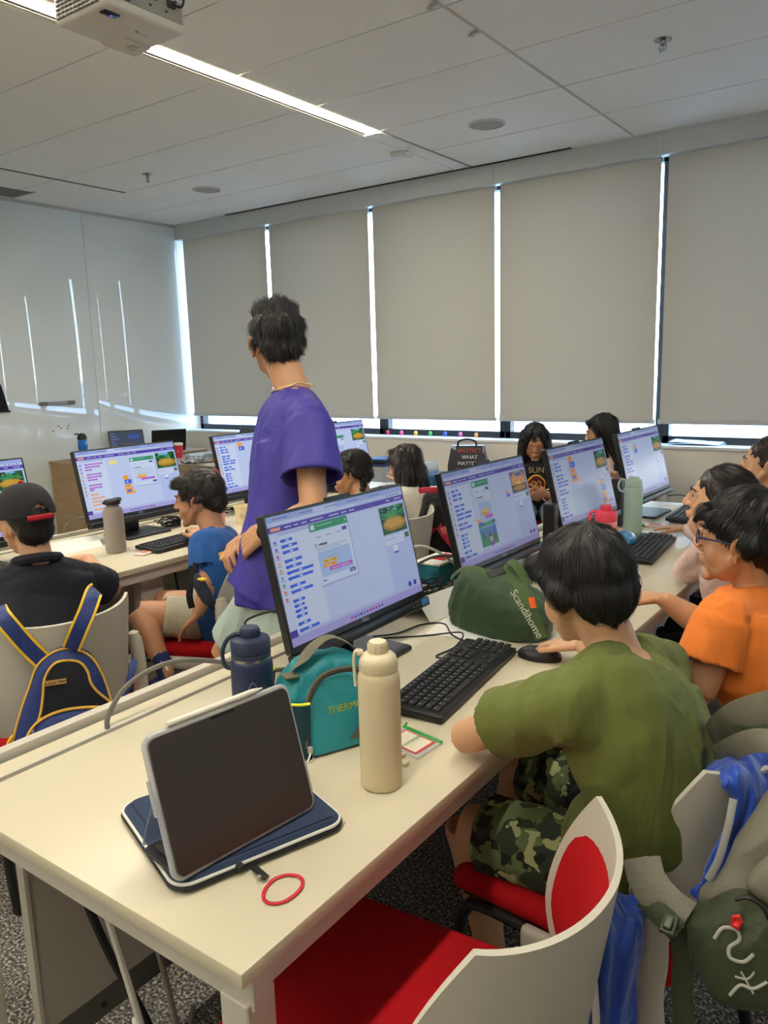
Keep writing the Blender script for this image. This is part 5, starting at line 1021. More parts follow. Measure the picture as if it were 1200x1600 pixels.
b = MB(); b.sheet([[(-.052, -.112, .128), (-.052, .0, .128), (-.052, .112, .128)], [(-.085, -.114, .065), (-.085, 0, .065), (-.085, .114, .065)], [(-.112, -.116, .004), (-.112, 0, .004), (-.112, .116, .004)]], .0015); obj('kickstand_flap', b, mat('flap_clear_blue', (150, 166, 196), .3, alpha=.55), t)
b = MB(); b.slab((-.055, 0, .003), (.10, .24, .004), .01); b.rbox((-.05, -.06, .012), (.075, .10, .012), .005); obj('folded_cover', b, mat('cover_dark', (40, 40, 44), .6), t)
t = thing('stylus', 'white stylus clipped along the top edge of the tablet', 'stylus', (-.787, .735, .7525), math.radians(-8))
b = MB(); b.tube([Mt @ Vector(p) for p in ((-.003, -.087, .2105), (-.003, -.084, .2105), (-.003, .06, .2105), (-.003, .066, .2105), (-.003, .082, .2102))], [.0040, .0046, .0046, .0042, .0012], 14); obj('stylus_body', b, mat('stylus_white', (228, 222, 208), .3), t)
t = thing('tablet_sleeve', 'navy zipped sleeve lying flat under the tablet', 'sleeve', (-.885, .783, DZ), math.radians(-19.6))
b = MB(); b.slab((0, 0, .0105), (.262, .276, .021), .028, seg=8, e=.006); o = obj('padded_body', b, m_navyf, t)
b = MB(); r = [(sx*.1315-(0), sy*.138) for sx, sy in ((1, 1),)]; 
out = []
for (sx, sy, a0) in ((1, 1, 0), (-1, 1, 90), (-1, -1, 180), (1, -1, 270)):
    for k in range(7): a = math.radians(a0+15*k); out.append((sx*(.131-.028)+.028*math.cos(a), sy*(.138-.028)+.028*math.sin(a)))
b.tube([(x, y, .0135) for x, y in out], .0028, 6, closed=True); obj('white_piping', b, mat('piping_white', (214, 214, 206), .6), t, label='white zipper piping')
b = MB(); b.tube([(x*1.008, y*1.008, .008) for x, y in out], .0036, 6, closed=True); obj('zipper', b, mat('zip_black', (16, 18, 24), .6), t)
b = MB(); b.tube([(.118, y, .0215) for y in np.linspace(-.12, .12, 12)], .0012, 5); b.tube([(x, -.122, .0215) for x in np.linspace(-.11, .118, 12)], .0012, 5); obj('seam', b, mat('seam_navy', (20, 32, 56), .8), t)
b = MB(); b.rbox((.135, -.045, .012), (.012, .012, .008), .002, 0); b.rbox((.152, -.040, .006), (.034, .011, .003), .001, 0, RZ(6)); b.rbox((.165, -.03, .008), (.007, .006, .001), .0004, 1, RZ(0)); obj('zip_pull', b, [mat('pull_black', (24, 24, 24), .5), m_sil], t)
b = MB(); pts = [atz(px, py, DZ+.0025) for px, py in ((412, 1404), (414, 1390), (428, 1374), (448, 1367), (466, 1369), (473, 1377), (470, 1388), (458, 1400), (440, 1410), (422, 1411))]
b.tube(spl(pts, 5, True), .0028, 6, closed=True, up=(0, 0, 1), flat=.55); obj('rubber_band', b, mat('rubber_red', (206, 40, 52), .6), label='red rubber band lying near the desk edge beside the navy sleeve', cat='rubber band')
# beige bottle
m_beige = mat('bottle_beige', (214, 200, 164), .5, bump=.05, bscale=900); m_beige2 = mat('lid_beige', (218, 206, 172), .45)
t = thing('water_bottle', 'tall beige metal water bottle with a ribbed lid and carry loop', 'bottle', (-.747, 1.009, DZ))
lath(t, 'bottle_body', [(.030, 0), (.034, .002), (.0358, .006), (.036, .012), (.036, .19), (.0355, .2), (.033, .208), (.031, .211)], m_beige)
b = MB(); b.lathe([(.0315, .209), (.0322, .211), (.0322, .228), (.0305, .234), (.025, .239), (.0165, .242)], n=40)
for k in range(40): a = 2*PI*k/40; b.rbox((.0322*math.cos(a), .0322*math.sin(a), .219), (.0022, .0022, .014), .0008, seg=1)
obj('lid_ring', b, m_beige2, t)
b = MB(); b.lathe([(.0155, .24), (.016, .243), (.016, .258), (.0145, .261), (.0, .2615)], n=32)
for k in range(10): a = 2*PI*k/10; b.rbox((.0158*math.cos(a), .0158*math.sin(a), .250), (.004, .004, .016), .0015, M=None, seg=2)
obj('spout_cap', b, m_beige2, t)
dl = Vector((-.83, -.56, 0)); dn = Vector((-.56, .83, 0))
b = MB(); c = dl*.034; b.tube(spl([dl*.026+Vector((0, 0, .241)), dl*.034+Vector((0, 0, .246)), dl*.0405+Vector((0, 0, .236)), dl*.0405+Vector((0, 0, .2)), dl*.0395+Vector((0, 0, .182))], 5), .0048, 8, up=tuple(dl), flat=.55); b.lathe([(.006, -.004), (.006, .006)], (0, 0, 0), 14, 0, Matrix.Translation(dl*.030+Vector((0, 0, .241))) @ frame(dn, dl).to_4x4()); obj('carry_loop', b, m_beige2, t)
# navy bottle
m_nvb = mat('bottle_navy', (28, 40, 76), .42, bump=.1, bscale=1200); m_nvl = mat('lid_navy', (34, 46, 74), .5)
t = thing('water_bottle', 'navy metal water bottle with a screw cap and finger loop, behind the tablet', 'bottle', (-1.064, 1.022, DZ))
lath(t, 'bottle_body', [(.034, 0), (.040, .003), (.0412, .008), (.0412, .15), (.0405, .158), (.038, .164), (.036, .166)], m_nvb)
lath(t, 'steel_rim', [(.0375, .164), (.0378, .166), (.0378, .170), (.0365, .171)], m_chr)
lath(t, 'lid', [(.038, .170), (.0385, .172), (.0385, .178), (.037, .179), (.0385, .181), (.0385, .200), (.036, .205), (.028, .208), (.019, .209)], m_nvl)
b = MB(); b.lathe([(.019, .207), (.0195, .209), (.0185, .224), (.017, .2265), (0, .227)], n=32)
for k in range(24): a = 2*PI*k/24; b.rbox((.0188*math.cos(a), .0188*math.sin(a), .216), (.002, .002, .012), .0006, seg=1)
obj('spout_cap', b, m_nvl, t)
b = MB(); b.tube(spl([dl*.018+Vector((0, 0, .212)), dl*.030+Vector((0, 0, .212)), dl*.046+Vector((0, 0, .200)), dl*.056+Vector((0, 0, .175)), dl*.052+Vector((0, 0, .148)), dl*.040+Vector((0, 0, .142))], 5), .0042, 8); obj('finger_loop', b, m_nvl, t)
fv = (EYE-Vector((-1.064, 1.022, .85))); fv.z = 0; fv.normalize(); Mb = Matrix.Translation(fv*.0416+Vector((.0, 0, .115))) @ Matrix((fv.cross(Vector((0, 0, -1))), Vector((0, 0, 1)), fv)).transposed().to_4x4()
b = MB(); q = [(.0, .014), (.009, 0), (0, -.014), (-.009, 0)]
for i in range(4): p0, p1 = q[i], q[(i+1) % 4]; b.tube([Mb @ Vector((p0[0], p0[1], 0)), Mb @ Vector(((p0[0]+p1[0])*.56, (p0[1]+p1[1])*.56, 0)), Mb @ Vector((p1[0], p1[1], 0))], .0006, 5)
obj('emblem', b, m_sil, t)
# teal insulated lunch bag
m_teal = cloth('teal_nylon', (24, 132, 142), rough=.55, bscale=500, bump=.2); m_dteal = cloth('dark_teal_mesh', (10, 58, 72), bscale=1500, bump=.6); m_gst = cloth('grey_webbing', (112, 108, 90), bscale=1500, bump=.5, wrinkle=0); m_yel = mat('piping_yellow', (222, 224, 40), .6)
t = thing('lunch_bag', 'teal insulated lunch bag with a grey handle, behind the beige bottle', 'lunch bag', (-.955, 1.115, DZ), math.radians(-25))
# local: x towards the viewer's right-front (front panel), y along the length
def arch(x, w, h, z0=0, n=18, lean=0):
    o = [(x, -w, z0), (x, w, z0)]
    for k in range(n+1): a = PI*k/n; o.append((x-lean*math.sin(a), w*math.copysign(abs(math.cos(a))**.75, math.cos(a)), z0+.02+(h-.02)*math.sin(a)**.85))
    return o
b = MB(); b.loft([[Vector(p) for p in arch(x, w, h, 0, 18, ln)] for x, w, h, ln in ((-.07, .085, .11, -.02), (-.06, .105, .15, -.02), (-.03, .112, .165, -.0), (.02, .114, .168, .02), (.055, .114, .158, .045), (.068, .108, .148, .045))]); b.v = [tuple((T(-.955, 1.115, DZ) @ RZ(-25)) @ Vector(v)) for v in b.v]; clay('bag_body', b, m_teal, t, .004, 6, folds(.003, (0, 0, 1), 26, .5, 31))
b = MB(); b.loft([[Vector(p) for p in arch(x, w, h, .006, 18, ln)] for x, w, h, ln in ((.060, .080, .128, .035), (.086, .078, .122, .035), (.091, .06, .10, .035))]); obj('front_panel', b, cloth('front_teal', (34, 140, 150), rough=.55, bscale=500), t)
b = MB(); b.tube([Vector(p) for p in [(x_, y_*.94+.006, z_) for x_, y_, z_ in arch(.086, .092, .139, .004, 22, .04)[2:]]], .0065, 8, up=(1, 0, 0), flat=.5); obj('zip_band', b, mat('zip_olive_grey', (88, 84, 66), .7), t)
b = MB(); b.tube([Vector(p)+Vector((.004, 0, 0)) for p in [(x_, y_*.94+.006, z_) for x_, y_, z_ in arch(.086, .092, .139, .004, 22, .04)[2:]]], .0018, 6); obj('zipper', b, mat('zip_teeth', (52, 50, 44), .5), t)
b = MB(); b.rbox((.092, -.080, .022), (.006, .010, .014), .002); b.tube([(.094, -.08, .016), (.098, -.088, .004), (.097, -.080, .002), (.094, -.074, .006)], .0018, 6); obj('zip_pull', b, m_sil, t)
b = MB(); px_ = spl([(-.075, -.085, 0), (-.055, -.112, 0), (0, -.123, 0), (.05, -.121, 0), (.078, -.098, 0), (.086, -.075, 0)], 5); b.sheet([[(p.x*(1-.10*w_), p.y*(1-.08*w_**2), .003+w_*(.100+.03*max(0, -p.x/.08)**2)) for p in px_] for w_ in (0, .25, .5, .75, 1)], .004); obj('side_pocket', b, m_dteal, t)
b = MB(); b.tube([(p.x*.90, p.y*.925, .104+.03*max(0, -p.x/.08)**2) for p in px_], .0034, 7); obj('yellow_piping', b, m_yel, t, label='neon yellow piping')
b = MB(); b.tube(spl([(.01, -.075, .150), (.015, -.055, .168), (.005, -.02, .190), (.0, .015, .196), (.0, .05, .176), (.0, .07, .155)], 6), .013, 8, up=(0, .2, 1), flat=.14); b.rbox((.016, -.082, .142), (.03, .028, .004), .001, 0, T(.0, 0, .0)); obj('carry_handle', b, m_gst, t)
b = MB(); b.box((.0765, 0, .012), (.004, .20, .02)); obj('bottom_trim', b, m_dteal, t)
b = MB(); b.text('THERMOS', .019, T(.0925, -.0, .088) @ Matrix(((0, 0, 1, 0), (1, 0, 0, 0), (0, 1, 0, 0), (0, 0, 0, 1))) @ RX(-8), .001, bold=True); obj('lettering', b, mat('lettering_yellow', (190, 196, 60), .6), t)
b = MB(); b.sheet([[(.0925, .0+.03*k, .02+.0*j+(.07*(k/2) if j else 0)) for k in range(3)] for j in range(2)], .001); obj('grey_print', b, mat('print_grey', (96, 96, 84), .7), t)
# green lunch bag
m_grn = cloth('green_nylon', (50, 76, 44), rough=.6, bscale=500, bump=.25); m_grn2 = cloth('green_webbing', (70, 92, 52), bscale=1500, bump=.5, wrinkle=0)
P8 = dict(bl=atz(712, 978, DZ), br=atz(835, 1008, DZ), brr=atz(850, 992, DZ), bk=Vector((-1.12, 1.93, DZ)))
t = thing('lunch_bag', 'dark green fabric lunch bag with webbing handles and light lettering', 'lunch bag', (-.97, 1.86, DZ))
b = MB(); base = [Vector((-1.085, 1.812, DZ)), Vector((-.94, 1.76, DZ)), Vector((-.835, 1.772, DZ)), Vector((-.80, 1.84, DZ)), Vector((-.86, 1.95, DZ)), Vector((-1.02, 1.99, DZ)), Vector((-1.12, 1.92, DZ))]
cz = sum(base, Vector())/7
def lay(z, s, dx=0, dy=0, rx=1): return [Vector((cz.x+(p.x-cz.x)*s*rx+dx, cz.y+(p.y-cz.y)*s+dy, DZ+z)) for p in spl(base, 5, True)]
b.loft([lay(0, .94), lay(.012, 1.0), lay(.05, 1.03), lay(.085, .95), lay(.12, .72, -.02), lay(.142, .42, -.03, 0, 1.4), lay(.150, .2, -.03, 0, 2)]); clay('bag_body', b, m_grn, t, .004, 3, folds(.007, (.3, 0, 1), 18, .6, 32, [([at(716, 900, 2.0), at(740, 950, 1.98), at(730, 985, 1.98)], .012, .006), ([at(790, 890, 2.0), at(770, 950, 1.95), at(790, 1000, 1.92)], .01, -.006)]))
for k, (a, e_) in enumerate((((705, 897), (772, 900)), ((790, 876), (826, 915)))):
    b = MB(); A, E_ = at(*a, 2.03-.06*k), at(*e_, 1.98-.06*k); b.tube(spl([A-Vector((0, 0, .01)), A.lerp(E_, .25)+Vector((0, 0, .014)), A.lerp(E_, .6)+Vector((0, 0, .016)), E_], 6), .013, 8, up=(0, -.3, 1), flat=.14); obj('carry_handle', b, m_grn2, t, True)
b = MB(); b.tube(spl([at(792, 884, 1.99), at(812, 915, 1.92), at(830, 955, 1.88), at(846, 998, 1.87)], 6), .015, 8, up=tuple((EYE-at(825, 950, 1.9)).normalized()), flat=.16); ob = obj('side_strap', b, m_grn2, t, True)
p0_, p1_ = at(803, 926, 1.865), at(843, 993, 1.835); xx = (p1_-p0_).normalized(); zz = (EYE-p0_).normalized(); zz = (zz-xx*zz.dot(xx)).normalized(); yy = zz.cross(xx)
Ms = Matrix.Translation((p0_+p1_)/2+zz*.004) @ Matrix((xx, yy, zz)).transposed().to_4x4(); b = MB(); b.text('Scandihome', .026, Ms, .0016, bold=True); obj('lettering', b, mat('lettering_pale', (206, 208, 190), .6), t, True)
b = MB(); b.add([at(825, 934, 1.86), at(835, 932, 1.86), at(838, 950, 1.86), at(829, 950, 1.86)], [(0, 1, 2, 3)]); b.add([at(825, 934, 1.863), at(835, 932, 1.863), at(838, 950, 1.863), at(829, 950, 1.863)], [(3, 2, 1, 0)]); obj('orange_tab', b, mat('tab_orange', (255, 110, 40), .6), t, True, label='bright orange tab')
b = MB(); b.sheet([[at(760, 893, 1.98), at(790, 883, 2.0), at(800, 900, 1.97)], [at(765, 903, 1.96), at(790, 895, 1.97), at(806, 912, 1.94)]], .003); obj('zip_opening', b, mat('zip_dark', (44, 48, 44), .6), t, True)
# mouse
t = thing('computer_mouse', 'black computer mouse under the hand of the boy in olive', 'mouse', (-.765, 1.70, DZ), math.radians(8))
b = MB(); el(b, (0, 0, .008), (.056, .031, .024)); b.v = [(x, y, max(z, 0)) for x, y, z in b.v]; b.sm = [True]*len(b.f); obj('mouse_shell', b, m_blk, t); b = MB(); b.tube([(-.03, 0, .026), (-.018, 0, .031)], .004, 10); obj('scroll_wheel', b, m_blks, t)
t2 = dup(t, (-.80, 2.42, DZ), math.radians(5), 'black mouse under the hand of the boy in orange')
# card pouch
t = thing('badge_pouch', 'clear pouch with a green zip edge holding a red-bordered card beside the beige bottle', 'pouch', tuple((atz(632, 1138, DZ)+atz(690, 1163, DZ)+atz(652, 1187, DZ)+atz(600, 1160, DZ))/4))
A_, B_, C_ = atz(632, 1138, DZ), atz(690, 1163, DZ), atz(652, 1187, DZ); D2 = A_+(C_-B_); up_ = Vector((0, 0, 1))
def quad(a, b_, c, d, z, th): q = MB(); q.add([p+up_*z for p in (a, b_, c, d)]+[p+up_*(z+th) for p in (a, b_, c, d)], [(3, 2, 1, 0), (4, 5, 6, 7), (0, 1, 5, 4), (1, 2, 6, 5), (2, 3, 7, 6), (3, 0, 4, 7)]); return q
obj('clear_sleeve', quad(A_, B_, C_, D2, .0004, .003), mat('vinyl_clear', (230, 232, 226), .15, alpha=.5), t, True)
il = lambda a, b_, s: a.lerp(b_, s)
def inset(f, g=0): m_ = (A_+B_+C_+D2)/4; return [m_+(p-m_)*f for p in (A_, B_, C_, D2)]
cd_ = obj('card', quad(*inset(.80), .0036, .0006), mat('card_red', (214, 52, 60), .6), t, True); obj('card_face', quad(*inset(.70), .0043, .0004), mat('card_white', (232, 222, 200), .6), cd_, True)
b = MB(); b.tube([A_+up_*.003+(A_-B_)*.02, B_+up_*.003], .0042, 6); b.tube([A_+up_*.003, A_+up_*.01+(A_-D2)*.10], .0025, 6); obj('green_zip', b, mat('zip_green', (60, 170, 70), .5), t, True)
xx = (A_-D2).normalized(); yy = up_.cross(xx); b = MB(); b.text('Instructor', .014, Matrix.Translation((A_+B_+C_+D2)/4+up_*.005) @ Matrix((yy*-1, xx, up_)).transposed().to_4x4() @ RZ(90) , .0003); obj('lettering', b, mat('ink_green', (120, 180, 120), .6), t, True)
for k, (px, py) in enumerate(((634, 1196), (629, 1183))):
    b = MB(); p = atz(px, py, DZ); b.rbox((p.x, p.y, p.z+.004), (.010, .014, .008), .003); obj('clip', b, m_beige2, label=['small beige clip on the desk just right of the beige bottle', 'second small beige clip touching the beige bottle'][k], cat='clip')
# white tent cards and papers
m_paper = mat('white_paper', (232, 230, 224), .7)
def tent(label, a, b_, h=.055, d=.03):
    a, b_ = Vector(a), Vector(b_); n_ = (b_-a).cross(up_).normalized(); o = MB(); o.sheet([[a+n_*d, b_+n_*d], [a+up_*h, b_+up_*h]], .0008, smooth=False); o.sheet([[a+up_*h, b_+up_*h], [a-n_*d, b_-n_*d]], .0008, smooth=False)
    return obj('tent_card', o, m_paper, label=label, cat='card')
tent('white folded name card standing between the nearest monitor and the green bag', (-1.19, 1.80, DZ), (-1.165, 2.0, DZ), .06, .05)
tent('white folded name card on the left desk beside the grey bottle', (-2.95, 1.70, DZ), (-2.93, 1.95, DZ), .045, .05)
b = MB(); b.box((0, 0, .0006), (.21, .28, .0012), M=T(-1.02, 1.86, DZ) @ RZ(8)); obj('paper_sheet', b, m_paper, label='white paper sheet on the desk left of the green bag', cat='paper')
t = thing('storage_tin', 'small teal box with a white top behind the second monitor', 'box', (-1.36, 2.20, DZ+.0)); b = MB(); b.rbox((0, 0, .035), (.10, .16, .07), .006); obj('box_body', b, mat('tin_teal', (30, 110, 128), .5, var=.5, vscale=30), t); b = MB(); b.rbox((0, 0, .072), (.102, .162, .008), .003, 0); b.box((.01, .02, .0765), (.05, .09, .001), 1); obj('box_lid', b, [m_paper, m_red], t)
nest('dark teal lanyard bundle with white clips under the second monitor', (-1.12, 2.47, DZ), 6, .05, .10, .03, 9, .006).data.materials[0] = mat('lanyard_teal', (16, 52, 62), .6)
b = MB()
for k in range(3): b.tube(spl([(-1.12+.03*k, 2.42+.05*k, DZ+.045), (-1.10+.03*k, 2.44+.05*k, DZ+.055), (-1.09+.03*k, 2.46+.05*k, DZ+.045)], 4), .004, 6)
obj('lanyard_clips', b, m_paper, label='white clips of the lanyard bundle under the second monitor', cat='clips', kind='stuff')
for y_, l in ((2.64, 'black mini computer standing upright left of the third monitor'), (3.36, 'black mini computer standing upright left of the fourth monitor, by the mint bottle')):
    t = thing('mini_computer', l, 'computer', (-1.15, y_, DZ), 0, None); b = MB(); b.rbox((0, 0, .11), (.045, .040, .20), .004); obj('case', b, m_blks, t); b = MB(); b.box((0, 0, .005), (.06, .055, .01)); obj('stand_foot', b, m_blk, t)
# pink bottle, mint bottle, sphere lid, small things further along
m_pkb = mat('bottle_pink', (240, 150, 150), .35); m_cor = mat('lid_coral', (236, 70, 92), .4)
t = thing('water_bottle', 'short pink water bottle with a coral lid in front of the third monitor', 'bottle', (-1.0, 2.80, DZ))
lath(t, 'bottle_body', [(.034, 0), (.041, .004), (.042, .01), (.042, .12), (.04, .13), (.036, .135)], m_pkb); 
b = MB()
for k in range(8):
    for r in range(3): a = 2*PI*(k+.5*(r % 2))/8; b.tube([(.0424*math.cos(a+q*.3), .0424*math.sin(a+q*.3), .035+.035*r+w_*.02) for q, w_ in ((-1, 0), (0, 1), (1, 0), (0, -1))], .0011, 5, closed=True)
obj('diamond_pattern', b, mat('pattern_rose', (214, 110, 120), .4), t)
lath(t, 'lid', [(.038, .132), (.0415, .135), (.0415, .165), (.038, .17), (.025, .173)], m_cor); lath(t, 'spout_cap', [(.021, .170), (.021, .188), (.018, .192), (0, .193)], m_cor)
b = MB(); b.tube(spl([dl*.035+Vector((0, 0, .168)), dl*.055+Vector((0, 0, .165)), dl*.062+Vector((0, 0, .12)), dl*.05+Vector((0, 0, .10))], 5), .0055, 8); obj('carry_loop', b, m_cor, t)
m_mint = mat('bottle_mint', (178, 206, 190), .45)
t = thing('water_bottle', 'tall mint green water bottle in front of the fourth monitor', 'bottle', (-1.040, 3.235, DZ))
lath(t, 'bottle_body', [(.032, 0), (.037, .004), (.038, .01), (.038, .185), (.036, .196), (.032, .2)], m_mint); lath(t, 'lid', [(.034, .198), (.0355, .2), (.0355, .222), (.033, .227), (.024, .23), (.022, .238), (0, .24)], m_mint)
b = MB(); b.tube([dl*.045+Vector((0, 0, .205))+dl*.018*math.cos(a)+Vector((0, 0, .026*math.sin(a))) for a in np.linspace(0, 2*PI, 17)[:-1]], .0048, 8, closed=True); obj('carry_loop', b, m_mint, t)
t = thing('water_bottle', 'small light blue bottle lying on its side behind the boy in olive', 'bottle', (-.97, 2.93, DZ)); b = MB(); b.lathe([(.02, -.05), (.033, -.045), (.036, -.02), (.036, .02), (.033, .045), (.02, .05)], (0, 0, 0), 28, 0, T(0, 0, .036) @ RX(80)); obj('bottle_body', b, mat('bottle_sky', (70, 160, 214), .2, alpha=.85), t); b = MB(); b.lathe([(.0335, -.01), (.0368, -.008), (.0368, .008), (.0335, .01)], (0, 0, 0), 28, 0, T(0, 0, .036) @ RX(80)); obj('bottle_band', b, mat('band_sky', (40, 120, 180), .3), t)
b = MB(); b.tube([(-1.06, 3.16, DZ+.006), (-1.04, 3.20, DZ+.006)], .006, 10); obj('marker_pen', b, mat('marker_brown', (110, 60, 44), .5), label='short brown marker lying between the pink and mint bottles', cat='marker')
def cards(label, x, y, rz, c2=(60, 170, 70)):
    t = thing('snack_packet', label, 'packet', (x, y, DZ), rz); b = MB(); b.rbox((0, 0, .004), (.05, .09, .008), .003); obj('packet', b, mat('packet_pale', (236, 214, 204), .4), t); b = MB(); b.rbox((.0, .055, .005), (.045, .02, .009), .003); obj('green_end', b, mat('packet_green', c2, .4), t); b = MB(); b.box((0, 0, .0083), (.03, .05, .0006)); obj('printed_label', b, mat('packet_print', (196, 110, 96), .5), t)
cards('pink and green snack packet right of the mint bottle', -1.0, 3.42, 1.9); cards('green and pink packet beside the hand of the girl in pink', -.90, 3.22, 1.7); cards('folded pink packet with a green end beside the grey bottle', -2.60, 1.95, .3)
t = thing('smartphone', 'dark phone lying flat behind the mint bottle', 'phone', (-1.10, 3.72, DZ), .2); b = MB(); b.slab((0, 0, .004), (.08, .155, .008), .01, e=.001); obj('phone_body', b, m_blks, t); b = MB(); b.slab((0, 0, .0082), (.074, .149, .0006), .008); obj('display', b, mat('phone_glass', (60, 70, 90), .05), t)
b = MB(); b.box((0, 0, .0006), (.21, .297, .0012), M=T(-1.0, 4.02-.16, DZ) @ RZ(12)); obj('paper_sheet', b, m_paper, label='white paper sheet at the far end of the foreground desk', cat='paper')
# ================================================================ LEFT DESK
t = thing('water_bottle', 'grey metal bottle with a black flip-up lid on the left desk', 'bottle', (-2.737, 1.909, DZ)); m_grb = mat('bottle_warm_grey', (150, 140, 130), .4)
lath(t, 'bottle_body', [(.036, 0), (.0405, .004), (.0405, .165), (.037, .18), (.028, .188), (.025, .19), (.025, .2)], m_grb); lath(t, 'lid', [(.026, .197), (.033, .200), (.0335, .212), (.030, .217), (0, .219)], m_blk)
b = MB(); b.tube([(.034*math.cos(a), .034*math.sin(a), .212+.006*math.cos(a-.8)) for a in np.linspace(0, 2*PI, 21)[:-1]], .005, 8, closed=True, up=(0, 0, 1), flat=1.2); obj('carry_loop', b, m_blk, t)
t = thing('water_bottle', 'tall pink bottle with a red flip lid and clear loop on the left desk', 'bottle', (-2.777, 2.50, DZ)); lath(t, 'bottle_body', [(.034, 0), (.038, .004), (.0385, .16), (.036, .18), (.03, .19)], mat('bottle_blush', (232, 160, 156), .4)); lath(t, 'lid', [(.033, .186), (.036, .188), (.036, .206), (.03, .21)], mat('lid_blush', (236, 130, 126), .4)); lath(t, 'spout', [(.020, .208), (.020, .23), (.017, .234), (0, .235)], mat('spout_red', (220, 60, 48), .4)); b = MB(); b.tube(spl([(0, -.03, .206), (0, -.034, .235), (0, -.02, .262), (0, .0, .268), (0, .02, .262), (0, .034, .235), (0, .03, .206)], 4), .0042, 8); obj('carry_loop', b, mat('loop_rose', (196, 84, 92), .3), t)
t = thing('paper_cup', 'cream paper cup beside the tall pink bottle', 'cup', (-2.70, 2.60, DZ)); b = MB(); b.lathe([(.033, 0), (.046, .085), (.048, .085), (.048, .088), (.045, .089), (.042, .07), (.032, .006)], n=32); obj('cup_wall', b, mat('cup_cream', (236, 220, 176), .6), t); b = MB(); b.box((.0405, 0, .045), (.001, .02, .026), M=RZ(-55)); obj('printed_mark', b, mat('cup_print', (206, 196, 156), .6), t)
for k, (x, y, l) in enumerate(((-2.74, 2.30, 'pink sticky note behind the left desk keyboard'), (-2.52, 2.30, 'pink sticky note in front of the left desk keyboard'))):
    b = MB(); b.box((0, 0, .0005), (.076, .076, .001), M=T(x, y, DZ) @ RZ(20)); obj('sticky_note', b, mat('note_pink', (246, 150, 164), .7), label=l, cat='sticky note')
b = MB(); b.tube(spl([(-2.86, 2.36, DZ+.006), (-2.86, 2.37, DZ+.05), (-2.83, 2.42, DZ+.055), (-2.8, 2.46, DZ+.05)], 5), .006, 8); obj('cable_adapter', b, m_wcab, label='white cable adapter standing by the coiled cables on the left desk', cat='adapter')
# ================================================================ FAR LEFT CORNER
m_ply = mat('plywood', (178, 148, 112), .55, var=.12, vscale=3, stretch=(1, 1, 6))
t = thing('low_cabinet', 'light wood cabinet standing against the glass wall', 'cabinet', (-6.14, 4.55, 0)); b = MB(); b.box((0, 0, .37), (.50, 1.36, .66)); obj('cabinet_body', b, m_ply, t); b = MB(); b.rbox((0, 0, .71), (.52, 1.38, .02), .003, smooth=False); obj('cabinet_top', b, m_ply, t)
b = MB(); b.box((0, 0, .02), (.46, 1.3, .04)); obj('plinth', b, m_blk, t)
for y_ in (-.34, .34): b = MB(); b.rbox((.256, y_, .37), (.014, .66, .62), .003, smooth=False); d_ = obj('door', b, m_ply, t); b = MB(); b.tube([(.27, y_*.2, .52), (.285, y_*.2, .52), (.285, y_*.2, .62), (.27, y_*.2, .62)], .004, 8); obj('handle', b, m_sil, d_)
CZ = .7205
p = atz(121, 716, CZ); t = thing('water_bottle', 'blue plastic bottle with a black flip straw lid on the wood cabinet', 'bottle', (-6.2, 4.08, CZ)); lath(t, 'bottle_body', [(.036, 0), (.04, .004), (.04, .08), (.037, .09), (.04, .1), (.04, .17), (.036, .18)], mat('bottle_cobalt', (24, 120, 214), .15, alpha=.9)); lath(t, 'lid', [(.037, .178), (.041, .18), (.041, .2), (.03, .225), (.012, .235)], m_blk); b = MB(); b.tube(spl([(0, -.02, .215), (0, -.045, .232), (0, -.07, .23)], 4), .006, 8); obj('straw_spout', b, m_blk, t)
b = MB(); b.tube(spl([(-6.24, 3.98, CZ+.008), (-6.1, 3.95, CZ+.008), (-5.98, 4.05, CZ+.008), (-6.02, 4.25, CZ+.01), (-6.15, 4.3, CZ+.008), (-6.28, 4.2, CZ+.01), (-6.27, 4.05, CZ+.018), (-6.12, 3.98, CZ+.022), (-6.0, 4.1, CZ+.02), (-6.1, 4.27, CZ+.02)], 6), .008, 7); obj('hose', b, mat('hose_red', (206, 70, 60), .5), label='coiled red cable on top of the wood cabinet', cat='cable')
def laptop(label, x, y, rz, tilt, lit):
    t = thing('laptop', label, 'laptop', (x, y, CZ), rz, 'laptops on the wood cabinet'); b = MB(); b.slab((0, 0, .009), (.22, .32, .016), .01, e=.002); obj('keyboard_base', b, m_blks, t)
    b = MB(); M = T(-.11, 0, .014) @ RY(-tilt); b.slab((0, 0, .11), (.008, .32, .215), .008, 0, M, axis=0, e=.001); l_ = obj('lid', b, m_blks, t)
    b = MB(); b.add([M @ Vector((.005, y_, z_)) for y_, z_ in ((-.15, .012), (.15, .012), (.15, .205), (-.15, .205))], [(0, 1, 2, 3)], col=(54, 66, 92) if lit else (24, 26, 30))
    if lit:
        for k in range(6): b.add([M @ Vector((.0055, -.14+a, .18-.026*k+c)) for a, c in ((0, 0), (.03+.02*(k % 3), 0), (.03+.02*(k % 3), .012), (0, .012))], [(0, 1, 2, 3)], col=(90, 110, 160))
        b.add([M @ Vector((.0056, y_, z_)) for y_, z_ in ((.02, .13), (.12, .13), (.12, .17), (.02, .17))], [(0, 1, 2, 3)], col=(46, 84, 170))
    obj('display', b, SCREEN, l_)
    b = MB()
    for r in range(5):
        for c in range(12): b.box((-.075+.022*r, -.135+.0245*c, .0178), (.018, .020, .0015))
    obj('keys', b, m_blk, t)
laptop('open laptop with a lit screen on the wood cabinet', -6.12, 4.52, math.radians(-25), 20, True); laptop('open laptop turned away behind the lit one on the wood cabinet', -6.14, 4.95, math.radians(150), 25, False)
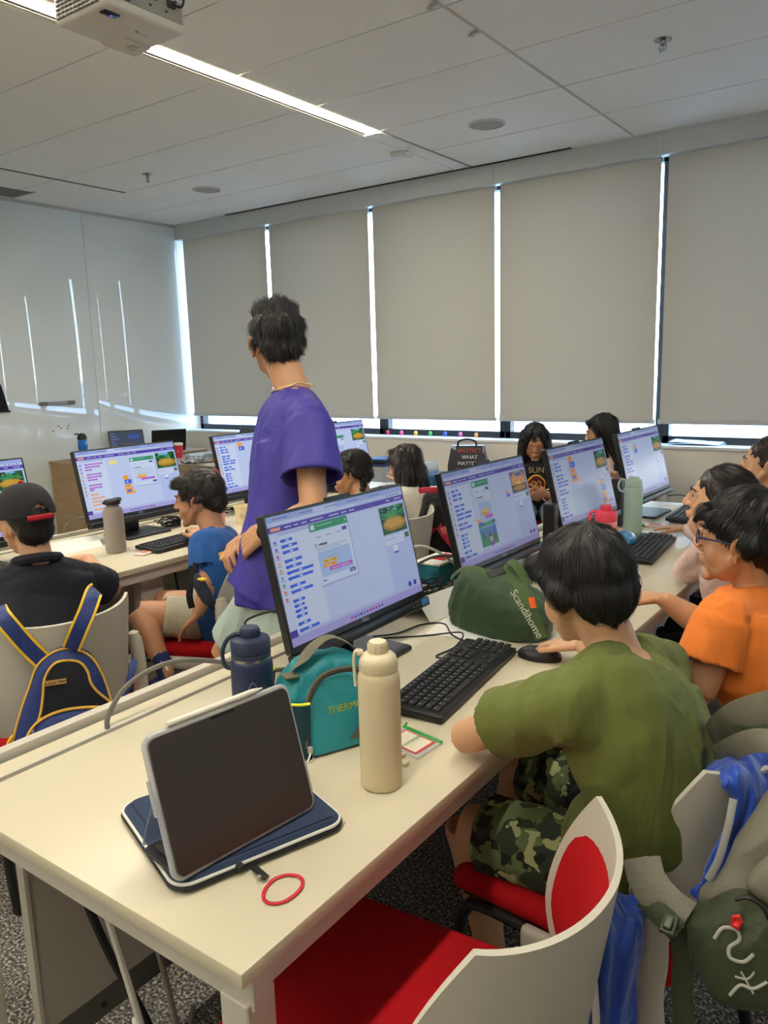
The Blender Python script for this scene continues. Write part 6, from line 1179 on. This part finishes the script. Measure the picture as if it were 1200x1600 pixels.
t = thing('side_table', 'white table by the far window corner covered with wrappers', 'table', (-4.75, 4.72, 0)); b = MB(); b.rbox((0, 0, .718), (1.7, .9, .024), .004, smooth=False); obj('table_top', b, mat('table_white', (232, 232, 230), .25), t)
for sx in (-1, 1):
    for sy in (-1, 1): b = MB(); b.box((sx*.8, sy*.40, .353), (.04, .04, .706)); obj('leg', b, m_met, t)
t = thing('coffee_cup', 'red paper coffee cup with a white lid on the far table', 'cup', (-5.38, 4.46, DZ)); lath(t, 'cup_wall', [(.028, 0), (.04, .115)], mat('cup_red', (190, 24, 40), .5)); lath(t, 'lid', [(.042, .112), (.043, .118), (.038, .122), (.037, .132), (0, .133)], m_paper); b = MB(); b.text('A', .04, Matrix.Translation(Vector((.0255, -.026, .06))) @ RZ(45) @ Matrix(((0, 0, 1, 0), (1, 0, 0, 0), (0, 1, 0, 0), (0, 0, 0, 1))), .002); obj('printed_mark', b, m_paper, t)
rnd = random.Random(5); m_foil = mat('foil', (200, 200, 200), .25, metal=.9); fl = ['crumpled silver foil wrapper at the left of the far table', 'crumpled silver foil wrapper in the middle of the far table', 'green and silver snack bag on the far table', 'crumpled foil bag nearest the girl side of the far table', 'small orange wrapper on the far table', 'white wrapper at the front of the far table', 'green wrapper at the right of the far table']
for k, (px, py, r_, m) in enumerate(((300, 724, .09, m_foil), (322, 722, .09, m_foil), (343, 720, .08, mat('wrapper_green', (60, 120, 80), .4)), (350, 722, .06, m_foil), (336, 722, .05, mat('wrapper_orange', (220, 130, 60), .4)), (312, 723, .06, m_paper), (360, 724, .07, mat('wrapper_green_dark', (40, 90, 60), .4)))):
    p = atz(px, py, DZ); b = MB(); bm = bmesh.new(); bmesh.ops.create_icosphere(bm, subdivisions=3, radius=1); vs = []
    for v in bm.verts: q = v.co; n_ = 1+.5*noise.noise(q*2.2+Vector((k*7, 0, 0))); vs.append((p.x+q.x*r_*n_, p.y+q.y*r_*n_, DZ+.001+max(0, q.z+.75)*r_*.35*n_))
    bm.verts.index_update(); b.add(vs, [[v.index for v in f.verts] for f in bm.faces]); bm.free(); obj('snack_wrapper', b, m, label=fl[k], cat='wrapper', group='wrappers on the far table')
t = thing('dark_chair', 'dark grey chair back showing behind the far table', 'chair', (-5.35, 5.38-.12, 0), 0); b = MB(); b.sheet([[(.22*math.sin(a)*(1-.25*max(0, v-.6)/.4), .10-.06*math.cos(a), .50+.42*v) for a in np.linspace(-1.2, 1.2, 15)] for v in np.linspace(0, 1, 9)], .012); obj('backrest', b, mat('chair_charcoal', (62, 64, 66), .6), t); b = MB(); b.rbox((0, -.08, .45), (.42, .30, .04), .015); obj('seat', b, m_blk, t)
for sx in (-1, 1):
    for sy in (-.2, .06): b = MB(); b.tube([(sx*.17, sy, .44), (sx*.18, sy, 0)], .012, 8); obj('leg', b, m_leg, t)
# wall bits
b = MB(); b.rbox((XL+.025, 4.0, 1.222), (.024, .34, .028), .004); tr_ = obj('marker_tray', b, mat('tray_grey', (150, 150, 148), .3, metal=.5), label='grey magnetic marker tray on the glass wall', cat='marker tray'); 
for y_ in (3.87, 4.13): b = MB(); b.rbox((XL+.028, y_, 1.222), (.03, .06, .032), .003); obj('tray_end', b, mat('tray_dark', (110, 108, 104), .4), tr_)
b = MB()
for k, (dy, dz) in enumerate(((0, 0), (.03, .01), (.055, .006), (.06, .018), (.02, .02))): b.lathe([(.006, 0), (.005, .004)], (0, 0, 0), 10, 0, T(XL+.014, 3.94+dy*2.5, .98+dz*2) @ RY(90))
obj('magnet_dots', b, m_blk, label='scatter of small black magnets on the glass wall', cat='magnets', kind='stuff')
b = MB(); b.sheet([[(XL+.03, 3.30, 1.18), (XL+.03, 3.42, 1.18), (XL+.03, 3.545, 1.185)], [(XL+.06, 3.30, 1.28), (XL+.06, 3.40, 1.28), (XL+.05, 3.515, 1.28)], [(XL+.03, 3.30, 1.40), (XL+.03, 3.40, 1.40), (XL+.03, 3.50, 1.40)]], .004); bk = obj('black_pennant', b, m_black, label='black cloth hanging on the glass wall at the left edge', cat='cloth'); b = MB(); b.rbox((XL+.03, 3.43, 1.178), (.02, .26, .014), .004); obj('weight_bar', b, m_blk, bk)
# ================================================================ BY THE WINDOW
t = thing('low_table', 'low pale table under the window carrying the shopping bag and tubs', 'table', (-3.2, 5.16, 0)); b = MB(); b.rbox((0, 0, .54), (1.3, .5, .02), .004, smooth=False); obj('table_top', b, m_lam, t)
for sx in (-1, 1):
    for sy in (-1, 1): b = MB(); b.box((sx*.6, sy*.2, .265), (.035, .035, .53)); obj('leg', b, m_met, t)
LZ = .5505
t = thing('shopping_bag', 'dark printed shopping bag with orange and white words by the window', 'bag', (-2.93, 5.18, LZ), math.radians(22))
b = MB(); b.loft([[(-.15, -.07, 0), (.15, -.07, 0), (.15, .07, 0), (-.15, .07, 0)], [(-.145, -.065, .17), (.145, -.065, .17), (.145, .07, .17), (-.145, .07, .17)], [(-.12, -.04, .305), (.12, -.035, .305), (.12, .04, .305), (-.12, .04, .305)]], smooth=False); obj('bag_body', b, mat('bag_navy', (34, 36, 52), .4), t)
b = MB(); b.add([(-.151, -.071, .0), (-.095, -.073, .0), (-.085, -.042, .306), (-.121, -.041, .306)], [(0, 1, 2, 3)], col=(176, 190, 200)); b.add([(.155, -.071, .0), (.14, -.073, .0), (.115, -.042, .306), (.121, -.041, .306)], [(0, 1, 2, 3)], col=(176, 190, 200))
Mb_ = T(.0, -.0745, .0) @ RX(90); 
for i, (s_, c_) in enumerate((('PROTECT', (235, 96, 60)), ('WHAT', (240, 240, 240)), ('MATTERS.', (240, 240, 240)), ('TEST YOUR', (235, 96, 60)), ('SMOKE', (235, 96, 60)))):
    zz_ = .268-.047*i; b.text(s_, .040, T(.02, -.076+.032*max(0, (zz_-.17)/.135), zz_) @ RX(90-(12 if zz_ > .16 else 0)), .001, 0, c_, True)
obj('print', b, PRINT, t)
b = MB()
for sx in (-.07, .07): pass
b.tube(spl([(-.07, -.045, .30), (-.06, -.05, .34), (.0, -.05, .355), (.06, -.05, .34), (.07, -.045, .30)], 5), .008, 6, up=(0, 1, 0), flat=.3); obj('handle', b, mat('bag_handle', (24, 24, 40), .6), t)
def tub(label, x, y, w, d, h, rgb, lidc, alpha):
    t = thing('plastic_tub', label, 'tub', (x, y, LZ)); b = MB(); b.loft([[(-w*.45, -d*.45, 0), (w*.45, -d*.45, 0), (w*.45, d*.45, 0), (-w*.45, d*.45, 0)], [(-w/2, -d/2, h), (w/2, -d/2, h), (w/2, d/2, h), (-w/2, d/2, h)]], smooth=False); obj('tub_wall', b, mat('tub_plastic', rgb, .25, alpha=alpha), t); b = MB(); b.rbox((0, 0, h+.008), (w*1.04, d*1.04, .018), .004); obj('lid', b, mat('tub_lid', lidc, .4), t)
tub('clear plastic tub with a dark blue lid behind the girl with long loose hair', -3.68, 5.1, .20, .24, .13, (190, 200, 210), (40, 60, 110), .6); tub('blue crate with clear bags beside the shopping bag', -3.28, 5.12, .30, .24, .07, (30, 90, 150), (30, 110, 170), .95)
b = MB()
for k in range(3): b.v and None; q = MB(); el(q, (-3.33+.06*k, 5.1, LZ+.125), (.06, .06, .055)); b.add(q.v, q.f)
obj('plastic_bag', b, mat('clear_film', (206, 216, 224), .15, alpha=.5), label='clear plastic bags heaped on the blue crate', cat='plastic bags', kind='stuff')
t = thing('binder_stack', 'dark binders with a blue top stacked on the clear tub', 'binders', (-3.68, 5.1, LZ+.149)); b = MB(); b.rbox((0, 0, .012), (.2, .2, .022), .003); obj('binder', b, m_blk, t); b = MB(); b.rbox((0, 0, .031), (.19, .19, .012), .003); obj('blue_cover', b, mat('cover_blue', (50, 90, 150), .5), t)
dots = [((220, 50, 70), 'red'), ((240, 90, 150), 'pink'), ((240, 200, 60), 'yellow'), ((80, 180, 80), 'green'), ((50, 90, 200), 'blue'), ((236, 100, 160), 'rose'), ((250, 160, 60), 'orange')]
for k, (c_, nm) in enumerate(dots):
    t_ = (k+.5)/7; p = Vector((-4.02+1.02*t_, 5.57, .879)); b = MB(); q = MB(); el(q, (p.x, p.y, p.z+.02), (.016, .016, .018), n=12); b.add(q.v, q.f, smooth=True); b.lathe([(.014, 0), (.012, .01)], tuple(p), 12); obj('figurine', b, mat('figurine_'+nm, c_, .4), label='small %s toy figure standing on the window sill' % nm, cat='toy', group='toy figures on the sill')
b = MB()
for k in range(3): b.sheet([[(-1.56+.34*u+.01*k, 5.50+.03*k+.02*u, .876+.006*k+.012*math.sin(u*3+k)) for u in (0, .25, .5, .75, 1)], [(-1.54+.34*u+.01*k, 5.63+.0*k, .878+.006*k+.02*math.sin(u*2+k)) for u in (0, .25, .5, .75, 1)]], .001)
obj('paper_stack', b, mat('paper_bluish', (214, 224, 236), .7), label='loose white papers lying on the window sill', cat='papers', kind='stuff')
# ================================================================ BAGS, JACKET AND UNDER-DESK THINGS
def pillow(mb, out, nrm, back, front, n=6, sub=5):
    """padded shape from a closed outline: thickness back behind it and bulging front before it"""
    nrm = Vector(nrm).normalized(); P = spl(out, sub, True); c = sum(P, Vector())/len(P); rings = []
    for off, s in ((-back, .80), (-back*.9, .92), (-back*.5, 1.0), (0, 1.0), (front*.35, .97), (front*.7, .86), (front*.92, .62), (front, .25), (front, .02)):
        rings.append([c+(p-c)*s+nrm*off for p in P])
    mb.loft(rings)
m_bpn = cloth('backpack_blue', (26, 48, 112), rough=.6, bscale=600); m_bpd = cloth('backpack_inside', (10, 14, 30), rough=.8); m_pip = mat('piping_gold', (222, 176, 66), .6); m_spip = mat('strap_edge_yellow', (236, 192, 30), .6)
def towards(p): return (EYE-p).normalized()
# ---- blue school backpack
c0 = at(105, 1105, 2.08); nb_ = towards(c0); nb_.z *= .3; nb_.normalize()
t = thing('backpack', 'open blue school backpack with yellow piping hanging from the cap boy\'s chair', 'backpack', (c0.x, c0.y, .25))
def ap(px, py, dd=0): 
    v = _R @ Vector(((px-600)/1223.27, (800-py)/1223.27, -1)); k = (c0-EYE).dot(nb_)/v.dot(nb_); return EYE+v*k+nb_*dd
OUT = [ap(*p) for p in ((112, 1013), (84, 1018), (58, 1040), (45, 1075), (32, 1112), (22, 1150), (10, 1200), (30, 1235), (90, 1250), (150, 1235), (195, 1190), (188, 1150), (172, 1090), (158, 1050), (140, 1024))]
b = MB(); pillow(b, OUT, nb_, .10, .030); clay('bag_body', b, m_bpn, t, .005, 3, folds(.004, (0, 0, 1), 18, .5, 41))
b = MB(); b.tube([p+nb_*.006 for p in spl(OUT, 5, True)], .0032, 6, closed=True); obj('edge_piping', b, m_pip, t, True, label='gold piping round the bag edge')
IN = [ap(x, y, .026) for x, y in ((105, 1028), (85, 1033), (70, 1055), (67, 1085), (62, 1115), (48, 1150), (38, 1160), (90, 1150), (140, 1120), (175, 1100), (150, 1075), (140, 1060), (136, 1045), (124, 1031))]
b = MB(); q = spl(IN, 4, True); cc_ = sum(q, Vector())/len(q); b.loft([[p-nb_*.03 for p in q], [p+nb_*.004 for p in q], [cc_+(p-cc_)*.97+nb_*.006 for p in q]]); obj('open_compartment', b, m_bpd, t, True, label='dark open main compartment')
b = MB(); b.tube([p+nb_*.006 for p in q], .0034, 6, closed=True); obj('zip_piping', b, m_pip, t, True)
PK = [ap(x, y, .03) for x, y in ((35, 1160), (60, 1120), (100, 1103), (150, 1097), (188, 1103), (200, 1150), (180, 1200), (120, 1230), (50, 1220), (30, 1190))]
b = MB(); pillow(b, PK, nb_, .03, .035); clay('front_pocket', b, m_bpn, t, .005, 3)
b = MB(); b.tube(spl([ap(x, y, .045) for x, y in ((36, 1156), (58, 1122), (98, 1103), (150, 1098), (188, 1104))], 6), .004, 6); b.tube(spl([ap(x, y, .062) for x, y in ((56, 1160), (75, 1136), (110, 1122), (150, 1122))], 6), .0032, 6); obj('pocket_piping', b, m_pip, t, True)
b = MB(); rr = []
cL = ap(102, 1141, .068); ux = (ap(112, 1140, .068)-ap(102, 1141, .068)).normalized(); uy = nb_.cross(ux); b.lathe([(.022, 0), (.022, .002)], (0, 0, 0), 24, 0, Matrix.Translation(cL) @ Matrix((ux, uy, nb_)).transposed().to_4x4()); obj('round_badge', b, mat('badge_pale', (190, 200, 214), .5), t, True)
b = MB(); p0_, p1_ = ap(70, 1063, .040), ap(103, 1058, .040); ux = (p1_-p0_).normalized(); uy = nb_.cross(ux); ML = Matrix.Translation((p0_+p1_)/2) @ Matrix((ux, uy, nb_)).transposed().to_4x4()
w_l = (p1_-p0_).length; b.box((0, 0, 0), (w_l, .0135, .0016), M=ML); obj('name_label', b, mat('label_tan', (196, 158, 84), .6), t, True); b = MB(); b.text('Louis H', .0125, ML @ T(-.006, 0, .0012), .0006, bold=True); b.box((.019, 0, .0012), (.012, .003, .0006), M=ML); obj('name_lettering', b, m_blk, t, True)
b = MB(); b.rbox((0, 0, 0), (.006, .016, .004), .001, 0, Matrix.Translation(ap(52, 1136, .05)) @ Matrix((ux, uy, nb_)).transposed().to_4x4()); obj('zip_pull', b, m_sil, t, True)
def strap(pts, w, mid, edge, t, name='shoulder_strap', nrm=None, th=.12, ew=.16):
    P = spl(pts, 6); b = MB(); N_ = [towards(p) if nrm is None else Vector(nrm) for p in P]
    b.tube(P, w/2, 8, up=tuple(N_[len(N_)//2]), flat=th); o = obj(name, b, mid, t, True)
    if edge:
        for s in (-1, 1):
            e_ = MB(); Q = []
            for i, p in enumerate(P):
                d_ = (P[min(i+1, len(P)-1)]-P[max(i-1, 0)]).normalized(); sd = d_.cross(N_[i]).normalized(); Q.append(p+sd*s*w/2*.86+N_[i]*w*.045)
            e_.tube(Q, w*ew/2, 6, up=tuple(N_[len(N_)//2]), flat=.5); obj('strap_edge', e_, edge, o, True)
    return o
strap([at(-4, 950, 2.10), at(2, 962, 2.02), at(22, 986, 2.02), at(45, 1012, 2.04), at(68, 1034, 2.06)], .048, m_bpn, m_spip, t)
strap([at(150, 922, 2.20), at(146, 927, 2.10), at(136, 955, 2.05), at(123, 985, 2.04), at(111, 1014, 2.06)], .046, m_bpn, m_spip, t)
strap([at(210, 1030, 2.12), at(206, 1050, 2.10), at(198, 1075, 2.09), at(190, 1092, 2.09)], .018, m_bpn, None, t, 'side_strap')
b = MB(); b.tube(spl([ap(20, 1148, .01), ap(13, 1158, .02), ap(14, 1170, .03), ap(24, 1178, .03)], 5), .004, 6); obj('side_loop', b, m_spip, t, True)
# ---- black backpack with red straps on the far chair
c1 = at(700, 835, 3.78); n1 = towards(c1); n1.z *= .2; n1.normalize(); t = thing('backpack', 'black backpack with pink-red straps hanging behind the long-haired girl', 'backpack', (c1.x, c1.y, .3))
def bp(px, py, dd=0):
    v = _R @ Vector(((px-600)/1223.27, (800-py)/1223.27, -1)); return EYE+v*((c1-EYE).dot(n1)/v.dot(n1))+n1*dd
b = MB(); pillow(b, [bp(*p) for p in ((665, 772), (700, 765), (740, 775), (750, 820), (745, 880), (700, 905), (655, 880), (650, 830), (658, 795))], n1, .14, .06); clay('bag_body', b, m_black, t, .007, 3, folds(.008, (0, 0, 1), 14, .5, 42))
m_rst = mat('strap_pinkred', (190, 40, 66), .6)
b = MB(); b.tube(spl([bp(655, 766, .03), bp(675, 763, .06), bp(700, 766, .04)], 5), .014, 7, up=tuple(n1), flat=.3); obj('haul_loop', b, m_rst, t, True)
b = MB(); b.tube(spl([bp(682, 815, .07), bp(668, 830, .075), bp(658, 850, .08), bp(658, 858, .075)], 5), .020, 8, up=tuple(n1), flat=.15); obj('red_strap', b, m_rst, t, True); b = MB(); b.tube(spl([bp(684, 815, .07), bp(695, 833, .08), bp(708, 848, .08)], 5), .016, 8, up=tuple(n1), flat=.15); obj('red_strap', b, m_rst, t, True)
b = MB(); pillow(b, [bp(*p, .07) for p in ((668, 790), (682, 785), (688, 815), (676, 822))], n1, .01, .015); obj('shoulder_pad', b, m_blk, t, True)
b = MB(); b.tube(spl([bp(690, 826, .08), bp(705, 822, .09), bp(716, 830, .08)], 5), .018, 8, up=tuple(n1), flat=.3); obj('pink_lining', b, mat('lining_pink', (236, 120, 120), .4), t, True)
# ---- dark bag strap on the blue boy's chair
t = thing('dark_bag', 'dark navy bag with a yellow tag hanging on the blue boy\'s chair', 'bag', tuple(at(322, 930, 2.62)))
c2 = at(322, 930, 2.62); b = MB(); pillow(b, [at(*p, 2.60) for p in ((305, 895), (318, 905), (330, 925), (336, 945), (326, 950), (310, 930), (302, 912))], towards(c2), .03, .02); clay('bag_body', b, m_dkden, t, .006, 2, folds(.005, (0, 0, 1), 30, .5, 43))
strap([at(307, 880, 2.62), at(300, 905, 2.60), at(296, 930, 2.60), at(300, 950, 2.62)], .022, m_black, None, t, 'strap'); b = MB(); b.rbox(tuple(at(316, 905, 2.56)), (.03, .02, .006), .002); obj('yellow_tag', b, m_spip, t, True); strap([at(343, 868, 2.66), at(350, 866, 2.62), at(356, 868, 2.62)], .02, m_spip, None, t, 'yellow_loop')
# ---- blue jacket over the olive boy's chair
m_jk = cloth('jacket_blue', (20, 70, 176), rough=.5, bscale=400, sheen=.3); m_jkg = mat('jacket_stripe', (150, 150, 146), .6)
t = thing('jacket', 'blue jacket with a pale stripe draped over the chair of the boy in olive', 'jacket', tuple(at(1130, 1300, 1.22)))
b = MB(); G = []
rows = [[(1085, 1216, 1.33), (1104, 1203, 1.36), (1132, 1188, 1.39), (1165, 1176, 1.41)], [(1108, 1203, 1.26), (1130, 1184, 1.27), (1160, 1174, 1.28), (1196, 1168, 1.30)], [(1136, 1222, 1.19), (1158, 1204, 1.20), (1185, 1190, 1.25), (1215, 1185, 1.27)], [(1145, 1260, 1.20), (1165, 1262, 1.20), (1190, 1262, 1.21), (1220, 1262, 1.23)], [(1120, 1310, 1.19), (1145, 1320, 1.19), (1175, 1325, 1.20), (1205, 1325, 1.22)], [(1098, 1370, 1.20), (1120, 1378, 1.19), (1150, 1385, 1.20), (1185, 1390, 1.22)], [(1078, 1400, 1.22), (1095, 1412, 1.20), (1120, 1420, 1.21), (1150, 1425, 1.23)]]
cols = [spl([at(*r[j]) for r in rows], 6) for j in range(4)]; grid = [spl([c[i] for c in cols], 5) for i in range(len(cols[0]))]
grid = [[p+towards(p)*.007*math.sin(j*1.3+i*.22) for j, p in enumerate(r)] for i, r in enumerate(grid)]
b.sheet(grid, .012); clay('cloth_body', b, m_jk, t, .004, 2, folds(.005, (0, .2, 1), 34, .2, 44))
b = MB(); b.tube(spl([at(1146, 1248, 1.178), at(1138, 1290, 1.17), at(1124, 1340, 1.17), at(1106, 1375, 1.175)], 6), .0055, 8, up=tuple(towards(at(1125, 1320, 1.17))), flat=.25); obj('pale_stripe', b, m_jkg, t, True, label='pale stripe along the sleeve')
t = thing('track_trousers', 'shiny blue trousers with a white side stripe hanging beside the foreground chair', 'clothing', tuple(at(965, 1480, 1.15)))
rows = [[(918, 1388, 1.22), (945, 1390, 1.24), (975, 1395, 1.26), (1010, 1392, 1.28)], [(915, 1420, 1.18), (945, 1430, 1.18), (980, 1445, 1.19), (1012, 1440, 1.22)], [(918, 1460, 1.17), (945, 1475, 1.16), (975, 1490, 1.17), (1004, 1490, 1.20)], [(924, 1520, 1.18), (945, 1530, 1.17), (970, 1540, 1.18), (992, 1545, 1.2)], [(930, 1590, 1.2), (945, 1600, 1.19), (965, 1605, 1.2), (982, 1610, 1.22)], [(932, 1650, 1.23), (945, 1655, 1.22), (960, 1660, 1.23), (975, 1660, 1.25)]]
cols = [spl([at(*r[j]) for r in rows], 6) for j in range(4)]; grid = [spl([c[i] for c in cols], 6) for i in range(len(cols[0]))]
grid = [[p+towards(p)*.009*math.sin(j*.9+i*.12) for j, p in enumerate(r)] for i, r in enumerate(grid)]
b = MB(); b.sheet(grid, .014); clay('cloth_body', b, m_jk, t, .004, 2, folds(.006, (0, .1, 1), 26, .2, 45)); b = MB(); b.tube([r[1]+towards(r[1])*.016 for r in grid[3:]], .006, 8, up=tuple(towards(grid[10][0])), flat=.3); obj('white_stripe', b, m_paper, t, True, label='white side stripe')
# ---- olive and grey rucksack at the right edge
m_rg = cloth('rucksack_grey', (112, 108, 92), rough=.6, bscale=700); m_ro = cloth('rucksack_olive', (52, 60, 36), rough=.65, bscale=500, bump=.3); m_rb = mat('buckle_olive', (60, 68, 46), .4)
c3 = at(1160, 1440, 1.10); n3 = towards(c3); n3.z *= .55; n3.normalize(); t = thing('rucksack', 'olive and grey rucksack with a red zip pull hanging at the right edge', 'rucksack', (c3.x, c3.y, .25))
def rp(px, py, dd=0):
    v = _R @ Vector(((px-600)/1223.27, (800-py)/1223.27, -1)); return EYE+v*((c3-EYE).dot(n3)/v.dot(n3))+n3*dd
b = MB(); pillow(b, [rp(*p, -.02) for p in ((1215, 1235), (1180, 1275), (1150, 1320), (1120, 1380), (1090, 1410), (1120, 1500), (1180, 1560), (1290, 1560), (1320, 1400), (1290, 1240))], n3, .10, .03); clay('grey_side_panel', b, m_rg, t, .005, 3, folds(.006, (.4, 0, 1), 22, .4, 46))
b = MB(); pillow(b, [rp(*p, .01) for p in ((1150, 1385), (1110, 1405), (1076, 1425), (1074, 1465), (1092, 1520), (1120, 1556), (1160, 1570), (1250, 1565), (1290, 1500), (1250, 1420), (1190, 1395))], n3, .05, .045); clay('olive_pocket', b, m_ro, t, .0045, 3, folds(.006, (.4, 0, 1), 20, .5, 47))
b = MB(); pillow(b, [rp(*p, .03) for p in ((1165, 1375), (1185, 1345), (1230, 1320), (1280, 1380), (1240, 1420), (1190, 1400))], n3, .03, .02); clay('grey_flap', b, m_rg, t, .005, 3)
b = MB(); b.tube([rp(1146, 1428, .058), rp(1148, 1415, .062), rp(1156, 1413, .062), rp(1159, 1422, .06), rp(1154, 1434, .058)], .0028, 8, closed=True); b.rbox((0, 0, 0), (.008, .016, .004), .002, 0, Matrix.Translation(rp(1153, 1424, .062))); obj('red_zip_pull', b, mat('pull_red', (214, 40, 40), .4), t, True, label='red zip pull')
b = MB(); b.tube(spl([rp(1150, 1392, .05), rp(1170, 1388, .055), rp(1190, 1400, .055), rp(1205, 1425, .055), rp(1225, 1440, .055)], 5), .003, 6); obj('zipper', b, m_blk, t, True)
p0_, p1_ = rp(1135, 1460, .064), rp(1170, 1440, .064); ux = (rp(1160, 1475, .064)-rp(1148, 1452, .064)).normalized(); ux = Vector((0, 0, -1)); ux = (ux-n3*ux.dot(n3)).normalized()
uy = n3.cross(ux); ang = math.radians(28); U2 = ux*math.cos(ang)+uy*math.sin(ang); V2 = n3.cross(U2); MR = Matrix.Translation(rp(1147, 1458, .0565)) @ Matrix((V2*-1, U2*-1, n3)).transposed().to_4x4()
b = MB(); b.tube([MR @ Vector(p) for p in spl([(.020, .012, 0), (.004, .022, .0), (-.012, .016, 0), (-.010, .004, 0), (.006, -.002, 0), (.010, -.014, 0), (-.004, -.022, 0), (-.02, -.016, 0)], 5)], .0024, 8, flat=.4, up=tuple(n3)); b.tube([MR @ Vector(p) for p in spl([(-.012, -.036, 0), (0, -.042, 0), (.014, -.036, 0)], 4)], .0014, 6); b.tube([MR @ Vector(p) for p in spl([(-.022, -.05, 0), (-.002, -.054, 0), (.012, -.047, 0), (.03, -.056, 0)], 4)], .0022, 6); b.tube([MR @ Vector(p) for p in ((.004, -.032, 0), (.0, -.060, 0))], .0013, 6); obj('pale_logo', b, mat('logo_pale', (176, 176, 164), .5), t, True, label='pale swirling logo')
strap([rp(1000, 1345, -.02), rp(1012, 1375, .0), rp(1040, 1405, .02), rp(1075, 1430, .03)], .055, m_rg, None, t, 'grey_strap'); strap([rp(1008, 1400, .012), rp(1035, 1420, .03), rp(1062, 1442, .04)], .032, m_ro, None, t, 'olive_strap')
b = MB(); b.rbox((0, 0, 0), (.022, .030, .008), .003, 0, Matrix.Translation(rp(1050, 1432, .045)) @ RX(20)); b.rbox((0, 0, .006), (.012, .020, .006), .002, 0, Matrix.Translation(rp(1050, 1432, .047)) @ RX(20)); obj('buckle', b, m_rb, t, True)
strap([rp(1062, 1445, .02), rp(1068, 1500, .0), rp(1064, 1560, -.02), rp(1068, 1620, -.03)], .03, m_ro, None, t, 'hanging_strap')
strap([rp(1095, 1188, -.22), rp(1120, 1150, -.16), rp(1155, 1122, -.10), rp(1210, 1105, -.06)], .05, m_rg, None, t, 'shoulder_strap'); strap([rp(1112, 1196, -.16), rp(1150, 1172, -.09), rp(1185, 1160, -.05), rp(1230, 1165, -.03)], .035, m_rg, None, t, 'shoulder_strap'); strap([rp(1145, 1150, -.12), rp(1175, 1143, -.09), rp(1215, 1148, -.06)], .02, m_ro, None, t, 'compression_strap')
# ---- under the foreground desk
cable('white cable hanging below the front end of the foreground desk', [(-1.20, .72, .69), (-1.18, .72, .55), (-1.16, .74, .38), (-1.14, .76, .20), (-1.17, .78, .05), (-1.25, .82, .012), (-1.38, .9, .012)], .007, m_wcab)
cable('black cable hanging below the front end of the foreground desk', [(-1.24, .70, .69), (-1.23, .71, .55), (-1.20, .74, .38), (-1.16, .78, .22), (-1.15, .80, .1), (-1.20, .84, .012), (-1.1, .98, .012)], .008)
cable('grey cable hanging behind the white one under the foreground desk', [(-1.18, .78, .69), (-1.15, .79, .5), (-1.11, .80, .3), (-1.10, .82, .1), (-1.18, .88, .012), (-1.3, 1.0, .012)], .006, m_gcab)
t = thing('holdall', 'dark bag lying on the carpet under the foreground desk', 'bag', (-1.0, 1.12, 0)); b = MB(); el(b, (-1.0, 1.12, .10), (.16, .22, .10)); b.v = [Vector((v[0], v[1], max(v[2], .004))) for v in b.v]; clay('bag_body', b, mat('holdall_dark', (40, 38, 34), .8), t, .006, 2, folds(.012, (1, 0, 0), 12, .5, 50))
cable('black cable under the left desk', [(-2.75, 2.2, .69), (-2.74, 2.21, .5), (-2.72, 2.25, .3), (-2.7, 2.3, .06)], .005)
